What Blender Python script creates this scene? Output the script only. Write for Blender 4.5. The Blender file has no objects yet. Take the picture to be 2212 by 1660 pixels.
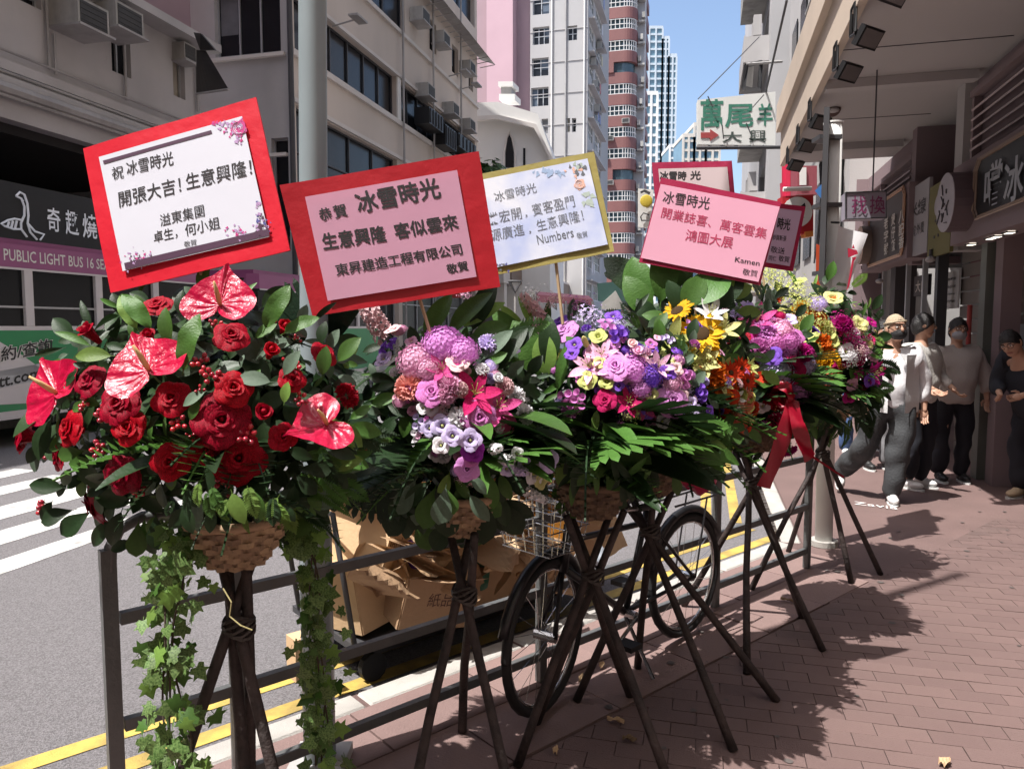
import bpy, bmesh, math, random
from mathutils import Vector, Matrix, Quaternion, noise
random.seed(7)
PI = math.pi
C = bpy.context.scene.collection
scene = bpy.context.scene
# ------------------------------------------------------------------ camera, sky, sun
CAM_H = 1.62
PITCH = math.atan(125 / 1600.0)
cam_d = bpy.data.cameras.new('camera'); cam = bpy.data.objects.new('camera', cam_d); C.objects.link(cam)
cam.location = (0, 0, CAM_H); cam.rotation_euler = (PI / 2 - PITCH, 0, 0)
cam_d.sensor_width = 36.0; cam_d.lens = 36.0 * 1600 / 2212; cam_d.clip_end = 3000; cam_d.clip_start = 0.05
scene.camera = cam
SUNV = (-(D_ := Vector((math.sin(math.radians(14.5)), math.cos(math.radians(14.5)), 0))) * 0.35 - Vector((D_.y, -D_.x, 0)) * 0.35 + Vector((0, 0, 1))).normalized()          # scene -> sun
world = bpy.data.worlds.new('World'); scene.world = world; world.use_nodes = True
wn = world.node_tree.nodes; wl = world.node_tree.links; wn.clear()
wo = wn.new('ShaderNodeOutputWorld'); wb = wn.new('ShaderNodeBackground'); ws = wn.new('ShaderNodeTexSky')
ws.sky_type = 'NISHITA'; ws.sun_disc = False
ws.sun_elevation = math.asin(SUNV.z); ws.sun_rotation = math.atan2(SUNV.x, SUNV.y)
ws.altitude = 50; ws.air_density = 1.0; ws.dust_density = 3.0; ws.ozone_density = 1.6
wb.inputs['Strength'].default_value = 0.155
wl.new(ws.outputs[0], wb.inputs['Color']); wl.new(wb.outputs[0], wo.inputs['Surface'])
sun_d = bpy.data.lights.new('sun', 'SUN'); sun_d.energy = 4.9; sun_d.angle = math.radians(0.5); sun_d.color = (1.0, 0.965, 0.92)
sun = bpy.data.objects.new('sun', sun_d); C.objects.link(sun)
sun.rotation_euler = SUNV.to_track_quat('Z', 'Y').to_euler(); sun.location = (-20, -10, 40)
scene.view_settings.view_transform = 'Standard'; scene.view_settings.look = 'None'
scene.view_settings.exposure = 0.72; scene.view_settings.gamma = 1.0; scene.view_settings.use_curve_mapping = False
scene.render.engine = 'CYCLES'

# ------------------------------------------------------------------ surveying helpers (street axes D along the road, R across it)
def ray(u, v):
    a = (u - 1106) / 1600.0; d = (v - 830) / 1600.0
    return Vector((a, math.cos(PITCH) - d * math.sin(PITCH), -(math.sin(PITCH) + d * math.cos(PITCH))))
EYE = Vector((0, 0, CAM_H))
A0 = math.radians(14.5)
D = Vector((math.sin(A0), math.cos(A0), 0)); R = Vector((math.cos(A0), -math.sin(A0), 0)); Z = Vector((0, 0, 1))
KD = Vector((0.757, 0.654, 0)).normalized(); KN = Vector((-KD.y, KD.x, 0))
def S(s, r, z=0.0): return D * s + R * r + Z * z
def K(a, n, z=0.0): return KD * a + KN * n + Z * z
def P(u, v, y): q = ray(u, v); return EYE + q * (y / q.y)
def G(u, v, z=0.0): q = ray(u, v); return EYE + q * ((z - CAM_H) / q.z)
def hitplane(u, v, o, n): q = ray(u, v); return EYE + q * ((Vector(o) - EYE).dot(n) / q.dot(n))
def onr(u, v, r): p = hitplane(u, v, R * r, R); return p.dot(D), p.z
def ons(u, v, s): p = hitplane(u, v, D * s, D); return p.dot(R), p.z

# ------------------------------------------------------------------ materials
def srgb(h):
    if isinstance(h, str):
        h = h.lstrip('#'); c = [int(h[i:i + 2], 16) / 255 for i in (0, 2, 4)]
    else: c = list(h)
    return tuple(((x / 12.92) if x <= 0.04045 else ((x + 0.055) / 1.055) ** 2.4) for x in c) + (1,)
_M = {}
def mat(name, col, rough=0.6, var=0.12, scale=8.0, bump=0.0, bscale=40.0, spec=0.5, metal=0.0, trans=0.0, col2=None,
        objvar=0.0, emit=None, coat=0.0, dirt=0.0, isl=0.0, detail=4):
    if name in _M: return _M[name]
    m = bpy.data.materials.new(name); m.use_nodes = True; n = m.node_tree.nodes; l = m.node_tree.links
    b = n['Principled BSDF']; out = n['Material Output']
    base = srgb(col) if isinstance(col, str) else tuple(col) + (1,)
    b.inputs['Roughness'].default_value = rough; b.inputs['Metallic'].default_value = metal
    b.inputs['Specular IOR Level'].default_value = spec; b.inputs['Coat Weight'].default_value = coat
    tc = n.new('ShaderNodeTexCoord')
    nz = n.new('ShaderNodeTexNoise'); nz.inputs['Scale'].default_value = scale; nz.inputs['Detail'].default_value = detail
    l.new(tc.outputs['Object'], nz.inputs['Vector'])
    mx = n.new('ShaderNodeMix'); mx.data_type = 'RGBA'
    if col2 is not None:
        c2 = srgb(col2) if isinstance(col2, str) else tuple(col2) + (1,)
        mx.inputs['A'].default_value = base; mx.inputs['B'].default_value = c2
        rp = n.new('ShaderNodeMapRange'); rp.inputs['From Min'].default_value = 0.36; rp.inputs['From Max'].default_value = 0.64
        l.new(nz.outputs['Fac'], rp.inputs['Value']); l.new(rp.outputs['Result'], mx.inputs['Factor'])
    else:
        mx.inputs['A'].default_value = tuple(x * (1 - var) for x in base[:3]) + (1,)
        mx.inputs['B'].default_value = tuple(min(1, x * (1 + var)) for x in base[:3]) + (1,)
        l.new(nz.outputs['Fac'], mx.inputs['Factor'])
    cout = mx.outputs['Result']
    if objvar or isl:
        hs = n.new('ShaderNodeHueSaturation'); l.new(cout, hs.inputs['Color'])
        mr = n.new('ShaderNodeMapRange'); amt = objvar or isl
        mr.inputs['To Min'].default_value = 1 - amt; mr.inputs['To Max'].default_value = 1 + amt
        if objvar:
            oi = n.new('ShaderNodeObjectInfo'); rnd = oi.outputs['Random']
        else:
            ge = n.new('ShaderNodeNewGeometry'); rnd = ge.outputs['Random Per Island']
        if objvar and isl:
            ge = n.new('ShaderNodeNewGeometry'); ad = n.new('ShaderNodeMath'); ad.operation = 'ADD'
            l.new(rnd, ad.inputs[0]); l.new(ge.outputs['Random Per Island'], ad.inputs[1])
            fr = n.new('ShaderNodeMath'); fr.operation = 'FRACT'; l.new(ad.outputs[0], fr.inputs[0]); rnd = fr.outputs[0]
        l.new(rnd, mr.inputs['Value']); l.new(mr.outputs['Result'], hs.inputs['Value'])
        m2 = n.new('ShaderNodeMapRange'); m2.inputs['To Min'].default_value = 0.5 - amt * 0.02; m2.inputs['To Max'].default_value = 0.5 + amt * 0.02
        l.new(rnd, m2.inputs['Value']); l.new(m2.outputs['Result'], hs.inputs['Hue'])
        cout = hs.outputs['Color']
    if dirt:
        d1 = n.new('ShaderNodeTexNoise'); d1.inputs['Scale'].default_value = scale * 0.23; d1.inputs['Detail'].default_value = 6
        mp = n.new('ShaderNodeMapping'); mp.inputs['Scale'].default_value = (1, 1, 0.25)
        l.new(tc.outputs['Object'], mp.inputs['Vector']); l.new(mp.outputs[0], d1.inputs['Vector'])
        r1 = n.new('ShaderNodeMapRange'); r1.inputs['From Min'].default_value = 0.42; r1.inputs['From Max'].default_value = 0.75
        r1.inputs['To Max'].default_value = dirt; l.new(d1.outputs['Fac'], r1.inputs['Value'])
        mm = n.new('ShaderNodeMix'); mm.data_type = 'RGBA'; mm.inputs['B'].default_value = (0.05, 0.045, 0.04, 1)
        l.new(r1.outputs['Result'], mm.inputs['Factor']); l.new(cout, mm.inputs['A']); cout = mm.outputs['Result']
    l.new(cout, b.inputs['Base Color'])
    if bump:
        bn = n.new('ShaderNodeTexNoise'); bn.inputs['Scale'].default_value = bscale; bn.inputs['Detail'].default_value = 5
        l.new(tc.outputs['Object'], bn.inputs['Vector'])
        bp = n.new('ShaderNodeBump'); bp.inputs['Strength'].default_value = bump; bp.inputs['Distance'].default_value = 0.02
        l.new(bn.outputs['Fac'], bp.inputs['Height']); l.new(bp.outputs['Normal'], b.inputs['Normal'])
    if emit:
        b.inputs['Emission Color'].default_value = srgb(emit[0]); b.inputs['Emission Strength'].default_value = emit[1]
    if trans:
        t = n.new('ShaderNodeBsdfTranslucent'); ms = n.new('ShaderNodeMixShader'); ms.inputs[0].default_value = trans
        l.new(cout, t.inputs['Color']); l.new(b.outputs[0], ms.inputs[1]); l.new(t.outputs[0], ms.inputs[2]); l.new(ms.outputs[0], out.inputs['Surface'])
    _M[name] = m; return m

# ------------------------------------------------------------------ mesh builder
ORG = {}
def org(p): return ORG.get(p.name, Vector((0, 0, 0))) if p else Vector((0, 0, 0))
def tag(o, label=None, cat=None, group=None, kind=None):
    if label: o['label'] = label
    if cat: o['category'] = cat
    if group: o['group'] = group
    if kind: o['kind'] = kind
    return o
def empty(name, loc, label=None, cat=None, group=None, parent=None):
    o = bpy.data.objects.new(name, None); C.objects.link(o); o.location = Vector(loc) - org(parent); o.empty_display_size = 0.1
    if parent: o.parent = parent
    ORG[o.name] = Vector(loc); return tag(o, label, cat, group)
class MB:
    def __init__(s): s.v = []; s.f = []; s.mi = []
    def add(s, vs, fs, m=0):
        k = len(s.v); s.v += [Vector(x) for x in vs]; s.f += [tuple(i + k for i in f) for f in fs]; s.mi += [m] * len(fs); return s
    def box(s, c, sz, X=None, Y=None, m=0):
        X = Vector(X).normalized() if X is not None else Vector((1, 0, 0)); 
        if Y is not None: Y = Vector(Y).normalized(); Zz = X.cross(Y).normalized()
        else: Zz = Z.copy(); Y = Zz.cross(X).normalized(); Zz = X.cross(Y).normalized()
        c = Vector(c); hx, hy, hz = X * sz[0] / 2, Y * sz[1] / 2, Zz * sz[2] / 2
        vs = [c + hx * i + hy * j + hz * k for k in (-1, 1) for j in (-1, 1) for i in (-1, 1)]
        return s.add(vs, [(0, 2, 3, 1), (4, 5, 7, 6), (0, 1, 5, 4), (2, 6, 7, 3), (1, 3, 7, 5), (0, 4, 6, 2)], m)
    def srbox(s, s0, s1, r0, r1, z0, z1, m=0):
        return s.box(S((s0 + s1) / 2, (r0 + r1) / 2, (z0 + z1) / 2), (abs(s1 - s0), abs(r1 - r0), abs(z1 - z0)), D, None, m)
    def tube(s, pts, rad, n=8, m=0, caps=True):
        pts = [Vector(p) for p in pts]; rads = rad if isinstance(rad, (list, tuple)) else [rad] * len(pts)
        k = len(s.v); N = len(pts); up = None
        for i, p in enumerate(pts):
            t = (pts[min(i + 1, N - 1)] - pts[max(i - 1, 0)])
            if t.length < 1e-9: t = Vector((0, 0, 1))
            t.normalize()
            if up is None: up = t.orthogonal().normalized()
            up = (up - t * up.dot(t)); up = up.normalized() if up.length > 1e-6 else t.orthogonal().normalized()
            w = t.cross(up)
            for j in range(n):
                a = 2 * PI * j / n; s.v.append(p + (up * math.cos(a) + w * math.sin(a)) * rads[i])
        for i in range(N - 1):
            for j in range(n):
                s.f.append((k + i * n + j, k + i * n + (j + 1) % n, k + (i + 1) * n + (j + 1) % n, k + (i + 1) * n + j)); s.mi.append(m)
        if caps:
            s.f.append(tuple(k + j for j in reversed(range(n)))); s.mi.append(m)
            s.f.append(tuple(k + (N - 1) * n + j for j in range(n))); s.mi.append(m)
        return s
    def ell(s, c, rx, ry=None, rz=None, nu=10, nv=6, m=0, M=None):
        ry = ry or rx; rz = rz or rx; c = Vector(c); k = len(s.v); vs = []
        for i in range(nv + 1):
            th = PI * i / nv
            for j in range(nu):
                ph = 2 * PI * j / nu; q = Vector((rx * math.sin(th) * math.cos(ph), ry * math.sin(th) * math.sin(ph), rz * math.cos(th)))
                vs.append(c + (M @ q if M else q))
        fs = [(i * nu + j, (i + 1) * nu + j, (i + 1) * nu + (j + 1) % nu, i * nu + (j + 1) % nu) for i in range(nv) for j in range(nu)]
        return s.add(vs, fs, m)
    def prism(s, poly, h, m=0):
        """poly: list of 3D points (planar, convex or simple), h: extrusion vector"""
        n = len(poly); h = Vector(h); vs = [Vector(p) for p in poly] + [Vector(p) + h for p in poly]
        fs = [tuple(reversed(range(n))), tuple(range(n, 2 * n))] + [(i, (i + 1) % n, n + (i + 1) % n, n + i) for i in range(n)]
        return s.add(vs, fs, m)
    def grid(s, f, nu, nv, m=0):
        vs = [f(i / nu, j / nv) for j in range(nv + 1) for i in range(nu + 1)]
        fs = [(j * (nu + 1) + i, j * (nu + 1) + i + 1, (j + 1) * (nu + 1) + i + 1, (j + 1) * (nu + 1) + i) for j in range(nv) for i in range(nu)]
        return s.add(vs, fs, m)
    def addmb(s, o, M=None, m=0):
        return s.add([M @ v for v in o.v] if M else o.v, o.f, m)
    def mesh(s, name, mats, smooth=False, o=Vector((0, 0, 0))):
        me = bpy.data.meshes.new(name); me.from_pydata([tuple(v - o) for v in s.v], [], s.f)
        for x in (mats if isinstance(mats, (list, tuple)) else [mats]): me.materials.append(x)
        me.polygons.foreach_set('material_index', s.mi)
        if smooth: me.polygons.foreach_set('use_smooth', [True] * len(s.f))
        me.update(); return me
    def build(s, name, mats, parent=None, smooth=False, label=None, cat=None, group=None, kind=None, fixn=True, at=None):
        oo = Vector(at) if at is not None else org(parent)
        me = s.mesh(name, mats, smooth, oo)
        if fixn:
            bm = bmesh.new(); bm.from_mesh(me); bmesh.ops.recalc_face_normals(bm, faces=bm.faces); bm.to_mesh(me); bm.free()
        ob = bpy.data.objects.new(name, me); C.objects.link(ob)
        if parent: ob.parent = parent
        if at is not None: ob.location = oo - org(parent)
        ORG[ob.name] = oo
        return tag(ob, label, cat, group, kind)
def inst(me, name, M, parent=None, label=None):
    ob = bpy.data.objects.new(name, me); C.objects.link(ob); ob.matrix_local = Matrix.Translation(-org(parent)) @ M
    if parent: ob.parent = parent
    ORG[ob.name] = org(parent) if parent else Vector((0, 0, 0))
    if label: ob['label'] = label
    return ob
def structure(mb, name, mats, **k): return mb.build(name, mats, kind='structure', **k)
def frame(zax, spin=0.0, up=Z):
    zax = Vector(zax).normalized(); x = Vector(up).cross(zax)
    x = x.normalized() if x.length > 1e-4 else zax.orthogonal().normalized()
    y = zax.cross(x); c, s_ = math.cos(spin), math.sin(spin)
    x2 = x * c + y * s_; y2 = -x * s_ + y * c
    return Matrix((x2, y2, zax)).transposed()
def TRS(loc, M3, sc=1.0):
    s3 = Matrix.Diagonal(Vector((sc, sc, sc))) if not isinstance(sc, (tuple, list)) else Matrix.Diagonal(Vector(sc))
    return Matrix.Translation(Vector(loc)) @ (M3 @ s3).to_4x4()

# ------------------------------------------------------------------ lettering
def text_geo(t, bold=0.0, res=2):
    cu = bpy.data.curves.new('txt', 'FONT'); cu.body = t; cu.size = 1.0; cu.resolution_u = res; cu.offset = bold
    ob = bpy.data.objects.new('txt', cu); C.objects.link(ob)
    dg = bpy.context.evaluated_depsgraph_get(); me = bpy.data.meshes.new_from_object(ob.evaluated_get(dg))
    vs = [v.co.copy() for v in me.vertices]; fs = [tuple(p.vertices) for p in me.polygons]
    bpy.data.objects.remove(ob); bpy.data.meshes.remove(me); bpy.data.curves.remove(cu)
    if not vs: return [], [], 1, 1
    x0 = min(v.x for v in vs); x1 = max(v.x for v in vs); y0 = min(v.y for v in vs); y1 = max(v.y for v in vs)
    return [(v.x - x0, v.y - y0) for v in vs], fs, x1 - x0, y1 - y0
def lettering(t, m, mapf, w, h, parent, name='lettering', bold=0.0, **k):
    """text stretched to w x h in the (x, y) plane of mapf"""
    vs, fs, W, H = text_geo(t, bold)
    mb = MB(); mb.add([mapf(x / W * w, y / H * h) for x, y in vs], fs)
    return mb.build(name, m, parent, fixn=False, **k)
def planemap(o, X, Y):
    o = Vector(o); X = Vector(X); Y = Vector(Y)
    return lambda x, y: o + X * x + Y * y

# ------------------------------------------------------------------ facade with real openings
def facade(mb, O, X, W, H, holes, depth=0.22, inward=None, m=0):
    """wall in plane O + X*x + Z*z with openings (x0,z0,x1,z1); reveals go inward"""
    O = Vector(O); X = Vector(X).normalized(); N = inward
    xs = sorted({0.0, W} | {min(max(h[i], 0), W) for h in holes for i in (0, 2)}); zs = sorted({0.0, H} | {min(max(h[i], 0), H) for h in holes for i in (1, 3)})
    p = lambda x, z, d=0: O + X * x + Z * z + N * d
    for i in range(len(xs) - 1):
        for j in range(len(zs) - 1):
            cx = (xs[i] + xs[i + 1]) / 2; cz = (zs[j] + zs[j + 1]) / 2
            if any(h[0] < cx < h[2] and h[1] < cz < h[3] for h in holes): continue
            mb.add([p(xs[i], zs[j]), p(xs[i + 1], zs[j]), p(xs[i + 1], zs[j + 1]), p(xs[i], zs[j + 1])], [(0, 1, 2, 3)], m)
    for (a, b, c, d) in [h[:4] for h in holes]:
        a = max(a, 0); b = max(b, 0); c = min(c, W); d = min(d, H)
        q = [(a, b), (c, b), (c, d), (a, d)]
        for i in range(4):
            e, f = q[i], q[(i + 1) % 4]
            mb.add([p(*e), p(*f), p(f[0], f[1], depth), p(e[0], e[1], depth)], [(0, 1, 2, 3)], m)
def window(O, X, N, hole, parent, mf, mg, depth=0.2, nx=2, nz=1, t=0.05, name='window', curtain=None):
    """window frame (part) with a pane (sub-part) set back in the opening"""
    a, b, c, d = hole[:4]; O = Vector(O); X = Vector(X).normalized(); p = lambda x, z, k=0: O + X * x + Z * z + N * k
    f = MB(); dd = depth - 0.03
    for z in (b + t / 2, d - t / 2): f.box(p((a + c) / 2, z, dd), (c - a - 0.004, 0.06, t), X)
    for i in range(nx + 1):
        x = a + t / 2 + (c - a - t) * i / nx; f.box(p(x, (b + d) / 2, dd), (t, 0.056, d - b - 2 * t), X)
    for j in range(1, nz):
        z = b + (d - b) * j / nz; f.box(p((a + c) / 2, z, dd), (c - a - 2 * t, 0.05, t * 0.8), X)
    w = f.build(name, mf, parent)
    g = MB(); g.box(p((a + c) / 2, (b + d) / 2, depth + 0.02), (c - a - 0.004, 0.012, d - b - 0.004), X); g.build('pane', mg, w)
    if random.random() < .55 and (c - a) < 8:
        q = MB(); cw = (c - a) / nx; k = random.randrange(nx); dz = random.choice((0, 0, .35)) * (d - b)
        q.box(p(a + cw * (k + .5), (b + d + dz) / 2, depth + 0.011), (cw * .8, 0.004, d - b - dz - 2 * t), X); q.build('curtain', random.choice((m_cur1, m_cur2, m_cur3)), w)
    return w
m_cur1 = mat('curtain_grey', (0.16, 0.16, 0.17), 0.8, 0.3, 3); m_cur2 = mat('curtain_cream', (0.3, 0.27, 0.22), 0.8, 0.3, 3); m_cur3 = mat('curtain_blue', (0.09, 0.12, 0.16), 0.8, 0.3, 3)
def clip_poly(poly, f):
    out = []; n = len(poly)
    for i in range(n):
        a, b = poly[i], poly[(i + 1) % n]; fa, fb = f(a), f(b)
        if fa <= 0: out.append(a)
        if (fa < 0 < fb) or (fb < 0 < fa): t = fa / (fa - fb); out.append(a + (b - a) * t)
    return out
# ================================================================== MATERIALS (setting)
m_asph = mat('asphalt', (0.29, 0.275, 0.285), 0.85, 0.3, 120.0, 0.9, 260, col2=(0.15, 0.14, 0.145), dirt=0.0, detail=9)
m_white = mat('road_paint', (0.70, 0.69, 0.66), 0.7, 0.2, 30, 0.3, 120, dirt=0.75)
m_yellow = mat('yellow_paint', (0.5, 0.35, 0.08), 0.7, 0.25, 26, 0.3, 120, dirt=0.7)
m_brick = mat('pink_paver', (0.155, 0.098, 0.09), 0.85, 0.25, 3.5, 0.35, 160, objvar=0.07, isl=0.07, dirt=0.45)
m_slab = mat('pink_flag', (0.22, 0.145, 0.132), 0.85, 0.2, 4, 0.3, 120, objvar=0.12, dirt=0.2)
m_mortar = mat('paver_joint', (0.115, 0.073, 0.067), 0.95, 0.3, 20, 0.5, 90)
m_kerb = mat('granite_kerb', (0.42, 0.4, 0.37), 0.8, 0.2, 9, 0.4, 200, objvar=0.08, dirt=0.3)
m_conc = mat('grey_render', (0.47, 0.455, 0.45), 0.85, 0.15, 0.9, 0.15, 40, dirt=0.55)
m_concl = mat('pale_grey_render', (0.44, 0.435, 0.44), 0.85, 0.12, 0.6, 0.1, 40, dirt=0.4)
m_beige = mat('beige_render', (0.64, 0.56, 0.49), 0.8, 0.1, 0.5, 0.1, 30, dirt=0.4)
m_beige2 = mat('pale_band_render', (0.66, 0.62, 0.58), 0.8, 0.1, 0.5, 0.1, 30, dirt=0.3)
m_pink = mat('mauve_render', (0.50, 0.33, 0.37), 0.8, 0.1, 0.4, 0.1, 30, dirt=0.2)
m_pinkd = mat('dull_mauve_render', (0.36, 0.25, 0.275), 0.8, 0.15, 0.5, 0.1, 30, dirt=0.35)
m_grt = mat('tower_render', (0.42, 0.41, 0.405), 0.8, 0.1, 0.3, 0.05, 30, dirt=0.3)
m_red = mat('red_brown_tile', (0.21, 0.085, 0.078), 0.6, 0.15, 0.5, 0.05, 30, dirt=0.3)
m_wht = mat('white_render', (0.72, 0.71, 0.68), 0.75, 0.06, 0.8, 0.05, 30, dirt=0.15)
m_glass = mat('dark_glass', (0.012, 0.013, 0.016), 0.22, 0.4, 1.5, spec=0.28, dirt=0)
m_glassb = mat('blue_glass', (0.05, 0.085, 0.1), 0.1, 0.4, 1.5, spec=0.8)
m_alu = mat('aluminium_frame', (0.42, 0.43, 0.44), 0.45, 0.1, 6, metal=0.3)
m_alud = mat('dark_frame', (0.05, 0.05, 0.055), 0.5, 0.2, 6)
m_black = mat('black_paint', (0.012, 0.012, 0.013), 0.45, 0.3, 8)
m_pipe = mat('grey_pipe', (0.38, 0.37, 0.36), 0.6, 0.2, 5, dirt=0.4)
m_ac = mat('ac_casing', (0.42, 0.41, 0.38), 0.6, 0.15, 9, dirt=0.5, objvar=0.15)
m_acd = mat('ac_grille', (0.05, 0.05, 0.05), 0.7, 0.3, 30)
m_soffit = mat('soffit_paint', (0.40, 0.375, 0.37), 0.85, 0.08, 0.8, 0.05, 30, dirt=0.15)
m_fascia = mat('fascia_stone', (0.56, 0.46, 0.37), 0.7, 0.1, 1.5, 0.1, 40, dirt=0.25)
m_mauve = mat('shop_mauve', (0.22, 0.16, 0.168), 0.75, 0.12, 1.2, 0.05, 30, dirt=0.2)
m_maroon = mat('maroon_wall', (0.17, 0.05, 0.065), 0.7, 0.15, 1.5, 0.05, 30)
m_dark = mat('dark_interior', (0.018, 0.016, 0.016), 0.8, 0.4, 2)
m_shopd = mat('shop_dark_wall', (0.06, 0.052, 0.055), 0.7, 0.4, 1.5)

# ================================================================== GROUND, ROAD, KERB
g = MB(); g.add([(-900, -900, -0.20), (900, -900, -0.20), (900, 1500, -0.20), (-900, 1500, -0.20)], [(0, 1, 2, 3)])
structure(g, 'ground', m_asph)
r = MB(); r.add([S(-60, -60, -0.13), S(-60, 14, -0.13), S(700, 14, -0.13), S(700, -60, -0.13)], [(0, 1, 2, 3)])
structure(r, 'road', m_asph)
KN0 = 2.862                                            # kerb face, diagonal part
def kr(rr): return (rr - R.dot(KN) * KN0) / R.dot(KD)   # a at which diagonal kerb reaches r = rr
a_c = kr(0.6); CORN = K(a_c, KN0)
def inside(p): return max(p.dot(KN) - KN0, 0.6 - p.dot(R) if p.dot(D) > CORN.dot(D) else -1)
# pavement body
s_c = CORN.dot(D)
pv = MB()
A_ = K(-9, KN0); B_ = CORN; C_ = S(140, 0.6); D_ = S(140, 12); E_ = S(-12, 12); F_ = K(-9, -9)
pv.prism([v + Z * (-0.192) for v in (F_, E_, D_, C_, B_, A_)], (0, 0, 0.18))
pave = structure(pv, 'pavement', m_mortar)
# kerbstones
kst = MB(); kst.box((0, 0, 0), (0.88, 0.14, 0.2)); 
bmk = bmesh.new(); mk_ = kst.mesh('kerbstone', m_kerb); bmk.from_mesh(mk_); bmesh.ops.bevel(bmk, geom=bmk.edges[:], offset=0.012, segments=1, affect='EDGES'); bmk.to_mesh(mk_); bmk.free()
n_ = int((a_c + 5) / 0.9)
for i in range(n_):
    a = a_c - 0.5 - i * 0.9
    inst(mk_, 'kerbstone', TRS(K(a, KN0 - 0.07, -0.1 + random.uniform(-.003, .003)), Matrix((KD, KN, Z)).transposed()), pave)
for i in range(24):
    inst(mk_, 'kerbstone', TRS(S(s_c + 0.4 + i * 0.9, 0.67, -0.1), Matrix((D, -R, Z)).transposed()), pave)
# large flags beside the kerb
fl = MB(); fl.box((0, 0, 0), (0.592, 0.352, 0.04)); mfl = fl.mesh('paving_flag', m_slab)
for i in range(16):
    for j in range(2):
        a = a_c - 0.45 - i * 0.6 - (0.3 if j else 0)
        if K(a, 2.4).dot(R) > 2.6: continue
        inst(mfl, 'paving_flag', TRS(K(a, 2.54 - 0.36 * j, -0.021 + random.uniform(-.0025, .0015)), Matrix((KD, KN, Z)).transposed() @ Matrix.Rotation(random.uniform(-.01, .01), 3, 'Y')), pave)
# pavers, 200 x 100 in running bond along D
bw, bl, gp = 0.1, 0.2, 0.0035
bk = MB(); bk.box((0, 0, 0), (bl - gp, bw - gp, 0.05)); mbk = bk.mesh('brick', m_brick)
cand = []
lim = lambda p: p.dot(KN) - 1.985
for j in range(-42, 32):
    for i in range(-4, 70):
        s0 = i * bw; r0 = j * bl + (bl / 2 if i % 2 else 0)
        poly = [S(s0 + gp / 2, r0 + gp / 2), S(s0 + gp / 2, r0 + bl - gp / 2), S(s0 + bw - gp / 2, r0 + bl - gp / 2), S(s0 + bw - gp / 2, r0 + gp / 2)]
        if max(p.dot(R) for p in poly) > 2.8 or min(p.y for p in poly) < 0.6: continue
        if min(lim(p) for p in poly) > -0.02: continue
        cut = max(lim(p) for p in poly) > 0
        if cut: poly = clip_poly(poly, lim)
        if len(poly) < 3: continue
        ctr = sum(poly, Vector()) / len(poly); y = ctr.y
        vis = y > 2.45 and abs(ctr.x) < y * 0.72
        cand.append((0 if vis else 1, y, cut, poly, ctr))
cand.sort(key=lambda c: (c[0], c[1]))
rest = MB()
for q, (nv, y, cut, poly, ctr) in enumerate(cand):
    dz = random.uniform(-.0015, .001)
    if q < 298 and not cut:
        inst(mbk, 'brick', TRS(ctr + Z * (-0.025 + dz), Matrix((R, -D, Z)).transposed() @ Matrix.Rotation(random.uniform(-.008, .008), 3, 'X')), pave)
    elif len(poly) >= 3:
        rest.prism([p + Z * (-0.03 + dz) for p in poly], (0, 0, 0.03))
m_brick2 = m_brick
rest.build('brick_paving', m_brick2, pave, kind='stuff')
# far pavement sheet beyond the last pavers
fp = MB(); fp.add([S(7.0, 0.75, -0.004), S(7.0, 12, -0.004), S(140, 12, -0.004), S(140, 0.75, -0.004)], [(0, 1, 2, 3)])
fp.add([S(-8, 2.8, -0.004), S(-8, 12, -0.004), S(6.998, 12, -0.004), S(6.998, 2.8, -0.004)], [(0, 1, 2, 3)])
pp = [S(2, 0.75), S(6.998, 0.75), S(6.998, 2.8), S(2, 2.8)]; pp = clip_poly(pp, lambda p: 1.99 - p.dot(KN)); fp.add([p - Z * 0.004 for p in pp], [tuple(range(len(pp)))])
fp.build('far_paving', mat('far_paver', (0.155, 0.098, 0.09), 0.85, 0.25, 2.0, 0.3, 60, dirt=0.25), pave)
# scrawled white chalk word on the pavement
lettering('Zavia', mat('chalk', (0.7, 0.68, 0.66), 0.9, 0.2, 30), planemap(G(1845, 1088, 0.004), (G(1925, 1098, 0) - G(1845, 1088, 0)).normalized(), (G(1845, 1070, 0) - G(1845, 1090, 0)).normalized()), 0.36, 0.12, None, 'pavement_marking', kind='structure')
# chewing-gum spots and stains trodden into the pavers
rs_ = random.Random(2); gm_ = MB()
for i in range(150):
    s_, r_ = rs_.uniform(1.8, 9.5), rs_.uniform(-.6, 2.8)
    if inside(S(s_, r_)) > -.3: continue
    c = S(s_, r_, .0042); q = rs_.uniform(.006, .022); gm_.add([c + Vector((q * math.cos(a) * rs_.uniform(.7, 1.2), q * math.sin(a) * rs_.uniform(.7, 1.2), 0)) for a in [i_ * PI / 4 for i_ in range(8)]], [tuple(range(8))])
gm_.build('gum_spots', mat('gum', (0.09, 0.075, 0.07), 0.8, .3, 9), pave, kind='stuff', fixn=False)
# zebra bars and double yellow
z = MB()
for r0, r1, s0, s1 in [(-5.08, -4.79, 1.2, 6.3), (-5.82, -5.44, 1.2, 6.5), (-6.6, -6.16, 1.2, 6.8), (-7.42, -7.06, 1.2, 7.0), (-8.2, -7.85, 1.2, 7.2), (-9.0, -8.6, 1.2, 7.4)]:
    nn = 14
    for i in range(nn):
        a = s0 + (s1 - s0) * i / nn; b = s0 + (s1 - s0) * (i + 1) / nn
        z.add([S(a, r0, -0.126), S(a, r1, -0.126), S(b, r1, -0.126), S(b, r0, -0.126)], [(0, 1, 2, 3)])
structure(z, 'zebra_crossing', m_white)
z = MB()
for n0 in (3.10, 3.37):
    z.add([K(-8, n0, -0.126), K(a_c + 0.5, n0, -0.126), K(a_c + 0.5, n0 + 0.1, -0.126), K(-8, n0 + 0.1, -0.126)], [(0, 1, 2, 3)])
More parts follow.
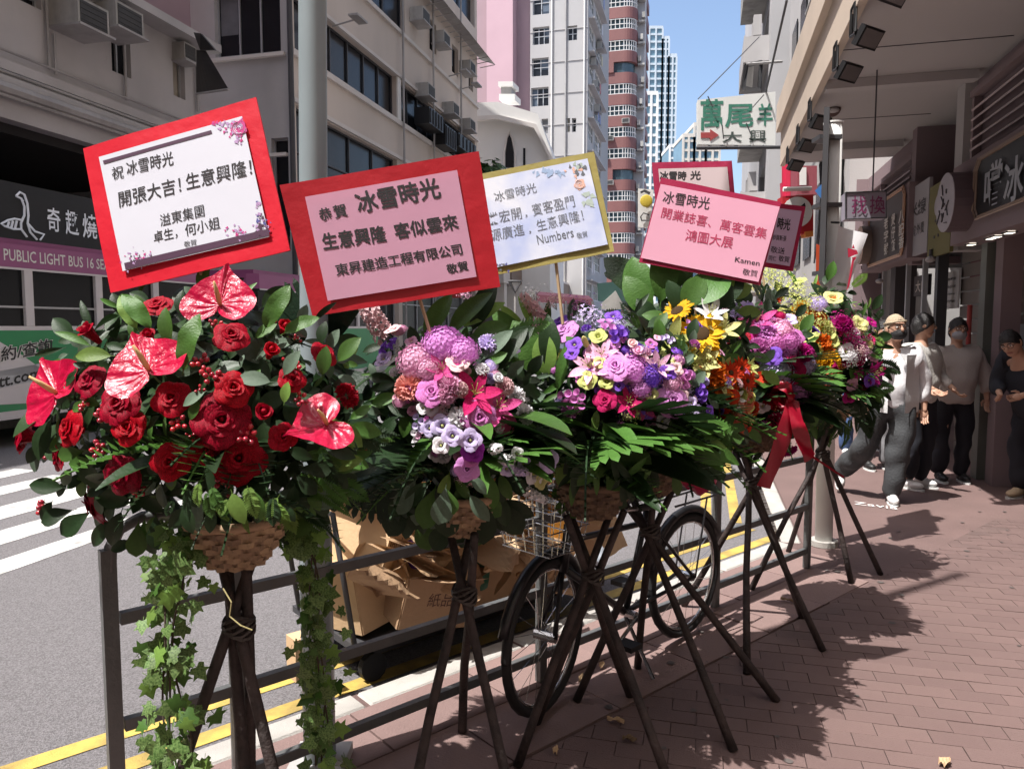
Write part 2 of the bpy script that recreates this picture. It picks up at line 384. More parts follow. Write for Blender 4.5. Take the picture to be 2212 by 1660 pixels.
for r0 in (0.36, 0.1):
    z.add([S(s_c + 0.9, r0 - 0.1, -0.126), S(s_c + 0.9, r0, -0.126), S(60, r0, -0.126), S(60, r0 - 0.1, -0.126)], [(0, 1, 2, 3)])
structure(z, 'yellow_lines', m_yellow)
# opposite pavement
op = MB(); op.srbox(-20, 120, -40, -11.6, -0.19, 0.0)
structure(op, 'opposite_pavement', m_kerb)
# ================================================================== air conditioners (one proto, copied)
def ac_parts(loc, X, N, w=0.62, h=0.42, d=0.55, label='', group='air conditioners on the old facades', front=True, bracket=True):
    t = empty('air_conditioner', loc, label, 'air conditioner', group)
    c = Vector(loc); o = N * (d / 2)
    MB().box(c + o, (w, d, h), X).build('casing', m_ac, t)
    g = MB(); g.box(c + N * (d + 0.006), (w * 0.86, 0.012, h * 0.8), X)
    for k in range(4): g.box(c + N * (d + 0.016) + Z * (h * (-0.3 + 0.2 * k)), (w * 0.84, 0.01, 0.012), X)
    g.build('grille', m_acd, t)
    if bracket:
        MB().box(c + N * (d * 0.55) - Z * (h / 2 + 0.03), (w * 1.15, d * 1.2, 0.05), X).build('bracket', m_pipe, t)
    return t
# ================================================================== OLD BUILDING, far left (r = -14.5)
r1 = -14.5; SE = 19.4
t = empty('old_corner_building', S(4, r1), 'old grey stained concrete corner building with dark open shopfront behind the minibus', 'building')
def z1(u, v, rr=r1): return onr(u, v, rr)
Ob = S(-14, r1); Wb = SE + 14
win_im = [((238, 49), (280, 169), 2), ((371, 94), (397, 215), 1), ((-30, -60), (88, 22), 3)]
zb0 = z1(30, 267)[1]; zcor = z1(440, 111)[1]
hol = []
for (a, b, nx) in win_im:
    s0, zt = z1(*a); s1, zt2 = z1(b[0], a[1] + (b[0] - a[0]) * 0.37); zz = z1(b[0], b[1])[1]
    hol.append((s0 + 14, zz - zb0, s1 + 14, min(zt, zcor - 0.3) - zb0, nx))
hol += [(k, 2.0, k + 1.4, 3.2, 2) for k in (2.0, 6.0, 10.0, 14.0, 18.0)]
hol = [h for h in hol if h[3] > h[1]]
w = MB(); facade(w, Ob + Z * zb0, D, Wb, zcor - zb0, hol, 0.2, -R); 
w.srbox(-14, SE, r1 - 6, r1 - 0.4, zb0 + 0.3, zcor); 
w.srbox(SE - 0.3, SE - 0.002, r1 - 8, r1 - 0.01, 0, zcor)
w.build('wall', m_conc, t)
for h in hol: window(Ob + Z * zb0, D, -R, h, t, m_alu, m_glass, 0.2, h[4], 1, 0.05)
l = MB()
for (v, th, out) in ((150, 0.22, 0.12), (195, 0.3, 0.3), (246, 0.5, 0.35)):
    zz = z1(30, v)[1]; l.srbox(-14, SE + 0.02 + out * 0.3, r1 - 0.01, r1 + out, zz - th / 2, zz + th / 2)
l.srbox(-14, SE + 0.2, r1 - 0.1, r1 + 0.62, zcor - 0.12, zcor + 0.1)
l.build('ledge', m_conc, t)
l = MB()
for (v, rad, out) in ((212, 0.13, 0.42), (168, 0.035, 0.16), (120, 0.03, 0.1), (228, 0.04, 0.45)):
    zz = z1(30, v)[1]; l.tube([S(-14, r1 + out, zz), S(SE - 0.2, r1 + out, zz)], rad, 8)
for (u, v0, v1_) in ((98, 0, 150), (263, 90, 215), (418, 90, 240), (112, 75, 160)):
    s, _ = z1(u, 100); l.tube([S(s, r1 + 0.08, z1(u, v0)[1]), S(s, r1 + 0.08, z1(u, v1_)[1])], 0.035, 6)
l.build('pipe', m_pipe, t)
# recessed mauve storey above the cornice
w = MB(); w.srbox(-14, SE + 0.6, r1 - 9, r1 - 0.7, zcor + 0.1, 19.5); w.build('upper_wall', m_pinkd, t)
# shop bay: dark ceiling, back wall, end wall, piers
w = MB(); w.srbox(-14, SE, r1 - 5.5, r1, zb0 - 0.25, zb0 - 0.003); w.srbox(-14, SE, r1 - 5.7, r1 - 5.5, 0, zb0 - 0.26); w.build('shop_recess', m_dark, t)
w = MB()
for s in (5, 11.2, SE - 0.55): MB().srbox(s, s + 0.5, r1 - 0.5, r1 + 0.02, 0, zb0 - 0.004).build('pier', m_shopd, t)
for uv, lab in (((141, 44), 'left'), ((222, 50), 'right')):
    s, zz = z1(*uv)
    ac_parts(S(s, r1, zz), D, R, 0.9, 0.6, 0.8, 'boxy old air conditioner, %s one of the pair high on the grey corner building' % lab)
s, zz = z1(385, 117); ac_parts(S(s, r1, zz), D, R, 0.5, 0.45, 0.4, 'small white air conditioner in the narrow window near the end of the grey corner building')
# lit tube in shop ceiling
q = MB(); a = hitplane(60, 330, S(0, r1 - 1.5), R); b = hitplane(104, 345, S(0, r1 - 1.5), R); q.tube([a, b], 0.035, 6)
q.build('tube_light', mat('lit_tube', (0.9, 0.9, 0.9), 0.5, emit=('#FFF8EE', 2.0)), None, label='white lit tube lamp hanging in the dark shop bay on the left', cat='lamp')
# goose shop sign
rs = r1 + 1.3
o = lambda u, v: hitplane(u, v, S(0, rs), R)
s0 = onr(-60, 450, rs)[0]; s1 = onr(262, 450, rs)[0]; zt = onr(20, 392, rs)[1]; zbm = onr(20, 517, rs)[1]
t = empty('goose_shop_sign', S((s0 + s1) / 2, rs, zbm), 'long black shop sign with white outlined goose and Chinese characters behind the bus', 'shop sign')
MB().srbox(s0, s1, rs - 0.25, rs - 0.01, zbm, zt).build('panel', m_black, t)
m_signw = mat('sign_white', (0.75, 0.77, 0.8), 0.5, 0.05, 10, emit=('#DDE4EE', 0.10))
def c1(x, y): return (x * .3255, y * .3255)
goose = [[(105, 1300), (130, 1275), (160, 1290), (180, 1350), (187, 1430), (182, 1480), (230, 1535), (292, 1555), (265, 1592)],
         [(105, 1300), (140, 1318), (160, 1370), (160, 1430), (138, 1480), (140, 1520), (178, 1572)],
         [(140, 1460), (95, 1452), (50, 1462), (5, 1485), (30, 1500), (90, 1520), (140, 1520)], [(182, 1480), (200, 1540), (245, 1590)],
         [(60, 1472), (50, 1500)], [(85, 1466), (75, 1508)], [(110, 1465), (100, 1514)], [(150, 1330), (152, 1333)]]
gm = MB()
for ln in goose: gm.tube([o(*c1(*p)) + R * 0.004 for p in ln], 0.022, 5)
gm.build('goose_outline', m_signw, t)
for ch, a, b in (('奇', (103, 498), (131, 447)), ('趣', (142, 506), (171, 453)), ('燒', (179, 513), (210, 460)), ('鵝', (218, 520), (250, 466))):
    A = o(*a) + R * 0.006; B = o(b[0], a[1] + (b[0] - a[0]) * .2); W_ = (B - A).length; H_ = (o(a[0], b[1]) - o(*a)).length
    lettering(ch, m_signw, planemap(A, D, Z), W_, H_, t, 'character', 0.012)
# little shops below the sign: goods glimpsed over the bus roof
rnd = random.Random(3)
t = empty('shop_shelves', S(14, r1 + 0.4, 0), 'cluttered bright shop goods glimpsed between the goose sign and bus roof', 'shop goods')
gb = [MB(), MB(), MB()]
for i in range(60):
    s = 8 + i * 0.19; gb[i % 3].srbox(s, s + rnd.uniform(.08, .17), r1 + 0.1, r1 + 0.3 + rnd.random() * .2, 2.7, 3.0 + rnd.random() * .45)
for gmb, cc, nm in zip(gb, ((0.5, 0.42, 0.36), (0.35, 0.16, 0.12), (0.6, 0.6, 0.58)), ('carton', 'package', 'tin')): gmb.build(nm, mat('goods' + nm, cc, 0.6), t, kind='stuff')
MB().srbox(7.5, 19.3, r1 - 0.1, r1 + 0.7, 2.62, 2.69).build('shelf', m_shopd, t)
# dark awning on the end of the old building
t = empty('folded_awning', S(19.6, r1 + 1), 'black canvas awning folded out from the end of the grey corner building', 'awning')
a0 = P(424, 100, 20.9); a1 = P(462, 118, 20.2); a2 = P(425, 75, 20.9)
MB().prism([P(418, 70, 21), P(433, 72, 20.4), P(464, 108, 20.2), P(432, 108, 20.6)], (0.02, 0.08, 0.01)).build('top_flap', m_black, t)
aw = MB(); 
A1, A2, A3, A4 = P(424, 108, 21), P(445, 110, 20.5), P(494, 193, 19.6), P(424, 203, 20.9)
aw.grid(lambda i, j: (A1 * (1 - i) + A2 * i) * (1 - j) + (A4 * (1 - i) + A3 * i) * j + Vector((0, -0.12 * math.sin(PI * i) * math.sin(PI * j), 0)), 8, 8)
aw.build('canvas', m_black, t); MB().tube([A3, A4], 0.03, 6).build('front_bar', m_pipe, t)

# ================================================================== BEIGE RIBBON-WINDOW BUILDING
r2 = -12.75; s2 = 21.5; e2 = 41.4
t = empty('ribbon_window_building', S(s2, r2), 'beige low office block with long dark ribbon windows and grey end wall', 'building')
H2 = 27.0
def f2(u, v): s, zz = onr(u, v, r2); return s - s2, zz
def hole2(ua, va, ub, vb, nx): a = f2(ua, va); b = f2(ub, vb); return (a[0], b[1], b[0], a[1], nx)
x856 = f2(856, 200)[0]; x863 = f2(864, 200)[0]; x705 = f2(705, 100)[0]; xend = e2 - s2 - 0.2
zt_, zb_ = f2(705, 42)[1], f2(705, 156)[1]
hol = [(0.25, zb_, x856, zt_, 6), (x863, zb_, xend, zt_ - 0.05, 9), (0.25, zb_ + 3.9, x856 + 1, zt_ + 4.2, 5), (x856 + 4, zb_ + 4.3, x856 + 4.9, zt_ + 3.9, 1), (x856 + 7.2, zb_ + 4.3, x856 + 8.2, zt_ + 3.9, 1), (x856 + 10, zb_ + 4.3, x856 + 10.8, zt_ + 3.9, 1),
       (0.25, 5.9, x856, f2(705, 262)[1], 4), (x863 + 0.6, 5.9, xend, f2(705, 262)[1] - 0.2, 6), (0.3, 0.3, x856, 4.9, 3), (x863, 0.3, xend, 4.9, 5), (0.25, zb_ + 7.9, xend, zt_ + 8, 8)]
w = MB(); facade(w, S(s2, r2), D, e2 - s2, H2, hol, 0.25, -R)
w.srbox(e2 - 0.4, e2, r2 - 8, r2 - 0.01, 0, H2); w.srbox(s2 + 0.3, e2 - 0.41, r2 - 8, r2 - 0.5, H2 - 0.3, H2 - 0.01)
w.srbox(s2 + 0.3, e2 - .41, r2 - 3.2, r2 - 3, 0, H2 - 0.31)
w.build('wall', m_beige, t)
for h in hol[:11]: window(S(s2, r2), D, -R, h, t, m_alud if h[1] > 1 else m_alu, m_glass, 0.25, h[4], 2 if h[3] - h[1] > 2.4 else 1, 0.06)
b = MB()
for zz, hh in ((zt_ + 0.06, 0.12), (zb_ - 0.1, 0.2), (zb_ + 3.7, 0.16), (f2(705, 262)[1] + 0.1, 0.14)):
    b.srbox(s2 + 0.002, e2 + 0.05, r2 + 0.002, r2 + 0.12, zz - hh / 2, zz + hh / 2)
b.build('sill_band', m_beige2, t)
MB().srbox(s2 + x856 + 0.02, s2 + x863 - 0.02, r2 + 0.002, r2 + 0.06, zb_ + 0.01, zt_ - 0.01).build('pier', m_wht, t)
# upper balcony with ragged canopy at the far end
b = MB(); zc = zt_ + 4.4
b.add([S(s2 + x856 + 2, r2 + 0.01, zc + 0.35), S(e2 + 0.6, r2 + 0.01, zc + 0.35), S(e2 + 0.6, r2 + 0.9, zc), S(s2 + x856 + 2, r2 + 0.9, zc)], [(0, 1, 2, 3)])
for k in range(16):
    s = s2 + x856 + 2.2 + k * 0.66; b.tube([S(s, r2 + 0.02, zc - 0.12), S(s, r2 + 0.9, zc - 0.02)], 0.025, 4)
b.build('tin_canopy', m_conc, t)
# grey end wall facing us (s = s2)
Og = S(s2 - 0.01, -16.4); Wg = 16.4 - 12.75
hx = lambda u, v: (onr, ons(u, v, s2 - 0.01))[1]
ra, za = hx(463, 30); rb_, zb2 = hx(607, 110)
holg = [(ra + 16.4, zb2, rb_ + 16.4, za + 0.6, 3), (0.4, 5.4, 1.6, 6.6, 2), (2.9, 4.0, 3.5, 7.6, 1)]
w = MB(); facade(w, Og, R, Wg, H2, holg, 0.22, D); w.build('end_wall', m_conc, t)
for h in holg: window(Og, R, D, h, t, m_alu, m_glass, 0.22, h[4], 1, 0.05)
for zz in (zb2 - 0.12, hx(500, 342)[1]): MB().box(S(s2 - 0.08, -14.55, zz), (3.3, 0.14, 0.1), R).build('end_sill', m_beige2, t)
b = MB(); b.tube([S(s2 - 0.1, r2 + 0.06, 0), S(s2 - 0.1, r2 + 0.06, H2)], 0.09, 8); b.build('downpipe', m_alud, t)
acl = ['highest air conditioner under the ragged canopy of the beige block', 'middle air conditioner under the ragged canopy of the beige block', 'farthest air conditioner under the canopy beside the mauve tower',
       'air conditioner topping the black ducts beside the dark ribbon window', 'second air conditioner above the black ducts of the beige block', 'lowest small air conditioner at the far end of the beige block']
for (u, v), lb in zip(((900, 38), (946, 87), (1004, 148), (912, 199), (967, 238), (1004, 272)), acl):
    s, zz = onr(u, v, r2 + 0.15); ac_parts(S(s, r2 + 0.01, zz), D, R, 0.9, 0.55, 0.6, lb)
for (u0, v0, u1, v1_), lb in zip(((893, 232, 925, 290), (930, 270, 955, 330), (960, 288, 1000, 345)), ('tall black duct box nearest the ribbon window', 'black duct box in the middle of the beige facade', 'bulky black duct box at the far end of the beige facade')):
    a = onr(u0, v0, r2); b_ = onr(u1, v1_, r2)
    t2 = empty('vent_duct', S(a[0], r2 + 0.03, b_[1]), lb, 'duct', 'black ducts on the beige block')
    mm = MB(); mm.srbox(a[0], b_[0], r2 + 0.03, r2 + 0.75, b_[1], a[1]); mm.build('duct_box', m_black, t2)
    for k in range(5): MB().srbox(a[0] + 0.1 + k * (b_[0] - a[0]) / 5, a[0] + 0.16 + k * (b_[0] - a[0]) / 5, r2 + 0.76, r2 + 0.8, b_[1] + .05, a[1] - .05).build('rib', m_alud, t2)
for (u, v), lb in zip(((745, 48), (985, 160), (1010, 188)), ('flat grey wall lamp above the long dark window', 'drying rack arm over the black ducts', 'drying rack arm at the end of the beige facade')):
    s, zz = onr(u, v, r2 + 0.5); t2 = empty('wall_bracket', S(s, r2 + 0.12, zz), lb, 'bracket')
    MB().tube([S(s, r2 + 0.01, zz - 0.1), S(s, r2 + 0.9, zz + 0.05)], 0.03, 6).build('arm', m_pipe, t2)
    MB().box(S(s, r2 + 1.0, zz + 0.06), (0.8, 0.35, 0.07), D).build('head', m_pipe, t2)

# ================================================================== CHURCH, MAUVE + GREY TOWER
def polyS(pts, y): return [P(u, v, y) for u, v in pts]
t = empty('white_chapel', P(1100, 700, 46), 'white chapel-like building with angular overhanging roof slab and pointed arch window', 'building')
fb = [(1010, 262), (1075, 258), (1150, 268), (1188, 352), (1188, 800), (1010, 800)]
MB().prism(polyS(fb, 48), (1.5, 9, 0)).build('wall', m_wht, t)
rf = [(1008, 222), (1076, 220), (1162, 246), (1200, 355), (1190, 356), (1152, 272), (1076, 253), (1008, 255)]
MB().prism(polyS(rf, 47.4), (1.5, 10, 0)).build('roof', m_wht, t)
rf = [(1006, 252), (1076, 248), (1158, 268), (1198, 352), (1193, 353), (1153, 276), (1076, 257), (1006, 260)]
MB().prism(polyS(rf, 47.2), (0.05, 0.3, 0)).build('eaves', m_beige2, t)
ar = [(1092, 362), (1092, 330), (1096, 300), (1100, 290), (1105, 300), (1110, 330), (1110, 362)]
MB().prism(polyS(ar, 47.95), (0, .04, 0)).build('arched_window', m_glass, t)
MB().prism(polyS([(1130, 320), (1135, 320), (1135, 362), (1130, 362)], 47.95), (0, .04, 0)).build('slot_window', m_glass, t)
w = MB(); w.tube(polyS([(1089, 365), (1089, 330), (1094, 300), (1100, 284), (1107, 300), (1113, 330), (1113, 365)], 47.9), 0.06, 5); w.build('arch_moulding', m_beige2, t)
for k, v in enumerate((200, 208, 214)): pass
t = empty('roof_tanks', P(1090, 215, 50), 'white rooftop water tanks on the chapel-like building', 'water tank')
for nm, u0, v0, u1, v1_ in (('tank', 1076, 176, 1108, 186), ('tank', 1078, 203, 1112, 216)):
    MB().prism(polyS([(u0, v0), (u1, v0), (u1, v1_), (u0, v1_)], 50), (.4, 1.2, 0)).build(nm, m_wht, t)
MB().prism(polyS([(1082, 186), (1104, 186), (1104, 203), (1082, 203)], 50.2), (.3, .9, 0)).build('frame', m_pipe, t)

s3 = 64.0
def fx(u, v): rr, zz = ons(u, v, s3); return rr, zz
rL = fx(1000, 300)[0]; rM = fx(1145, 300)[0]; rR = fx(1268, 300)[0]; H3 = 60
t = empty('mauve_tower', S(s3, rL), 'plain mauve painted blank-walled high tower behind the chapel', 'building')
a, b = fx(1060, 300)[0], fx(1115, 300)[0]
w = MB(); w.srbox(s3 + 0.2, s3 + 14, rL - 3, rM - 0.01, 0, H3); w.build('wall', m_pinkd, t)
MB().srbox(s3 - 1.2, s3 + 0.19, a, b, 0, H3).build('stair_shaft', m_pink, t)
t = empty('grey_tower', S(s3, rM), 'pale grey residential tower with small square dark windows', 'building')
hol = []
def addw(u0, v0, u1, v1_, nx): a = fx(u0, v0); b = fx(u1, v1_); hol.append((a[0] - rM, b[1], b[0] - rM, a[1], nx))
for (x0, y0, x1, y1, nx) in ((1600, -60, 1710, 90, 2), (1600, 185, 1710, 290, 3), (1830, 175, 1895, 265, 2), (1595, 390, 1705, 500, 2), (1590, 585, 1705, 700, 3), (1825, 785, 1848, 875, 1), (1860, 785, 1888, 875, 1), (1658, 790, 1702, 885, 1), (1600, 1000, 1705, 1100, 3), (1600, 1200, 1705, 1300, 3), (1600, 1400, 1705, 1500, 3), (1830, 1400, 1895, 1500, 2)):
    addw(630 + x0 * .3255, y0 * .3255, 630 + x1 * .3255, y1 * .3255, nx)
w = MB(); facade(w, S(s3, rM), R, rR - rM, H3, hol, 0.3, D)
w.srbox(s3 + 0.5, s3 + 14, rM, rR - 0.4, 0, H3 - .1)
hs = []
for k in range(12):
    zz = 4 + k * 2.75; hs += [(0.6, zz, 3.4, zz + 1.5, 3), (4.6, zz, 8.6, zz + 1.5, 4)]
facade(w, S(s3, rR), D, 14, H3, hs, 0.3, -R)
w.build('wall', m_grt, t)
for h in hol: window(S(s3, rM), R, D, h, t, m_alu, m_glass, 0.3, h[4], 2, 0.07)
for h in hs: window(S(s3, rR), D, -R, h, t, m_wht, m_glassb, 0.1, h[4], 2, 0.08)
b = MB()
for k in range(22):
    zz = fx(1200, 98)[1] - 2.85 * 6 + k * 2.62 * 1.0
    b.box(S(s3 - 0.03, (rM + rR) / 2, zz), (rR - rM, 0.05, 0.05), R)
b.build('floor_joint', m_conc, t)
b = MB()
for k in range(12): zz = 5.6 + k * 2.75; b.srbox(s3 + 0.4, s3 + 9, rR + 0.01, rR + 0.5, zz, zz + 0.08)
b.build('window_hood', m_conc, t)
for i, v in enumerate((130, 170, 215, 60)):
    s, zz = onr(1274, v, rR); ac_parts(S(66 + i * 1.2, rR + 0.02, zz), D, R, 1.0, 0.6, 0.5, '%s of four air conditioners on the narrow side of the grey tower' % ('second', 'third', 'lowest', 'topmost')[i], front=False)

# ================================================================== RED-BROWN CURVED TOWER
s4 = 104.0
rA = ons(1262, 300, s4)[0]; rB = ons(1372, 300, s4)[0]; rC = rB + 1.0
t = empty('red_tower', S(s4, rB), 'red-brown tiled tower with rounded corner bays and white-framed window bands', 'building')
fh = 2.86
def plan(inset, n=7, r_=1.6):
    pts = [(s4 + 22, rA), (s4 + inset, rA)]
    rr = r_
    for i in range(n + 1):
        a = PI / 2 * i / n; pts.append((s4 + inset + rr - rr * math.cos(a), rB - inset - rr + rr * math.sin(a)))
    pts.append((s4 + 22, rB - inset)); return pts
z0 = ons(1330, 40, s4)[1] % fh - fh
sp = MB(); gl = MB(); fr = MB(); m2 = MB()
for k in range(24):
    zz = z0 + k * fh
    if zz < 2: continue
    sp.prism([S(a, b, zz) for a, b in plan(0)], (0, 0, 1.45))
    gl.prism([S(a, b, zz + 1.452) for a, b in plan(0.35)], (0, 0, fh - 1.456))
    pl = plan(0.08)[1:-1]
    if k % 5 != 3:
        for i in range(len(pl) - 1):
            A = S(*pl[i]); B = S(*pl[i + 1]); L = (B - A).length; nn = max(1, int(L / 0.55))
            for j in range(nn):
                q = A + (B - A) * (j / nn); fr.box(q + Z * (zz + 2.15), (0.09, 0.09, 1.38))
            for hz in (1.5, 2.1, 2.78): fr.box((A + B) / 2 + Z * (zz + hz), (L, 0.1, 0.08), B - A)
    else:
        A = S(*pl[0]); B = S(*pl[1]); m2.box(A * 0.5 + B * 0.5 + Z * (zz + 2.15), ((B - A).length * 0.5, 0.5, 1.38), B - A)
sp.build('spandrel', m_red, t, kind='stuff'); gl.build('window_band', m_glassb, t, kind='stuff'); fr.build('white_mullion', m_wht, t, kind='stuff'); m2.build('infill_panel', m_red, t, kind='stuff')
# its cluttered side bay
w = MB(); w.srbox(s4 + 2.5, s4 + 5, rB - 1, rC - .1, 0, 62); w.build('side_bay', m_conc, t)
w = MB()
for k in range(20):
    w.srbox(s4 + 1.6, s4 + 2.45, rB + 0.1, rC, 3 + k * fh, 3.25 + k * fh); 
    w.srbox(s4 + 1.4 , s4 + 2.4, rB + 0.1 + (k % 3) * .25, rB + 0.5 + (k % 3) * .25, 3.5 + k * fh, 4.2 + k * fh)
w.build('side_balcony', m_ac, t, kind='stuff')
for k, (v, u) in enumerate(((100, 1300), (262, 1352), (300, 1318), (335, 1305), (395, 1318))):
    rr, zz = ons(u, v, s4); ac_parts(S(s4 - 0.02, rr, zz), R, -D, 1.0, 0.6, 0.5, '%s of five air conditioners on the red-brown tower' % ('topmost', 'second', 'third', 'fourth', 'lowest')[k], bracket=False)

# ================================================================== FAR TOWERS
def glass_tower(name, label, u0, u1, vtop, y, steps, m, mg, nb=6, fhh=3.1, crown=True):
    t = empty(name, Vector(((u0 - 1106) / 1600 * y, y, 0)), label, 'building')
    x0 = (u0 - 1106) / 1600 * y; x1 = (u1 - 1106) / 1600 * y
    wall = MB(); gl = MB(); fin = MB()
    for (fa, fb_, vt) in steps:
        a = x0 + (x1 - x0) * fa; b = x0 + (x1 - x0) * fb_; zt = P(u0, vt, y).z
        gl.box(((a + b) / 2, y + 8, zt / 2), (b - a, 15.4, zt))
        wall.box(((a + b) / 2, y + 8, zt + 0.6), (b - a + 0.4, 16, 1.2))
        n = max(2, int((b - a) / 2.4))
        for i in range(n + 1): fin.box((a + (b - a) * i / n, y + 0.05, zt / 2), (0.7, 0.6, zt))
        k = 0
        while k * fhh < zt: fin.box(((a + b) / 2, y + 0.12, k * fhh), (b - a, 0.36, 0.8)); k += 1
    gl.build('curtain_glass', mg, t); fin.build('facade_grid', m, t, kind='stuff'); wall.build('parapet', m, t)
    return t
m_far1 = mat('far_pale', (0.5, 0.56, 0.6), 0.7, 0.15, 0.1); m_far2 = mat('far_cream', (0.6, 0.55, 0.48), 0.8, 0.15, 0.1); m_farg = mat('far_glass', (0.14, 0.24, 0.3), 0.3, 0.4, 0.15, spec=0.6)
glass_tower('glass_tower', 'tall pale blue glass tower stepping down against the sky', 1390, 1452, 60, 330, [(0.05, 0.5, 62), (0.5, 0.72, 84), (0.72, 0.98, 122)], m_far1, m_farg)
glass_tower('slim_tower', 'slim pale tower standing just left of the stepped glass tower', 1386, 1412, 200, 240, [(0, 1, 205)], m_wht, m_farg)
glass_tower('cream_block', 'cream stepped apartment block low at the end of the street', 1468, 1545, 270, 260, [(0, .3, 296), (.3, .62, 272), (.62, 1, 300)], m_far2, m_farg)
glass_tower('white_block', 'low white apartment block at the foot of the glass tower', 1440, 1475, 310, 300, [(0, 1, 318)], m_wht, m_farg)
glass_tower('distant_end_block', 'distant pale block closing the street below the hanging sign', 1520, 1570, 400, 420, [(0, 1, 395)], m_far1, m_farg)

# ================================================================== RIGHT SIDE, beyond the canopy
s5 = 31.0; r5 = 2.25
t = empty('grey_slab_block', S(s5, r5), 'pale grey slab block with balcony boxes beyond the hanging signboard', 'building')
w = MB(); w.srbox(s5, s5 + 0.3, r5, r5 + 14, 0, 45)
hs = [(1.0, 3 + k * 3.0, 4.2, 5.2 + k * 3, 2) for k in range(12)]
facade(w, S(s5, r5), D, 22, 45, hs, 0.3, R); w.build('wall', m_concl, t)
for h in hs: window(S(s5, r5), D, R, h, t, m_alu, m_glass, 0.28, h[4], 1, 0.06)
for k in range(11):
    b = MB(); zz = 3.1 + k * 3.0
    b.srbox(s5 + 0.4, s5 + 4.6, r5 - 0.95, r5 - 0.002, zz - 0.12, zz); b.srbox(s5 + 0.4, s5 + 4.6, r5 - 0.95, r5 - 0.9, zz + .001, zz + 0.9); b.srbox(s5 + 0.4, s5 + 0.45, r5 - 0.9, r5 - 0.003, zz + 0.001, zz + 0.85)
    for q in range(4): b.srbox(s5 + 0.5 + q, s5 + 0.9 + q, r5 - 0.6, r5 - 0.3, zz + 0.92, zz + 1.1 + rnd.random() * .8)
    b.build('balcony', m_conc if k % 2 else m_ac, t)
s6 = 15.5; r6 = 1.75
t = empty('shaded_block', S(s6, 3), 'narrow grey block with bundled pipes and cables right behind the canopy', 'building')
w = MB(); w.srbox(s6, s6 + 12, 2.62, 12, 0, 30); w.build('wall', m_conc, t)
hs = MB()
for k in range(8):
    for j in range(5): hs.srbox(s6 + 0.6 + j * 2.2, s6 + 1.9 + j * 2.2, 2.57, 2.6, 3.4 + k * 3, 5 + k * 3)
hs.build('window', m_glass, t, kind='stuff')
b = MB()
for k in range(9):
    pts = [S(s6 + rnd.uniform(0, 2), 2.5 - rnd.random() * 0.25, zz + rnd.uniform(-.1, .1)) for zz in range(3, 30, 2)]
    b.tube(pts, rnd.choice((0.02, 0.035, 0.05)), 5)
b.build('pipe', m_alud, t)
acw = ['lowest air conditioner on the narrow grey block behind the canopy', 'air conditioner second from the bottom, near edge of the narrow grey block', 'air conditioner beside the pipe bundle, above the hanging signboard', 'air conditioner set deeper on the narrow grey block, mid height', 'upper air conditioner set deeper on the narrow grey block', 'topmost air conditioner at the near edge of the narrow grey block']
for i in range(6):
    k, j = (0, 1, 2, 3, 4, 5)[i], (0, 0, 0, 1, 1, 0)[i]
    ac_parts(S(s6 + 1 + j * 2.2, 2.6, 5.4 + k * 3), D, -R, .9, .55, .6, acw[i])
# far low shop row closing the street at ground level
rnd = random.Random(11)
cols = ['#B8423B', '#C9A23A', '#3A6FA8', '#D8D4CB', '#6B8F5A', '#C96F3A', '#8A3050', '#E0DCCF']
names = ['small red shop sign', 'small yellow shop sign', 'small blue shop sign', 'small white shop sign', 'small green shop sign', 'small orange shop sign', 'small plum shop sign', 'small cream shop sign']
for i in range(0, 14, 2):
    side = 0; s = 34 + i * 3.6; rr = (-8.2 if s > 60 else -12.2) if side == 0 else 1.2
    zz = 3.0 + (i * 37 % 5) * 0.5; ww, hh = 0.6 + rnd.random() * .5, 0.5 + rnd.random() * .8
    t = empty('projecting_sign', S(s, rr, zz), names[i % 8] + (' on the left' if side == 0 else ' on the right') + ' of the far street, %s' % ('nearer one' if i < 8 else 'farther one'), 'sign', 'small signs projecting over the far street')
    MB().srbox(s, s + 0.2, rr, rr + (ww if side == 0 else -ww), zz, zz + hh).build('panel', mat('sg%d' % (i % 8), srgb(cols[i % 8])[:3], 0.5, 0.1, 3), t)
    MB().tube([S(s + .1, rr - (0.6 if side == 0 else -0.6), zz + hh + .06), S(s + .1, rr + (ww if side == 0 else -ww), zz + hh + .06)], 0.04, 5).build('bracket', m_alud, t)
# ground-floor shopfront strips of the far street (left)
t = empty('shop_row', S(48, -11.5), 'row of low shopfronts with grey columns below the mauve and grey towers', 'building')
w = MB(); 
for k in range(7): w.srbox(43 + k * 8.5, 43.6 + k * 8.5, -12.2, -11.6, 0, 4.2)
w.srbox(42.5, 103, -12.9, -11.5, 4.2, 5.4); w.build('colonnade', m_beige2, t)
w = MB(); w.srbox(42.6, 103, -13.4, -13, 0, 4.19); w.build('shopfront', m_shopd, t)
w = MB()
for k in range(7): w.srbox(44 + k * 8.5, 50 + k * 8.5, -11.49, -11.4, 4.3, 5.2)
w.build('name_board', mat('boards', '#7A6A60', 0.6, 0.3, 0.3), t)

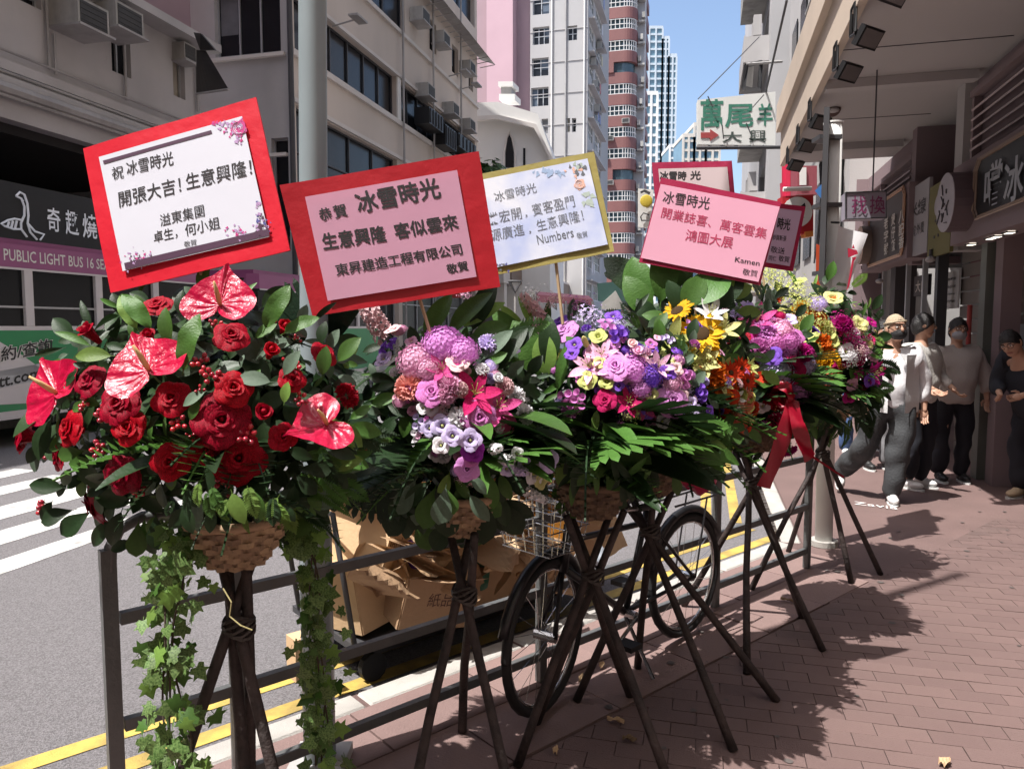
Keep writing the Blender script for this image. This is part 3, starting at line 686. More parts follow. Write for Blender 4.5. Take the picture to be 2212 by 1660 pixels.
# ================================================================== unseen blocks added to cut sky light and bounce sun into the street (right side above the canopy, behind the viewer)
def plain_block(label, s0, s1, r0, r1, z0, H, mt, face):
    t = empty('added_block', S((s0 + s1) / 2, (r0 + r1) / 2, 0), label, 'building')
    MB().srbox(s0, s1, r0, r1, z0, H).build('wall', mt, t)
    m = MB(); k = z0 + 1.2
    while k < H - 2:
        if face == 'r': m.add([S(s0 + .6, r0 - .02, k), S(s1 - .6, r0 - .02, k), S(s1 - .6, r0 - .02, k + 1.3), S(s0 + .6, r0 - .02, k + 1.3)], [(0, 1, 2, 3)])
        else: m.add([S(s1 + .02, r0 + .6, k), S(s1 + .02, r1 - .6, k), S(s1 + .02, r1 - .6, k + 1.3), S(s1 + .02, r0 + .6, k + 1.3)], [(0, 1, 2, 3)])
        k += 3.1
    m.build('window_strip', m_glass, t)
plain_block('tall beige block rising over the canopy on the right', 5.6, 15.2, 3.7, 18, 4.7, 42, m_fascia, 'r')
plain_block('tall beige block on the right behind the viewer', -30, 2.0, 3.4, 18, 0, 40, m_fascia, 'r')
plain_block('grey block closing the street behind the viewer', -45, -24, -40, 18, 0, 36, m_conc, 's')
plain_block('grey block on the left behind the viewer', -23, -15, -30, -14.5, 0, 24, m_conc, 's')

# drain pipes and hanging laundry on the towers
pt = bpy.data.objects['grey_tower']
for k, u in enumerate((1192, 1222, 1262)):
    rr, _ = ons(u, 200, s3); MB().tube([S(s3 - .12, rr, 2), S(s3 - .12, rr, 58)], .07, 6).build('drain_pipe', m_pipe if k % 2 else m_wht, pt)
lm = [mat('laundry_%d' % i, c, .8) for i, c in enumerate(((.6, .6, .62), (.25, .3, .5), (.5, .2, .22), (.55, .5, .35)))]
for k in range(14):
    zz = 7 + (k * 5 % 12) * 2.75; s_ = s3 + 1 + (k * 3 % 7); MB().srbox(s_, s_ + .5, rR + .35, rR + .4, zz - .7, zz + .1).build('laundry', lm[k % 4], pt)
pt = bpy.data.objects['ribbon_window_building']
for k, s_ in enumerate((s2 + x856 + .32, s2 + 12.3, s2 + 16.4)): MB().tube([S(s_, r2 + .2, 0), S(s_, r2 + .2, 26)], .05, 6).build('drain_pipe', m_pipe, pt)
# ================================================================== RIGHT BUILDING WITH CANOPY
rE, rF, HC = 1.22, 2.85, 4.4               # canopy edge, shop facade, soffit height
sA, sB = 6.1, 13.6
t = empty('canopy_building', S(8, rF), 'pale building on the right with deep concrete canopy, louvred upper panels and maroon recess', 'building')
rnd = random.Random(5)
m = MB(); m.srbox(sA, sB, rE + 0.06, 8, HC, HC + 0.25); m.build('canopy_slab', m_soffit, t)
m = MB(); m.srbox(sA - 0.02, sB + 0.02, rE - 0.02, rE + 0.058, HC - 0.06, HC + 0.5); m.build('canopy_fascia', m_fascia, t)
m = MB(); m.srbox(sA - 0.02, sB + 0.02, rE - 0.1, rE + 0.058, HC + 0.505, HC + 0.95); m.build('fascia_cap', m_fascia, t)
m = MB()
for s in (9.25, 12.4): m.srbox(s, s + 0.16, rE + 0.07, rF - 0.02, HC - 0.1, HC - 0.002); m.build('soffit_beam', m_soffit, t); m = MB()
for s in (8.3, 11.0, 12.9): MB().srbox(s, s + 0.012, rE + 0.08, rF - 0.03, HC - 0.006, HC - 0.001).build('soffit_joint', m_alud, t)
def fr_(u, v, rr=rF): return onr(u, v, rr)
def fp_(u, v, rr=rF): return hitplane(u, v, R * rr, R)
# upper wall pieces between shop fascia (z ~2.9) and soffit
sm0 = fr_(2068, 300)[0]; sm1 = fr_(1984, 300)[0]        # maroon recess range
zf = 2.95
def panel(s0, s1, z0, z1, r0, r1, mt, nm): return MB().srbox(s0, s1, r0, r1, z0, z1).build(nm, mt, t)
panel(3.0, fr_(2087, 250)[0] - 0.0, zf, HC - 0.001, rF + 0.1, rF + 0.4, m_mauve, 'upper_wall')
panel(fr_(2087, 250)[0] + 0.001, sm0, 2.5, HC - 0.001, rF - 0.02, rF + 0.4, m_soffit, 'pilaster')
panel(sm0 + 0.002, sm1 - 0.002, 2.2, HC - 0.001, rF + 0.72, rF + 0.8, m_maroon, 'maroon_wall')
panel(sm1, sm1 + 0.22, 2.5, HC - 0.001, rF - 0.02, rF + 0.6, m_mauve, 'pilaster')
s_l2 = fr_(1877, 400)[0]
panel(sm1 + 0.221, s_l2 + 0.6, zf - .3, HC - 0.001, rF + 0.1, rF + 0.4, m_mauve, 'upper_wall')
panel(s_l2 + 0.601, s_l2 + 0.8, 0, HC - 0.001, rF - 0.1, rF + 0.4, m_mauve, 'end_pilaster')
MB().srbox(sm1 - 0.9, sm1 - 0.15, rF + 0.2, rF + 0.7, 2.86, 3.3).build('grey_cabinet', m_conc, t)
# louvre slats, one by one
sl = MB(); sl.box((0, 0, 0), (1, 0.13, 0.02)); msl = sl.mesh('louvre_slat', mat('louvre', (0.34, 0.265, 0.27), 0.6, 0.1, 4, objvar=0.15))
tilt = Matrix.Rotation(math.radians(-38), 3, 'X')
for (a, b, z0, z1, n) in ((4.6, fr_(2100, 250)[0], 3.12, 4.1, 9), (sm1 + 0.28, s_l2 + 0.5, 2.75, 3.95, 13)):
    for i in range(n):
        zz = z0 + (z1 - z0) * (i + .5) / n
        inst(msl, 'louvre_slat', TRS(S((a + b) / 2, rF + 0.03, zz), Matrix((D, -R, Z)).transposed() @ tilt, (b - a - 0.08, 1, 1)), t)
    for s in (a, b, (a + b) / 2 + .3): MB().srbox(s - 0.03, s + 0.03, rF + 0.005, rF + 0.09, z0 - 0.06, z1 + 0.06).build('louvre_frame', m_mauve, t)
    for zz in (z0 - 0.1, z1 + 0.1): MB().srbox(a - 0.03, b + 0.03, rF - 0.02, rF + 0.095, zz - 0.035, zz + 0.035).build('louvre_frame', m_mauve, t)
# ground floor: party walls and back wall, dark
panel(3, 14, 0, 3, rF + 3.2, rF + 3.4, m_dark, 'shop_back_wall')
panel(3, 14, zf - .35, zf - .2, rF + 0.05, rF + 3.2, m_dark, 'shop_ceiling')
for u in (2124,): pass
sc_ = fr_(2124, 700)[0]
panel(sc_ - 0.07, sc_ + 0.1, 0, zf - .36, rF - 0.02, rF + 0.1, mat('greenish_column', (0.14, 0.15, 0.13), 0.5, 0.2, 3), 'column')
s_pp = fr_(2147, 700)[0]; panel(s_pp - .1, s_pp + .1, 0, zf - .36, rF + .02, rF + .2, m_poster if 'm_poster' in globals() else m_mauve, 'pale_pillar')
sc2 = fr_(1925, 700)[0]; panel(sc2 - 0.15, sc2 + 0.15, 0, zf - .36, rF, rF + 0.3, m_shopd, 'column')
sc3 = fr_(2018, 700)[0]; panel(sc3 - 0.06, sc3 + 0.06, 0, zf - .36, rF, rF + 0.12, m_alud, 'column')
m = MB()
for u in (1900, 1950, 1985): 
    s = fr_(u, 700)[0]; MB().srbox(s - 0.03, s + 0.03, rF + 0.02, rF + 0.08, 0, zf - .36).build('door_frame', m_alu, t)
# roller shutter with slanted slats behind the notice
s7 = fr_(2024, 700)[0]; s8 = fr_(2108, 700)[0]
for i in range(15):
    MB().srbox(s8, s7, rF + 0.25, rF + 0.275, 0.02 + i * 0.17, 0.17 + i * 0.17).build('shutter_slat', mat('shutter', (0.16, 0.135, 0.12), 0.5, 0.2, 3), t)
# upper building above the canopy

# near wall continues behind camera side
panel(2.05, sA - 0.002, 4.405, 4.69, rF + 0.4, rF + 4, m_fascia, 'side_slab')

# ---- shop signs
def fascia_board(name, label, u0, u1, vt0, vb0, rr, mt, depth=0.3):
    s0, zt = fr_(u0, vt0, rr); zb = fr_(u0, vb0, rr)[1]; s1 = fr_(u1, vt0, rr)[0]
    tt = empty(name, S(s0, rr, zb), label, 'shop sign'); MB().srbox(min(s0, s1), max(s0, s1), rr, rr + depth, zb, zt).build('board', mt, tt); return tt, min(s0, s1), max(s0, s1), zb, zt
rS = rF - 0.28
m_gold = mat('brown_moulding', (0.22, 0.15, 0.11), 0.45, 0.2, 6); m_cream = mat('cream_letters', (0.55, 0.5, 0.44), 0.5, 0.1, 6); m_grl = mat('grey_letters', (0.3, 0.31, 0.33), 0.45, 0.1, 6)
tt, a, b, zb, zt = fascia_board('dessert_shop_sign', 'big mauve shop fascia with round drum emblem and framed white Chinese characters at right edge', 2060, 2420, 365, 529, rS, m_mauve)
def octo(tt, u0, u1, v0, v1, rr, mt1, mt2, bw_=0.05):
    s1_, _ = fr_(u0, v0, rr); z1_, z0_ = fr_(u0, v0, rr)[1], fr_(u0, v1, rr)[1]; s0_ = fr_(u1, v0, rr)[0]
    c = 0.09; pts = [(s0_ + c, z0_), (s1_ - c, z0_), (s1_, z0_ + c), (s1_, z1_ - c), (s1_ - c, z1_), (s0_ + c, z1_), (s0_, z1_ - c), (s0_, z0_ + c)]
    MB().prism([S(s, rr, z_) for s, z_ in pts], -R * 0.03).build('panel', mt2, tt)
    for k in (0.0, 0.055):
        m = MB(); q = [S(s0_ + (s - s0_) * 1, rr - 0.035, z_) for s, z_ in pts]; cc = sum(q, Vector()) / 8
        q = [cc + (x - cc) * (1 + k) for x in q]; m.tube(q + [q[0]], 0.013, 5); m.build('moulding', mt1, tt)
octo(tt, 2120, 2400, 348, 468, rS, m_gold, m_black)
for ch, ul, ur, vt_, vb_ in (('嚐', 2124, 2161, 362, 452), ('冰', 2166, 2208, 352, 444), ('雪', 2216, 2262, 336, 440)):
    A = fp_(ul, vb_, rS - 0.05); zt2 = fp_(ul, vt_, rS - 0.05).z; e = fr_(ur, vb_, rS - 0.05)[0]; w_ = A.dot(D) - e
    lettering(ch, m_grl, planemap(A, -D, Z), w_, zt2 - A.z, tt, 'character', 0.02)
def drum(tt, u, v, ry, rr, mt, mt2, depth):
    s, zz = fr_(u, v, rr); rad = ry / 1600 * S(s, rr).y
    pts = [S(s + rad * math.cos(2 * PI * i / 24), rr, zz + rad * math.sin(2 * PI * i / 24)) for i in range(24)]
    MB().prism(pts, -R * depth).build('drum', mt2, tt); MB().prism([p - R * (depth + 0.001) for p in pts], -R * 0.006).build('drum_face', mt, tt)
    return s, zz, rad
s, zz, rad = drum(tt, 2090, 436, 62, rS, mat('pale_emblem', (0.36, 0.33, 0.35), 0.6, 0.1, 9), mat('drum_side', (0.1, 0.07, 0.08), 0.6), 0.2)
m = MB(); rr = rS - 0.214
for k in range(14): 
    a_ = rnd.uniform(0, 6.28); q = rnd.uniform(0.1, .75) * rad; c_ = S(s + q * math.cos(a_), rr, zz - rad * .2 + q * .7 * math.sin(a_)); m.tube([c_, c_ + D * rnd.uniform(-.1, .1) + Z * rnd.uniform(-.12, .12)], 0.006, 4)
m.build('emblem_marks', m_shopd, tt)
tt2, a2, b2, zb2_, zt2_ = fascia_board('claypot_shop_sign', 'small mauve fascia with peach oval drum and brown framed panel of cream characters', 1866, 1962, 462, 588, rS + 0.05, m_mauve)
octo(tt2, 1884, 1957, 456, 572, rS + 0.05, mat('copper_moulding', (0.42, 0.24, 0.15), 0.4, 0.2, 6), mat('dark_brown_panel', (0.05, 0.035, 0.03), 0.5, 0.2, 6))
drum(tt2, 1880, 529, 40, rS + 0.05, mat('peach_face', (0.5, 0.36, 0.29), 0.6, 0.1, 6), mat('drum_side2', (0.16, 0.12, 0.1), 0.6), 0.16)
for col_, (ul, ur) in enumerate(((1909, 1918), (1925, 1933), (1941, 1952))):
    tx = '蠔記煲'[col_] + '\n' + '仔飯王'[col_]
    for k in range(3):
        ch = ('老', '字', '號', '煲', '仔', '飯', '八', '記', '香')[col_ * 3 + k]; vb_ = 548 - 6 * col_ - (2 - k) * 28 + 0
        vb_ = 492 + 28 * k - 7 * col_; A = fp_(ur, vb_, rS + 0.0); e = fr_(ul, vb_, rS)[0]
        lettering(ch, m_cream, planemap(A + (-R) * 0.0, -D, Z), 0.001 + abs(e - A.dot(D)), 0.17, tt2, 'character', 0.015) if False else lettering(ch, m_cream, planemap(S(e, rS, A.z), -D, Z), abs(e - A.dot(D)), 0.17, tt2, 'character', 0.02)
# posters between the shops
def flat_sign(name, label, cat, u0, u1, v0, v1, rr, mt, th=0.04):
    s1_, z1_ = fr_(u0, v0, rr); s0_ = fr_(u1, v0, rr)[0]; z0_ = fr_(u0, v1, rr)[1]
    tt = empty(name, S(s0_, rr, z0_), label, cat); MB().srbox(s0_, s1_, rr, rr + th, z0_, z1_).build('board', mt, tt); return tt, s0_, s1_, z0_, z1_
rP = rF - 0.16
m_poster = mat('grey_poster', (0.33, 0.31, 0.325), 0.7, 0.1, 4); m_olive = mat('olive_poster', (0.15, 0.135, 0.045), 0.7, 0.2, 3)
tt, a, b, z0_, z1_ = flat_sign('wall_poster', 'pale grey shop poster with dark characters, left of the olive one', 'poster', 1963, 2007, 412, 556, rP, m_poster)
H_ = z1_ - z0_; L_ = b - a
lettering('米線', m_shopd, planemap(S(b - 0.1 * L_, rP - 0.003, z0_ + 0.55 * H_), -D, Z), L_ * 0.8, H_ * 0.22, tt, 'character', 0.02)
lettering('小食外賣', m_shopd, planemap(S(b - 0.15 * L_, rP - 0.003, z0_ + 0.28 * H_), -D, Z), L_ * 0.7, H_ * 0.16, tt, 'character', 0.01)
tt, a, b, z0_, z1_ = flat_sign('wall_poster', 'olive green shop poster with a pale bowl printed on it', 'poster', 2009, 2057, 406, 556, rP, m_olive)
H_ = z1_ - z0_; L_ = b - a
cc = S((a + b) / 2 - 0.1 * L_, rP - 0.002, z0_ + 0.68 * H_)
MB().prism([cc + D * (0.33 * L_ * math.cos(q * PI / 10)) + Z * (0.2 * H_ * math.sin(q * PI / 10)) * (1 if q < 10 else .9) for q in range(20)], -R * .004).build('bowl_print', m_poster, tt)
m = MB()
for i in range(9): 
    c_ = cc - Z * (0.3 * H_) + D * L_ * rnd.uniform(-.35, .3) + Z * rnd.uniform(-.12, .12) * H_; m.box(c_ - R * .002, (L_ * .06, .002, H_ * .04), D)
m.build('print_marks', m_shopd, tt, kind='stuff')
tt, a, b, z0_, z1_ = flat_sign('paper_notice', 'white paper notice with four printed lines taped to the shutter', 'notice', 2030, 2072, 592, 668, rF + 0.2, mat('notice_paper', (0.5, 0.49, 0.48), 0.8), 0.02)
H_ = z1_ - z0_; L_ = b - a
for k, tx in enumerate(('● 營業時間', '● 11:00-22:00', '● Takeaway', '▲ 請按門鈴')):
    lettering(tx, m_shopd, planemap(S(b - 0.12 * L_, rF + 0.197, z0_ + H_ * (0.76 - 0.2 * k)), -D, Z), L_ * 0.75, H_ * 0.075, tt, 'print_line', 0.02)
tt, a, b, z0_, z1_ = flat_sign('window_poster', 'dim reddish food poster in the shop window at the right edge', 'poster', 2160, 2260, 565, 700, rF + 0.3, mat('dim_poster', (0.14, 0.07, 0.06), 0.6, 0.5, 6, col2=(0.24, 0.19, 0.15)), 0.02)
for cc_, nm in ((mat('pst_w', (0.4, 0.38, 0.36), 0.6), 'print_marks'),):
    m = MB()
    for i in range(26): c_ = S(rnd.uniform(a, b), rF + 0.296, rnd.uniform(z0_, z1_)); m.box(c_, (rnd.uniform(.03, .12), .004, rnd.uniform(.01, .05)), D + Z * rnd.uniform(-.8, .8))
    m.build(nm, cc_, tt, kind='stuff')
tt, a, b, z0_, z1_ = flat_sign('characters_board', 'dark hanging board with worn white strokes over the shop doorway', 'shop sign', 1975, 2006, 598, 640, rF + 0.1, m_shopd)
lettering('大良', m_cream, planemap(S(b - 0.1, rF + 0.097, z0_ + .05), -D, Z), (b - a) * .7, (z1_ - z0_) * .6, tt, 'character', 0.01)
s = fr_(2116, 700)[0]
t = empty('red_banner_pole', S(s, rF - 0.1, 0), 'narrow red pole standing against the greenish shop column', 'pole'); MB().tube([S(s, rF - 0.1, 0.9), S(s, rF - 0.1, 1.85)], 0.025, 8).build('pole', mat('dull_red', (0.3, 0.04, 0.035), 0.5), t); MB().tube([S(s, rF - .1, 0), S(s, rF - .1, .9)], 0.018, 6).build('lower_tube', m_alu, t)
for i, (u, v) in enumerate(((2098, 511), (2140, 500), (2152, 492), (2180, 505))):
    p = fp_(u, 512 - (u - 2098) * .14 + 20, rS + 0.12)
    t = empty('downlight', p, 'lit white downlight under the big shop fascia, %s from the column' % ('first', 'second', 'third', 'fourth')[i], 'lamp', 'downlights under the shop fascia')
    c_ = S(p.dot(D), rS + 0.12, fr_(2060, 529, rS)[1] - 0.012)
    MB().box(c_, (0.1, 0.06, 0.02), D).build('lens', mat('lit_lens', (0.9, 0.88, 0.82), 0.5, emit=('#FFF4E2', 1.5)), t); MB().box(c_ + Z * 0.0, (0.13, 0.09, 0.012), D).build('rim', m_alud, t)
for i, (u, v) in enumerate(((1900, 607), (2010, 560))):
    p = fp_(u, v, rS + 0.1); t = empty('ceiling_lamp', p, ('round dim lamp under the small shop fascia', 'round dim lamp below the olive poster')[i], 'lamp')
    MB().ell(p, 0.06, 0.06, 0.04, 10, 6).build('globe', m_soffit, t, smooth=True); MB().tube([p + Z * .04, p + Z * .12], .02, 6).build('stem', m_alud, t)

# ---- money changer light box (找換), double-sided, faces us
yb = 8.2
t = empty('money_changer_sign', P(1868, 480, yb), 'mauve light box sign with magenta characters 找換 hanging from the canopy', 'sign')
q = [P(1826, 416, yb), P(1914, 413, yb), P(1914, 470, yb), P(1826, 473, yb)]; q[1] = q[1]; 
MB().prism(q, (0.05, 0.22, 0)).build('light_box', mat('lightbox', (0.30, 0.27, 0.32), 0.5, 0.05, 5), t)
m = MB(); m.tube([p + Vector((0, -.005, 0)) for p in q + [q[0]]], 0.008, 6); m.build('rim', m_alud, t)
m_mag = mat('magenta_letters', (0.2, 0.03, 0.10), 0.5)
for ch, u in (('找', 1839), ('換', 1878)):
    A = P(u, 462, yb - 0.01); lettering(ch, m_mag, planemap(A, Vector((1, 0, 0)), Z), 33 / 1600 * yb, 38 / 1600 * yb, t, 'character', 0.005)
MB().tube([P(1885, 414, yb + .1), Vector((P(1885, 414, yb + .1).x, yb + .1, HC))], 0.008, 6).build('hanger', m_alud, t)

# ---- floodlights along the canopy edge
fu = [(1838, 8), (1800, 90), (1763, 160), (1735, 250), (1715, 285), (1700, 318)]
fl_s = [6.25, 7.15, 8.05, 9.9, 11.1, 12.4]
for i, s in enumerate(fl_s):
    c = S(s, rE + 0.10, HC - 0.30); t = empty('floodlight', S(s, rE + 0.1, HC), 'black rectangular floodlight on a looped bracket, %s along the canopy edge' % ('nearest', 'second', 'third', 'fourth', 'fifth', 'farthest')[i], 'floodlight', 'floodlights along the canopy edge')
    nrm = (D * -0.55 - Z * 0.55 + R * .55).normalized(); X = nrm.cross(Z).normalized()
    MB().box(c, (0.27, 0.17, 0.055), X, nrm.cross(X)).build('housing', m_black, t)
    MB().box(c + nrm * 0.032, (0.23, 0.135, 0.006), X, nrm.cross(X)).build('glass', mat('lamp_glass', (0.16, 0.15, 0.15), 0.25), t)
    b0 = S(s, rE - 0.02, HC - 0.02); m = MB()
    m.tube([c - X * .13 - nrm * .04, b0 - D * 0.08 - Z * .24, b0 - D * 0.06, b0 + D * .1, b0 + D * .12 - Z * .22, c + X * .12 - nrm * .04], 0.017, 6); m.build('bracket', m_black, t)
p = S(9.2, 1.75, HC); t = empty('spotlight', p, 'brown cylindrical spotlight hanging from the soffit beside the floodlights', 'spotlight')
a_ = P(1786, 206, 10.0); b_ = P(1800, 238, 9.7)
m = MB(); m.tube([a_, a_ + (b_ - a_) * .55, b_], [0.05, 0.075, 0.095], 14); m.build('barrel', mat('brown_metal', (0.1, 0.06, 0.055), 0.5), t, smooth=False)
MB().tube([a_, Vector((a_.x, a_.y, HC))], 0.02, 6).build('stem', m_alud, t); MB().ell(b_ + (b_ - a_) * 0.01, 0.075, 0.075, 0.03, 12, 6).build('lens', m_soffit, t, smooth=True)

# ---- white hanging signboard over the street
yS = 21.5
t = empty('hanging_signboard', P(1588, 312, yS), 'large white signboard with green Chinese characters and red arrow hanging over the street', 'signboard')
q = [P(1507, 216, yS), P(1675, 198, yS), P(1675, 314, yS), P(1507, 312, yS)]
MB().prism(q, (0.05, 0.35, 0)).build('panel', mat('sign_panel', (0.72, 0.73, 0.70), 0.6, 0.06, 1.2, dirt=0.1), t)
m_grn = mat('green_letters', (0.05, 0.2, 0.14), 0.5, 0.3, 8); m_drk = mat('dark_green_letters', (0.06, 0.08, 0.07), 0.5, 0.3, 8)
for ch, u0, u1, v0, v1, mm in (('萬', 1512, 1560, 218, 300, m_grn), ('尾', 1566, 1626, 228, 290, m_grn), ('羊', 1636, 1668, 226, 284, m_grn), ('大', 1608, 1648, 304, 334, m_drk)):
    if ch == '大': u0, u1, v0, v1 = 1560, 1602, 286, 308
    elif ch == '萬': v1 = 282
    elif ch == '尾': v1 = 276
    else: v1 = 272
    lettering(ch, mm, planemap(P(u0, v1, yS - 0.01), Vector((1, 0, 0.02)), Z), (u1 - u0) / 1600 * yS, (v1 - v0) / 1600 * yS, t, 'character', 0.02)
lettering('興', m_drk, planemap(P(1618, 308, yS - 0.01), Vector((1, 0, 0)), Z), 36 / 1600 * yS, 26 / 1600 * yS, t, 'character', 0.01)
MB().prism([P(u, v, yS - 0.02) for u, v in ((1514, 286), (1534, 286), (1534, 279), (1553, 292), (1534, 304), (1534, 298), (1514, 298))], (0, .015, 0)).build('arrow', mat('arrow_red', (0.35, 0.06, 0.06), 0.5), t)
m = MB(); m.tube([P(1505, 320, yS), P(1700, 318, yS)], 0.05, 6); m.tube([P(1530, 314, yS), P(1545, 320, yS), P(1560, 314, yS), P(1575, 320, yS), P(1590, 314, yS), P(1605, 320, yS), P(1620, 314, yS), P(1635, 320, yS), P(1650, 314, yS)], 0.02, 4)
for a_, b_ in (((1529, 208), (1540, 232)), ((1650, 205), (1626, 232)), ((1560, 270), (1563, 300)), ((1612, 266), (1622, 290))): m.tube([P(*a_, yS - .1), P(*b_, yS - .1)], 0.018, 4)
m.build('support_frame', m_alud, t); m = MB(); m.tube([P(1653, 205, yS + .2), P(1700, 0, 17)], 0.03, 5); m.tube([P(1508, 214, yS + .1), P(1640, 80, yS + 3)], 0.015, 4); m.build('stay_cable', m_alud, t)
# empty black sign frame on a rod
yq = 24.0; t = empty('sign_frame', P(1625, 180, yq), 'empty black rectangular sign frame on a rod, high beside the slab block', 'sign frame')
q = [P(1607, 141, yq), P(1617, 138, yq), P(1660, 134, yq)]; m = MB()
m.tube([P(1612, 142, yq), P(1606, 190, yq), P(1640, 194, yq + 2.5), P(1644, 134, yq + 2.5), P(1612, 142, yq)], 0.07, 6); m.build('frame', m_black, t); MB().tube([P(1612, 139, yq), P(1690, 133, yq)], 0.04, 6).build('rod', m_pipe, t)
MB().prism([P(1614, 146, yq), P(1609, 187, yq), P(1625, 189, yq + 1), P(1629, 143, yq + 1)], (0, .05, 0)).build('panel', m_ac, t)

# ---- mid-distance signs seen between boards and pole
def sgn(name, label, cat, quad, y, mt, th=0.12):
    t = empty(name, P(quad[3][0], quad[3][1], y), label, cat); MB().prism([P(u, v, y) for u, v in quad], (0.02, th, 0)).build('panel', mt, t); return t
m_sred = mat('sign_red', (0.45, 0.02, 0.03), 0.5, 0.1, 3); m_sw = mat('sign_whitep', (0.72, 0.72, 0.7), 0.5, 0.05, 3)
t = sgn('bank_sign', 'red square sign with white disc and bent black letter above the pink boards', 'sign', [(1690, 424), (1757, 420), (1757, 505), (1690, 505)], 13, m_sred, .3)
cc = P(1722, 458, 12.98); m = MB(); m.prism([cc + Vector((0.26 * math.cos(q * PI / 12), 0, 0.26 * math.sin(q * PI / 12))) for q in range(24)], (0, -.01, 0)); m.build('disc', m_sw, t)
m = MB(); m.prism([P(1706, 448, 12.9), P(1714, 446, 12.9), P(1714, 470, 12.9), P(1706, 470, 12.9)], (0, -.01, 0)); m.prism([P(1714, 458, 12.9), P(1738, 438, 12.9), P(1740, 446, 12.9), P(1722, 462, 12.9), P(1738, 470, 12.9), P(1726, 470, 12.9)], (0, -.01, 0)); m.build('letter', m_black, t)
MB().prism([P(u, v, 12.95) for u, v in ((1740, 500), (1757, 498), (1757, 510), (1740, 512))], (0, .2, 0)).build('orange_strip', mat('orange_s', (0.6, 0.22, 0.05), 0.5), t)
MB().tube([P(1692, 409, 13), P(1752, 407, 13)], 0.04, 6).build('top_rod', m_wht, t)
t = sgn('orange_banner', 'plain orange-red vertical banner low behind the white signpost', 'banner', [(1763, 527), (1792, 540), (1790, 640), (1762, 612)], 9.5, mat('banner_orange', (0.62, 0.09, 0.03), 0.6, 0.05, 3, trans=.2), 0.02)
lettering('XS', m_sw, planemap(P(1775, 607, 9.48), Vector((1, 0, 0)), Z), .06, .05, t, 'letters')
t = empty('red_lantern_column', P(1705, 420, 17), 'bright red painted column with awning far under the canopy end', 'column'); MB().tube([P(1705, 440, 17), P(1705, 335, 17)], 0.16, 12).build('shaft', mat('lacquer_red', (0.5, 0.02, 0.06), 0.4), t); MB().prism([P(u, v, 17.2) for u, v in ((1688, 395), (1722, 385), (1728, 440), (1690, 440))], (0, .1, 0)).build('fabric', mat('crimson_fabric', (0.42, 0.03, 0.08), 0.7, 0.4, 3), t)
t = sgn('boxed_sign', 'small maroon and white boxed sign left of the blue arrow sign', 'sign', [(1722, 358), (1765, 358), (1765, 420), (1722, 420)], 15, mat('box_maroon', (0.28, 0.07, 0.09), 0.5), .4)
MB().prism([P(u, v, 14.98) for u, v in ((1727, 362), (1741, 362), (1741, 400), (1727, 400))], (0, -.02, 0)).build('white_edge', m_sw, t)
t = sgn('mascot_sign', 'white vertical sign with yellow and grey printed shapes left of the pink boards', 'sign', [(1378, 407), (1412, 410), (1404, 492), (1378, 490)], 14.5, m_sw, .1)
m = MB(); m.ell(P(1396, 434, 14.42), 0.12, 0.02, 0.12, 12, 8); m.build('yellow_print', mat('print_yel', (0.55, 0.42, 0.05), 0.5), t); m = MB(); m.tube([P(1384, 468, 14.45), P(1390, 460, 14.45), P(1402, 464, 14.45), P(1402, 476, 14.45), P(1386, 476, 14.45), P(1384, 468, 14.45)], .015, 4); m.tube([P(1384, 416, 14.45), P(1392, 412, 14.45), P(1404, 418, 14.45)], .03, 4); m.build('outline_print', m_alud, t)
t = empty('give_way_sign', P(1113, 640, 24), 'inverted triangle traffic sign seen between the boards, above the lilac flowers', 'traffic sign')
m = MB(); m.prism([P(1100, 607, 24), P(1126, 607, 24), P(1113, 632, 24)], (0, .04, 0)); m.build('plate', m_sw, t); m = MB(); m.tube([P(1100, 607, 23.95), P(1126, 607, 23.95), P(1113, 632, 23.95), P(1100, 607, 23.95)], .05, 5); m.build('border', m_alud, t); MB().tube([P(1113, 632, 24.05), P(1113, 800, 24.05)], .04, 6).build('post', m_pipe, t)
t = empty('street_awning', P(1240, 680, 30), 'faded pink cloth awning on poles in the distance behind the lilac flowers', 'awning')
m = MB(); m.prism([P(1160, 636, 30), P(1280, 646, 30), P(1284, 660, 30), P(1160, 652, 30)], (0, 1.5, 0.2)); m.build('canvas', mat('faded_pink', (0.4, 0.16, 0.2), 0.8, .2, 2), t)
for u in (1165, 1222, 1280): MB().tube([P(u, 650, 30), P(u, 765, 30)], .05, 6).build('pole', m_pipe, t)
t = empty('green_stall_roof', P(1340, 660, 26), 'dark green stall roof with pale gable to the right of the faded awning', 'stall')
m = MB(); m.prism([P(1290, 612, 26), P(1330, 608, 26), P(1350, 650, 26), P(1292, 650, 26)], (1.5, 3, 0)); m.build('roof', mat('stall_green', (0.03, 0.08, 0.07), 0.6), t); m = MB(); m.prism([P(1300, 655, 25.9), P(1330, 628, 25.9), P(1352, 668, 25.9), P(1300, 668, 25.9)], (0, .1, 0)); m.build('gable', m_ac, t)

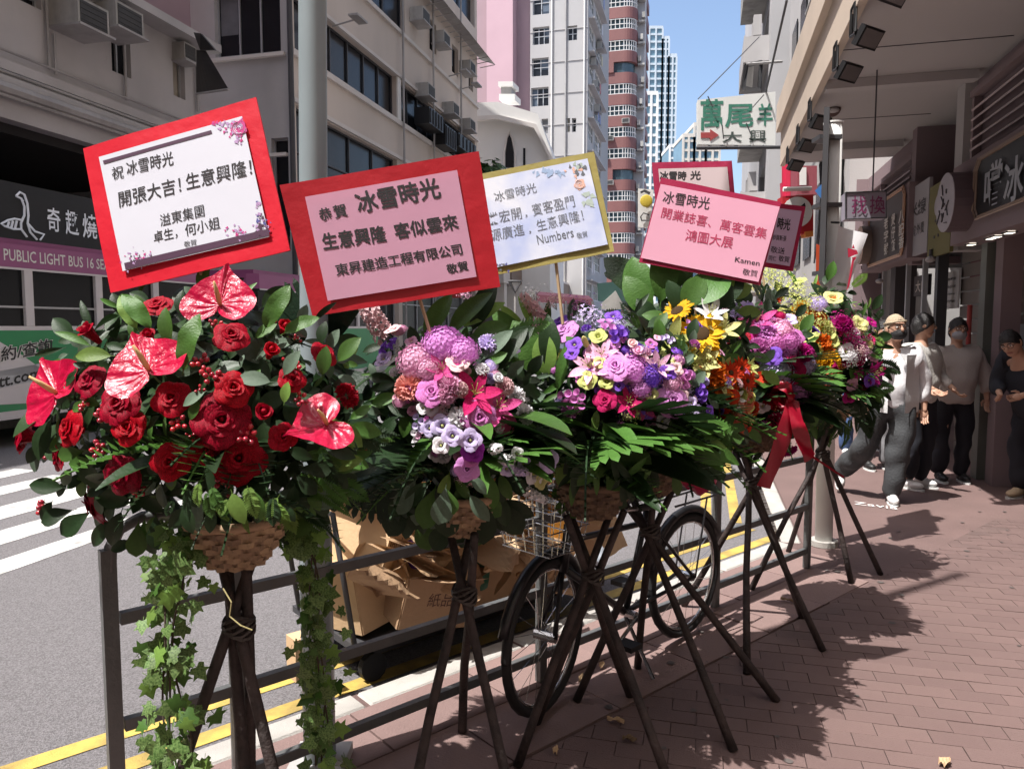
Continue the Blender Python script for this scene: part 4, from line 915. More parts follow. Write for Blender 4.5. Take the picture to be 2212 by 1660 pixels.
# ---- white signpost with edge-on blade sign and small arrow plate
pb = G(1779, 1176, 0); t = empty('signpost', pb, 'thick white signpost with long dark sign seen edge-on, standing on the pavement', 'signpost')
top = P(1800, 268, pb.y + .02)
m_post = mat('post_white', (0.66, 0.66, 0.64), 0.5, 0.08, 4, dirt=0.25)
m = MB(); m.tube([pb, pb + (top - pb) * .5, top], 0.062, 20); m.build('pole', m_post, t, smooth=True)
MB().tube([pb, pb + Z * 0.04], 0.1, 20).build('base_collar', m_kerb, t)
MB().tube([top, top + Z * 0.012], 0.068, 20).build('cap', m_sw, t)
e0 = P(1786, 262, pb.y - .03); e1 = P(1778, 612, pb.y - .03)
V_ = (ray(1784, 430)).normalized(); V_.z = 0; V_.normalize()
m = MB(); m.box((e0 + e1) / 2 - V_ * .0, (0.75, 0.035, (e0 - e1).length), V_ + Vector((0.02, 0, 0))); m.build('edge_on_sign', m_alud, t)
for vv in (300, 445, 590): 
    p = P(1795, vv, pb.y); MB().tube([p + Vector((-.09, 0, 0)), p + Vector((.06, 0, 0))], 0.07, 12).build('clamp', m_alud, t) if False else MB().box(p + Vector((-.03, 0, 0)), (0.16, 0.14, 0.03)).build('clamp', m_alud, t)
t = sgn('arrow_plate', 'small blue and white arrow plate peeping out left of the signpost', 'traffic sign', [(1760, 412), (1785, 388), (1785, 440), (1785, 440)][:1] + [(1785, 388), (1785, 440)] + [(1785, 440)][:0] + [(1784, 441)], 6.2, mat('plate_blue', (0.06, 0.2, 0.5), 0.4), .01)
# ---- small white banner flag with red drawing, tied to the signpost
t = empty('white_flag', P(1810, 600, 5.2), 'small white hanging flag with red line drawing beside the signpost', 'flag')
fq = [P(1812, 487, 5.2), P(1872, 506, 5.15), P(1824, 652, 5.2), P(1795, 655, 5.25)]
m = MB(); m.grid(lambda i, j: (fq[0] * (1 - i) + fq[1] * i) * (1 - j) + (fq[3] * (1 - i) + fq[2] * i) * j + Vector((0, 0.02 * math.sin(5 * i + 3 * j), 0)), 8, 12); m.build('cloth', mat('flag_cloth', (0.78, 0.77, 0.79), 0.8, .03, 5, trans=.25), t, smooth=True)
m = MB(); dr = lambda u, v: P(u, v, 5.12)
m.prism([dr(1831, 536), dr(1850, 540), dr(1853, 548), dr(1832, 556)], (0, -.004, 0)); m.prism([dr(1840, 556), dr(1850, 554), dr(1846, 562), dr(1842, 562)], (0, -.004, 0)); m.prism([dr(1841, 560), dr(1845, 560), dr(1834, 620), dr(1829, 626)], (0, -.004, 0)); m.prism([dr(1840, 536), dr(1843, 528), dr(1846, 537)], (0, -.004, 0))
m.build('red_print', mat('flag_red', (0.5, 0.02, 0.06), 0.6), t); MB().tube([fq[0] + Z * .02, P(1796, 480, 5.35)], .008, 5).build('tie', m_alud, t)
# tall street lamp post, near left
lb = K(0.96, 2.62); t = empty('lamp_post', lb, 'tall pale grey steel lamp post rising behind the two big red boards', 'lamp post')
lx = P(676, 200, lb.y); lb = Vector((P(684, 1300, 2.62).x, 2.62, 0)); 
m = MB(); m.tube([lb, lb + Z * 0.9, lb + Z * 0.95, Vector((P(677, 0, 2.62).x, 2.62, 2.9)), Vector((P(677, 0, 2.62).x, 2.62, 8.5))], [0.058, 0.058, 0.049, 0.047, 0.035], 24)
m.build('shaft', mat('galvanised', (0.27, 0.32, 0.34), 0.42, 0.12, 3, metal=0.15, dirt=.15), t, smooth=True)
MB().box(lb + Vector((0, 0, 0.02)), (0.2, 0.2, 0.04)).build('base_plate', m_pipe, t)
# ================================================================== PLANT MATERIALS
def petal(name, c, c2=None, tr=0.22, rough=0.55, var=0.18, ov=0.12, **k): return mat('petal_' + name, c, rough, var, 18, 0.25, 60, col2=c2, trans=tr, objvar=ov, spec=0.14, **k)
def leafm(name, c, c2=None, tr=0.18, rough=0.45, ov=0.25, isl=0.0): return mat('leaf_' + name, c, rough, 0.25, 9, 0.15, 30, col2=c2, trans=tr, objvar=ov, isl=isl, spec=0.32)
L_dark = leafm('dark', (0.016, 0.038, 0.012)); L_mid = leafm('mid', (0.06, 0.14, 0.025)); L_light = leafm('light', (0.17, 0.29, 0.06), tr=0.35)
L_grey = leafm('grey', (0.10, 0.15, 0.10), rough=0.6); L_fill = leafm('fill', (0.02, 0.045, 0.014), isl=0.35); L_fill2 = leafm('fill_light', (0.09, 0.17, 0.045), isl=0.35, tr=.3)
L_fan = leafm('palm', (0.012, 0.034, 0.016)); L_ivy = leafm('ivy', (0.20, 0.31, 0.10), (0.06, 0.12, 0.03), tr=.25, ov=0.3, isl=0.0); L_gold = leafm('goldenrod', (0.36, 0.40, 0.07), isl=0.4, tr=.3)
m_stem = mat('stem', (0.06, 0.11, 0.03), 0.6, 0.3, 10); m_twig = mat('twig', (0.05, 0.035, 0.022), 0.8, 0.3, 20)
Pc = {
 'red': petal('red', (0.50, 0.003, 0.022), (0.17, 0.001, 0.008), rough=.42), 'red2': petal('crimson', (0.42, 0.003, 0.03), (0.13, 0.001, 0.008), rough=.42),
 'anth': mat('spathe_red', (0.46, 0.004, 0.045), 0.30, 0.3, 4, 0.3, 5, spec=0.5, trans=0.2, objvar=0.1, coat=0.12),
 'spadix': mat('spadix', (0.62, 0.42, 0.18), 0.6, 0.15, 60, 0.3, 200),
 'berry': mat('berry', (0.38, 0.018, 0.035), 0.25, 0.3, 12, objvar=0.25, isl=0.2, spec=0.6, coat=.3),
 'pinkl': petal('light_pink', (0.86, 0.52, 0.68), (0.74, 0.36, 0.56)), 'pink': petal('pink', (0.72, 0.12, 0.34), (0.55, 0.05, 0.22)), 'hot': petal('hot_pink', (0.62, 0.02, 0.16), (0.42, 0.01, 0.09)),
 'mauve': petal('mauve', (0.68, 0.26, 0.56), (0.52, 0.13, 0.42)), 'lilac': petal('lilac', (0.72, 0.64, 0.86), (0.54, 0.43, 0.76)), 'violet': petal('violet', (0.17, 0.06, 0.5), (0.28, 0.12, 0.6)),
 'orchid': petal('orchid', (0.74, 0.36, 0.70), (0.60, 0.22, 0.58)), 'white': petal('white', (0.84, 0.82, 0.82), (0.72, 0.70, 0.74)), 'blush': petal('blush', (0.80, 0.60, 0.60), (0.74, 0.45, 0.48)),
 'salmon': petal('salmon', (0.75, 0.34, 0.28), (0.7, 0.25, 0.24)), 'cream': petal('cream', (0.72, 0.66, 0.34), (0.55, 0.58, 0.18)), 'lime': petal('lime', (0.55, 0.62, 0.14), (0.66, 0.68, 0.3)),
 'yellow': petal('yellow', (0.78, 0.50, 0.02), (0.7, 0.34, 0.01)), 'orange': petal('orange', (0.66, 0.16, 0.01), (0.5, 0.07, 0.01)), 'rorange': petal('red_orange', (0.62, 0.06, 0.01), (0.45, 0.02, 0.01)), 'coral': petal('coral', (0.68, 0.12, 0.12), (0.6, 0.2, 0.08)),
 'magenta': petal('magenta', (0.5, 0.015, 0.22), (0.35, 0.01, 0.16)), 'purple': petal('purple', (0.3, 0.03, 0.32), (0.22, 0.02, 0.28)),
 'disc': mat('flower_disc', (0.10, 0.05, 0.012), 0.9, 0.4, 60, 0.8, 150), 'bud': petal('bud', (0.68, 0.52, 0.26), (0.5, 0.5, 0.2))}
pr = random.Random(21)
# ------------------------------------------------------------------ petal / flower prototypes (unit radius, bloom axis +Z)
def cup(mb, ang, r0, r1, h0, h1, w, curl, m=0, nu=4, nv=4, ruf=0.0):
    """one petal: from (r0,h0) up and out to (r1,h1), width w radians*"""
    ca, sa = math.cos(ang), math.sin(ang); ph = pr.random() * 6
    def f(i, j):
        a = (i - .5) * 2; sh = math.sin(PI * (0.12 + 0.80 * j)) ** 0.6 * (1 - 0.12 * a * a)
        r = r0 + (r1 - r0) * j ** 1.2 - 0.10 * a * a * (1 - j) * r1 + curl * max(0, j - .6) ** 2 * 5
        hgt = h0 + (h1 - h0) * math.sin(j * PI / 2) - curl * 0.9 * max(0, j - .65) ** 1.6 * 4 - 0.12 * abs(a) ** 2 * j
        hgt += ruf * math.sin(9 * a + ph) * j; x = r * math.cos(a * w * .5); y = r * math.sin(a * w * .5) * (0.35 + .65 * sh) + a * .05 * w
        return Vector((x * ca - y * sa, x * sa + y * ca, hgt))
    mb.grid(f, nu, nv, m)
def rose(open_=1.0, layers=6, seedv=1):
    pr.seed(seedv); mb = MB(); a = 0
    mb.ell((0, 0, 0.34), .13, .13, .3, 6, 4)
    for k in range(layers):
        q = (k + 1) / layers; n = 3 + (k > 1) + (k > 3)
        for i in range(n):
            a += 2 * PI / n + 0.1
            rr = (0.16 + 0.72 * q ** 1.15) * (0.62 + 0.38 * open_) * pr.uniform(.94, 1.06); hh = 0.78 - 0.22 * q * open_ + pr.uniform(-.04, .04)
            cup(mb, a + k * .55, 0.10 + .12 * q, rr, -0.35 * q, hh, 2 * PI / n * 1.35, 0.10 + 0.34 * q * open_ * (k >= layers - 2), ruf=.015)
    return mb
def rosebud(): 
    pr.seed(9); mb = MB(); mb.ell((0, 0, .25), .3, .3, .6, 8, 6)
    for k in range(2):
        for i in range(3): cup(mb, i * 2.1 + k, .12, .44 + .1 * k, -.5, .85 - .12 * k, 2.6, .03 + .12 * k)
    return mb
def anthurium():
    mb = MB()
    def f(i, j):
        th = i * 2 * PI; r = j ** .9
        # heart outline: lobes toward -y, tip toward +y? (tip at th=PI/2 is +y)
        hx = 16 * math.sin(th) ** 3; hy = 13 * math.cos(th) - 5 * math.cos(2 * th) - 2 * math.cos(3 * th) - math.cos(4 * th)
        x = hx / 15.0; y = (hy - 3) / -15.0
        rip = 0.035 * math.sin(th * 9 + 2 * j) * j * j + .05 * math.sin(th * 2.0) * j + .022 * math.sin(th * 17 + 5 * j) * math.sin(PI * j) + .012 * math.sin(th * 23 + 9 * j) * j
        return Vector((x * r, y * r, 0.10 * (r * r) * (1 if True else 0) + rip + 0.05 * abs(math.sin(th)) * r))
    mb.grid(f, 84, 12)
    mb.tube([(0, -.02, 0.0), (.02, 0.02, .15), (.05, .12, .42), (.06, .26, .72)], [.05, .075, .065, .03], 8, m=1)
    mb.tube([(0, -.02, 0), (0, -.1, -.4), (0, 0.1, -1.0)], .03, 5, m=2)
    return mb
def berries(n=7, seedv=1):
    pr.seed(seedv); mb = MB()
    for i in range(n):
        a = i * 2.4; r = .38 * math.sqrt(i / n) + .1; c = Vector((r * math.cos(a) * 1.4, r * math.sin(a) * 1.4, pr.uniform(-.1, .35)))
        mb.ell(c, .21, .21, .27, 8, 6, 0, frame((c.x, c.y, .8))); mb.tube([c, (c.x * .4, c.y * .4, -.5)], .03, 4, m=1)
        for q in range(3): b = q * 2.1 + i; mb.add([c + Vector((0, 0, -.22)), c + Vector((.22 * math.cos(b), .22 * math.sin(b), -.28)), c + Vector((.22 * math.cos(b + .9), .22 * math.sin(b + .9), -.3))], [(0, 1, 2)], 1)
    return mb
def ruffle(n=40, seedv=1, flat=.55):                       # carnation / dianthus ball
    pr.seed(seedv); mb = MB()
    for i in range(n):
        q = (i + .5) / n; a = i * 2.39996; th = math.acos(1 - q * 0.95) 
        d = Vector((math.sin(th) * math.cos(a), math.sin(th) * math.sin(a), math.cos(th) * flat))
        F = frame(d + Vector((0, 0, .1)), pr.random() * 6); w = .34; ph = pr.random() * 6
        mb.grid(lambda i_, j_: d * (0.35 + .62 * j_) + F @ Vector(((i_ - .5) * w * (0.4 + j_ * 1.2), .07 * math.sin(14 * i_ + ph) * j_, .04 * math.sin(19 * i_ + ph) * j_)), 6, 2)
    return mb
def florets(n=46, seedv=1, flat=.7, size=.17, np_=4):       # hydrangea-like head
    pr.seed(seedv); mb = MB(); mb.ell((0, 0, 0), .8, .8, .8 * flat, 10, 6, 0)
    for i in range(n):
        q = (i + .5) / n; a = i * 2.39996; th = math.acos(1 - q * 1.1)
        d = Vector((math.sin(th) * math.cos(a), math.sin(th) * math.sin(a), math.cos(th) * flat)); F = frame(d, pr.random() * 6); c = d * pr.uniform(.82, 1.02)
        for k in range(np_):
            b = 2 * PI * k / np_; u_ = Vector((math.cos(b), math.sin(b), .25)); v_ = Vector((-math.sin(b), math.cos(b), 0))
            mb.add([c, c + F @ (u_ * size * .6 + v_ * size * .5), c + F @ (u_ * size * 1.1), c + F @ (u_ * size * .6 - v_ * size * .5)], [(0, 1, 2, 3)])
    return mb
def raypet(mb, a, L, W, z0, z1, m=0, tipz=0.0, r0=.12, nv=4, point=1.0):
    ca, sa = math.cos(a), math.sin(a)
    def f(i, j):
        x = r0 + (L - r0) * j; w = W * (math.sin(PI * min(1, .15 + .85 * j)) ** .8 if point else 1) * .5; y = (i - .5) * 2 * w
        zz = z0 + (z1 - z0) * j + tipz * j * j - .25 * (abs(i - .5) * 2) ** 2 * W * -1 * .5
        return Vector((x * ca - y * sa, x * sa + y * ca, zz))
    mb.grid(f, 2, nv, m)
def sunflower():
    pr.seed(4); mb = MB()
    for k in range(2):
        for i in range(15): raypet(mb, i * 2 * PI / 15 + k * .2 + pr.uniform(-.06, .06), 1.0 - .1 * k + pr.uniform(-.08, .06), .26, .0, .10 + .1 * k, 0, pr.uniform(-.25, .12), .28)
    mb.ell((0, 0, .02), .38, .38, .14, 14, 6, 1); return mb
def daisy(n=24, disc=.2):
    pr.seed(5); mb = MB()
    for k in range(2):
        for i in range(n // 2): raypet(mb, i * 4 * PI / n + k * .25, 1.0 - .22 * k, .24, .0, .18 + .12 * k, 0, pr.uniform(-.15, .05), .1, 3)
    mb.ell((0, 0, .06), disc, disc, .1, 10, 5, 1); return mb
def lily(rec=.35):
    pr.seed(6); mb = MB()
    for k in range(2):
        for i in range(3): raypet(mb, i * 2 * PI / 3 + k * PI / 3, 1.0 - .04 * k, .46 - .1 * k, -.15, .62, 0, -rec - .1 * pr.random(), .05, 6)
    for i in range(6): a = i * PI / 3 + .3; mb.tube([(0, 0, 0), (.12 * math.cos(a), .12 * math.sin(a), .4), (.24 * math.cos(a), .24 * math.sin(a), .62)], .014, 4, m=2); mb.ell((.24 * math.cos(a), .24 * math.sin(a), .64), .05, .03, .03, 5, 4, 1)
    return mb
def lilybud():
    mb = MB(); mb.ell((0, 0, .5), .2, .2, .55, 8, 8); mb.tube([(0, 0, 0), (0, 0, -.7)], .04, 5, m=1); return mb
def lisi():
    pr.seed(8); mb = MB()
    for k in range(2):
        for i in range(4): cup(mb, i * PI / 2 + k * .8, .1, .55 + .28 * k, -.3, .55 - .05 * k, 2.0, .1 + .12 * k, ruf=.03)
    mb.ell((0, 0, .1), .14, .14, .25, 6, 4, 1); return mb
def bell():
    mb = MB()
    for dx, dy, t_ in ((0, 0, 0), (.75, .1, .5), (.1, .8, -.5), (-.6, .55, .3)):
        F = frame((dx * .5, dy * .5 , 1)); 
        mb.grid(lambda i, j: Vector((dx, dy, 0)) * .9 + F @ Vector(((.1 + .34 * j ** 2) * math.cos(i * 2 * PI), (.1 + .34 * j ** 2) * math.sin(i * 2 * PI), j * .6)), 10, 4)
    return mb
def spike(n=34, seedv=2):
    pr.seed(seedv); mb = MB(); mb.tube([(0, 0, -1), (0, 0, 1.1)], .03, 5, m=1)
    for i in range(n):
        zz = -.7 + 1.9 * i / n; a = i * 2.4; r = .30 * (1 - .55 * (i / n)); c = Vector((r * math.cos(a), r * math.sin(a), zz)); F = frame((math.cos(a), math.sin(a), .5), pr.random() * 6)
        for k in range(5): b = 2 * PI * k / 5; u_ = Vector((math.cos(b), math.sin(b), .4)); v_ = Vector((-math.sin(b), math.cos(b), 0)); s_ = .17; mb.add([c, c + F @ (u_ * s_ * .6 + v_ * s_ * .5), c + F @ (u_ * s_ * 1.1), c + F @ (u_ * s_ * .6 - v_ * s_ * .5)], [(0, 1, 2, 3)])
    return mb
def spray(n=120, seedv=3, size=.07, R0=1.0):                  # statice, gypsophila, goldenrod: tiny florets on branching stems
    pr.seed(seedv); mb = MB()
    for i in range(12): a = i * 2.4; q = pr.uniform(.4, .95); mb.tube([(0, 0, -.6), (q * .5 * math.cos(a), q * .5 * math.sin(a), .1), (q * math.cos(a), q * math.sin(a), .6 * (1 - q * .5))], .012, 3, m=1, caps=False)
    for i in range(n):
        d = Vector((pr.gauss(0, .45), pr.gauss(0, .45), pr.gauss(.3, .28))); F = frame((d.x + .01, d.y, .6), pr.random() * 6); s_ = size * pr.uniform(.7, 1.5)
        for k in range(3): b = 2.1 * k; u_ = Vector((math.cos(b), math.sin(b), .3)) * s_; v_ = Vector((-math.sin(b), math.cos(b), 0)) * s_ * .5; mb.add([d, d + F @ (u_ * .6 + v_), d + F @ (u_ * 1.3), d + F @ (u_ * .6 - v_)], [(0, 1, 2, 3)])
    return mb
# ------------------------------------------------------------------ leaves: base at origin, along +Y, face +Z, unit length
def leafg(W=.4, bend=.3, fold=.15, nv=8, nu=4, pw=.8, wave=0.0, tipq=1.0):
    def f(i, j):
        w = W * (math.sin(PI * j ** tipq) ** pw) * .5 + .008; a = (i - .5) * 2
        y = math.sin(bend * j) / bend if bend else j; zz = -(1 - math.cos(bend * j)) / bend if bend else 0
        return Vector((a * w, y, zz + fold * abs(a) * w * 2 + wave * math.sin(j * 14 + a) * abs(a)))
    mb = MB(); mb.grid(f, nu, nv); mb.tube([(0, -.12, 0.02), (0, 0, 0)], .012, 4, caps=False); return mb
def palmleaf(n=16, spread=1.9, tipcut=True):
    mb = MB(); pr.seed(12)
    for i in range(n):
        a = (i / (n - 1) - .5) * spread; L = 1.0 - .12 * abs(a); d = Vector((math.sin(a), math.cos(a), 0)); sd = Vector((d.y, -d.x, 0))
        w = .052; zz = .02 * (i % 2)
        mb.add([(0, 0, 0), d * .3 + sd * w + Z * .03, d * .3 - sd * w + Z * .03, d * L * .93 + sd * w * .8 + Z * (zz - .16), d * L * .93 - sd * w * .8 + Z * (zz - .16), d * L + Z * (zz - .2)], [(0, 1, 2), (1, 3, 4, 2), (3, 5, 4)])
    mb.tube([(0, 0, 0), (0, -.45, -.08)], .018, 5); return mb
def frond(n=14, L=1.0, lw=.05, ll=.32, droop=.5):
    mb = MB(); pr.seed(13); p = lambda q: Vector((0, q * L, -droop * q * q))
    mb.tube([p(k / 6) for k in range(7)], .010, 4)
    for i in range(1, n + 1):
        for s_ in (-1, 1):
            b = p(i / (n + .6)); d = (Vector((s_ * 1.0, .75, pr.uniform(-.25, .15)))).normalized(); l_ = ll * math.sin(PI * (.18 + .8 * i / n)) ; q = d.cross(Z).normalized() * lw
            mb.add([b, b + d * l_ * .4 + q, b + d * l_, b + d * l_ * .4 - q], [(0, 1, 2, 3)])
    return mb
def monstera():
    mb = MB(); n = 28; 
    rim = []
    for i in range(n + 1):
        th = -2.75 + 5.5 * i / n; r = .56 * (1 + .25 * math.cos(th)) * (1.0 if i % 4 else .62); rim.append(Vector((r * math.sin(th), .45 + r * math.cos(th) * 1.0, -.1 * r * r)))
    mid = [Vector((0, .42, .02)) * .5 + p * .5 for p in rim]
    for i in range(n): mb.add([Vector((0, .4, .02)), rim[i], rim[i + 1]], [(0, 1, 2)])
    mb.tube([(0, -.4, -.1), (0, .4, .03), (0, .98, -.06)], .014, 4); return mb
def ivyleaf():
    mb = MB(); pts = [(0, 0), (.30, -.16), (.52, .05), (.36, .25), (.62, .52), (.30, .52), (.0, 1.0), (-.30, .52), (-.62, .52), (-.36, .25), (-.52, .05), (-.30, -.16)]
    c = Vector((0, .3, .05)); vs = [Vector((x, y, -.06 * (x * x + y * y))) for x, y in pts]; n = len(vs)
    mb.add([c] + vs, [(0, i + 1, (i + 1) % n + 1) for i in range(n)]); mb.tube([(0, -.35, -.05), (0, 0, 0)], .02, 3, caps=False); return mb
PG = {'rose': rose(1.0, 6, 1), 'rose2': rose(.75, 6, 5), 'rose3': rose(1.25, 7, 8), 'bud': rosebud(), 'anth': anthurium(), 'berry': berries(7, 1), 'berry2': berries(4, 6), 'ruf': ruffle(), 'mum': ruffle(70, 5, .8), 'hyd': florets(),
      'hyd2': florets(130, 4, .62, .14), 'sun': sunflower(), 'daisy': daisy(), 'lily': lily(), 'lily2': lily(.15), 'lbud': lilybud(), 'lisi': lisi(), 'bell': bell(), 'spike': spike(), 'spray': spray(), 'spray2': spray(170, 8, .06)}
_PM = {}
FN = {'rose': 'rose', 'rose2': 'rose', 'rose3': 'rose', 'bud': 'rosebud', 'anth': 'anthurium', 'berry': 'berry_cluster', 'berry2': 'berry_cluster', 'ruf': 'carnation', 'mum': 'chrysanthemum', 'hyd': 'hydrangea', 'hyd2': 'hydrangea', 'sun': 'sunflower',
      'daisy': 'gerbera', 'lily': 'lily', 'lily2': 'lily', 'lbud': 'lily_bud', 'lisi': 'lisianthus', 'bell': 'bellflower', 'spike': 'flower_spike', 'spray': 'flower_spray', 'spray2': 'flower_spray'}
def fmesh(kind, col):
    if (kind, col) not in _PM:
        second = {'anth': [Pc['anth'], Pc['spadix'], m_stem], 'berry': [Pc['berry'], m_stem], 'berry2': [Pc['berry'], m_stem], 'hyd': [Pc[col] if col in Pc else 0, m_stem], 'hyd2': [Pc[col] if col in Pc else 0, m_stem], 'lily': [Pc[col] if col in Pc else 0, Pc['disc'], Pc['lime']],
                  'lily2': [Pc[col] if col in Pc else 0, Pc['disc'], Pc['lime']], 'lisi': [Pc.get(col), Pc['lime']]}.get(kind) or [Pc[col], Pc['disc'] if kind in ('sun', 'daisy') else m_stem]
        _PM[(kind, col)] = PG[kind].mesh(FN[kind], second, smooth=kind not in ('hyd', 'hyd2', 'spray', 'spray2', 'spike'))
    return _PM[(kind, col)]
LG = {'ovate': leafg(.5, .5, .1, 8, 4), 'broad': leafg(.42, .7, .12, 9, 4, .75), 'lance': leafg(.2, .6, .2, 9, 2, .8), 'strap': leafg(.17, .9, .2, 10, 2, .5), 'wavy': leafg(.36, .9, .1, 12, 4, .7, .03), 'spoon': leafg(.55, .4, .08, 8, 4, .7, 0, 1.6),
      'palm': palmleaf(), 'palm2': palmleaf(11, 1.1), 'frond': frond(), 'frond2': frond(20, 1, .035, .22, .7), 'mon': monstera(), 'ivy': ivyleaf()}
_LM = {}
LN = {'palm': 'palm_leaf', 'palm2': 'palm_leaf', 'frond': 'fern_frond', 'frond2': 'fern_frond', 'mon': 'monstera_leaf', 'ivy': 'ivy_leaf'}
def lmesh(kind, m):
    k = (kind, m.name)
    if k not in _LM: _LM[k] = LG[kind].mesh(LN.get(kind, 'leaf'), [m], smooth=kind not in ('palm', 'palm2', 'frond', 'frond2'))
    return _LM[k]

# ================================================================== STANDS
m_bark = mat('bamboo_pole', (0.05, 0.034, 0.031), 0.7, 0.35, 14, 0.5, 50, col2=(0.02, 0.014, 0.013))
m_wick = mat('wicker', (0.30, 0.2, 0.12), 0.75, 0.35, 20, 0.4, 60, isl=0.35); m_wickd = mat('wicker_dark', (0.12, 0.075, 0.045), 0.75, 0.35, 20, 0.4, 60, isl=0.35)
m_tie = mat('tie_wire', (0.05, 0.04, 0.035), 0.6)
def stand(name, label, c, feet, zc, topz, dark=False, br=0.19, bz=None, rad=0.0165):
    t = empty('flower_stand', (c[0], c[1], 0), label, 'flower stand', 'wooden tripod flower stands')
    C0 = Vector((c[0], c[1], zc))
    for k, f in enumerate(feet):
        f = Vector((f[0], f[1], 0.0)); off = Vector(((k % 3 - 1) * .022, (k // 2 - .5) * .02, 0)); d = (C0 + off - f); top = f + d * (topz / zc)
        mid = f + d * .5 + Vector((rnd.uniform(-.008, .008), rnd.uniform(-.008, .008), 0))
        MB().tube([f, f + d * .25 + (mid - f - d * .5) * .6, mid, f + d * .8, C0 + off, top], [rad * 1.12, rad * 1.05, rad, rad * .98, rad * .95, rad * .85], 9).build('leg', m_bark, t, smooth=True)
    m = MB()
    for q in range(5): m.tube([C0 + Vector((.042 * math.cos(a), .042 * math.sin(a), -.02 + q * .01 + .012 * math.sin(a * 2 + q))) for a in [i * PI / 6 for i in range(13)]], .005, 4, caps=False)
    m.build('lashing', m_tie, t)
    # woven bowl basket
    bz = bz or topz - .02; b = MB(); n = 22
    def rb(q): return br * (0.55 + .45 * math.sin(q * PI / 2))
    for row in range(9):
        q = row / 8; zz = bz + q * .115
        for s_ in range(n):
            a0, a1 = 2 * PI * s_ / n, 2 * PI * (s_ + 1) / n; k = .010 if (s_ + row) % 2 else -.006
            b.tube([Vector((c[0] + (rb(q) + kk) * math.cos(a), c[1] + (rb(q) + kk) * math.sin(a), zz)) for a, kk in ((a0, 0), ((a0 + a1) / 2, k), (a1, 0))], .0105, 4, caps=False)
    for s_ in range(n): a = 2 * PI * s_ / n; b.tube([Vector((c[0] + rb(q) * math.cos(a), c[1] + rb(q) * math.sin(a), bz + q * .12)) for q in (0, .33, .66, 1)], .008, 4)
    b.prism([Vector((c[0] + rb(0) * math.cos(a), c[1] + rb(0) * math.sin(a), bz)) for a in [2 * PI * i / n for i in range(n)]], (0, 0, .012))
    bk_ = b.build('basket', m_wickd if dark else m_wick, t)
    r_ = MB(); r_.tube([Vector((c[0] + (br + .008) * math.cos(a), c[1] + (br + .008) * math.sin(a), bz + .122)) for a in [2 * PI * i / 20 for i in range(21)]], .014, 6); r_.build('basket_rim', m_wickd if dark else m_wick, bk_, smooth=True)
    return t, Vector((c[0], c[1], bz + .11))

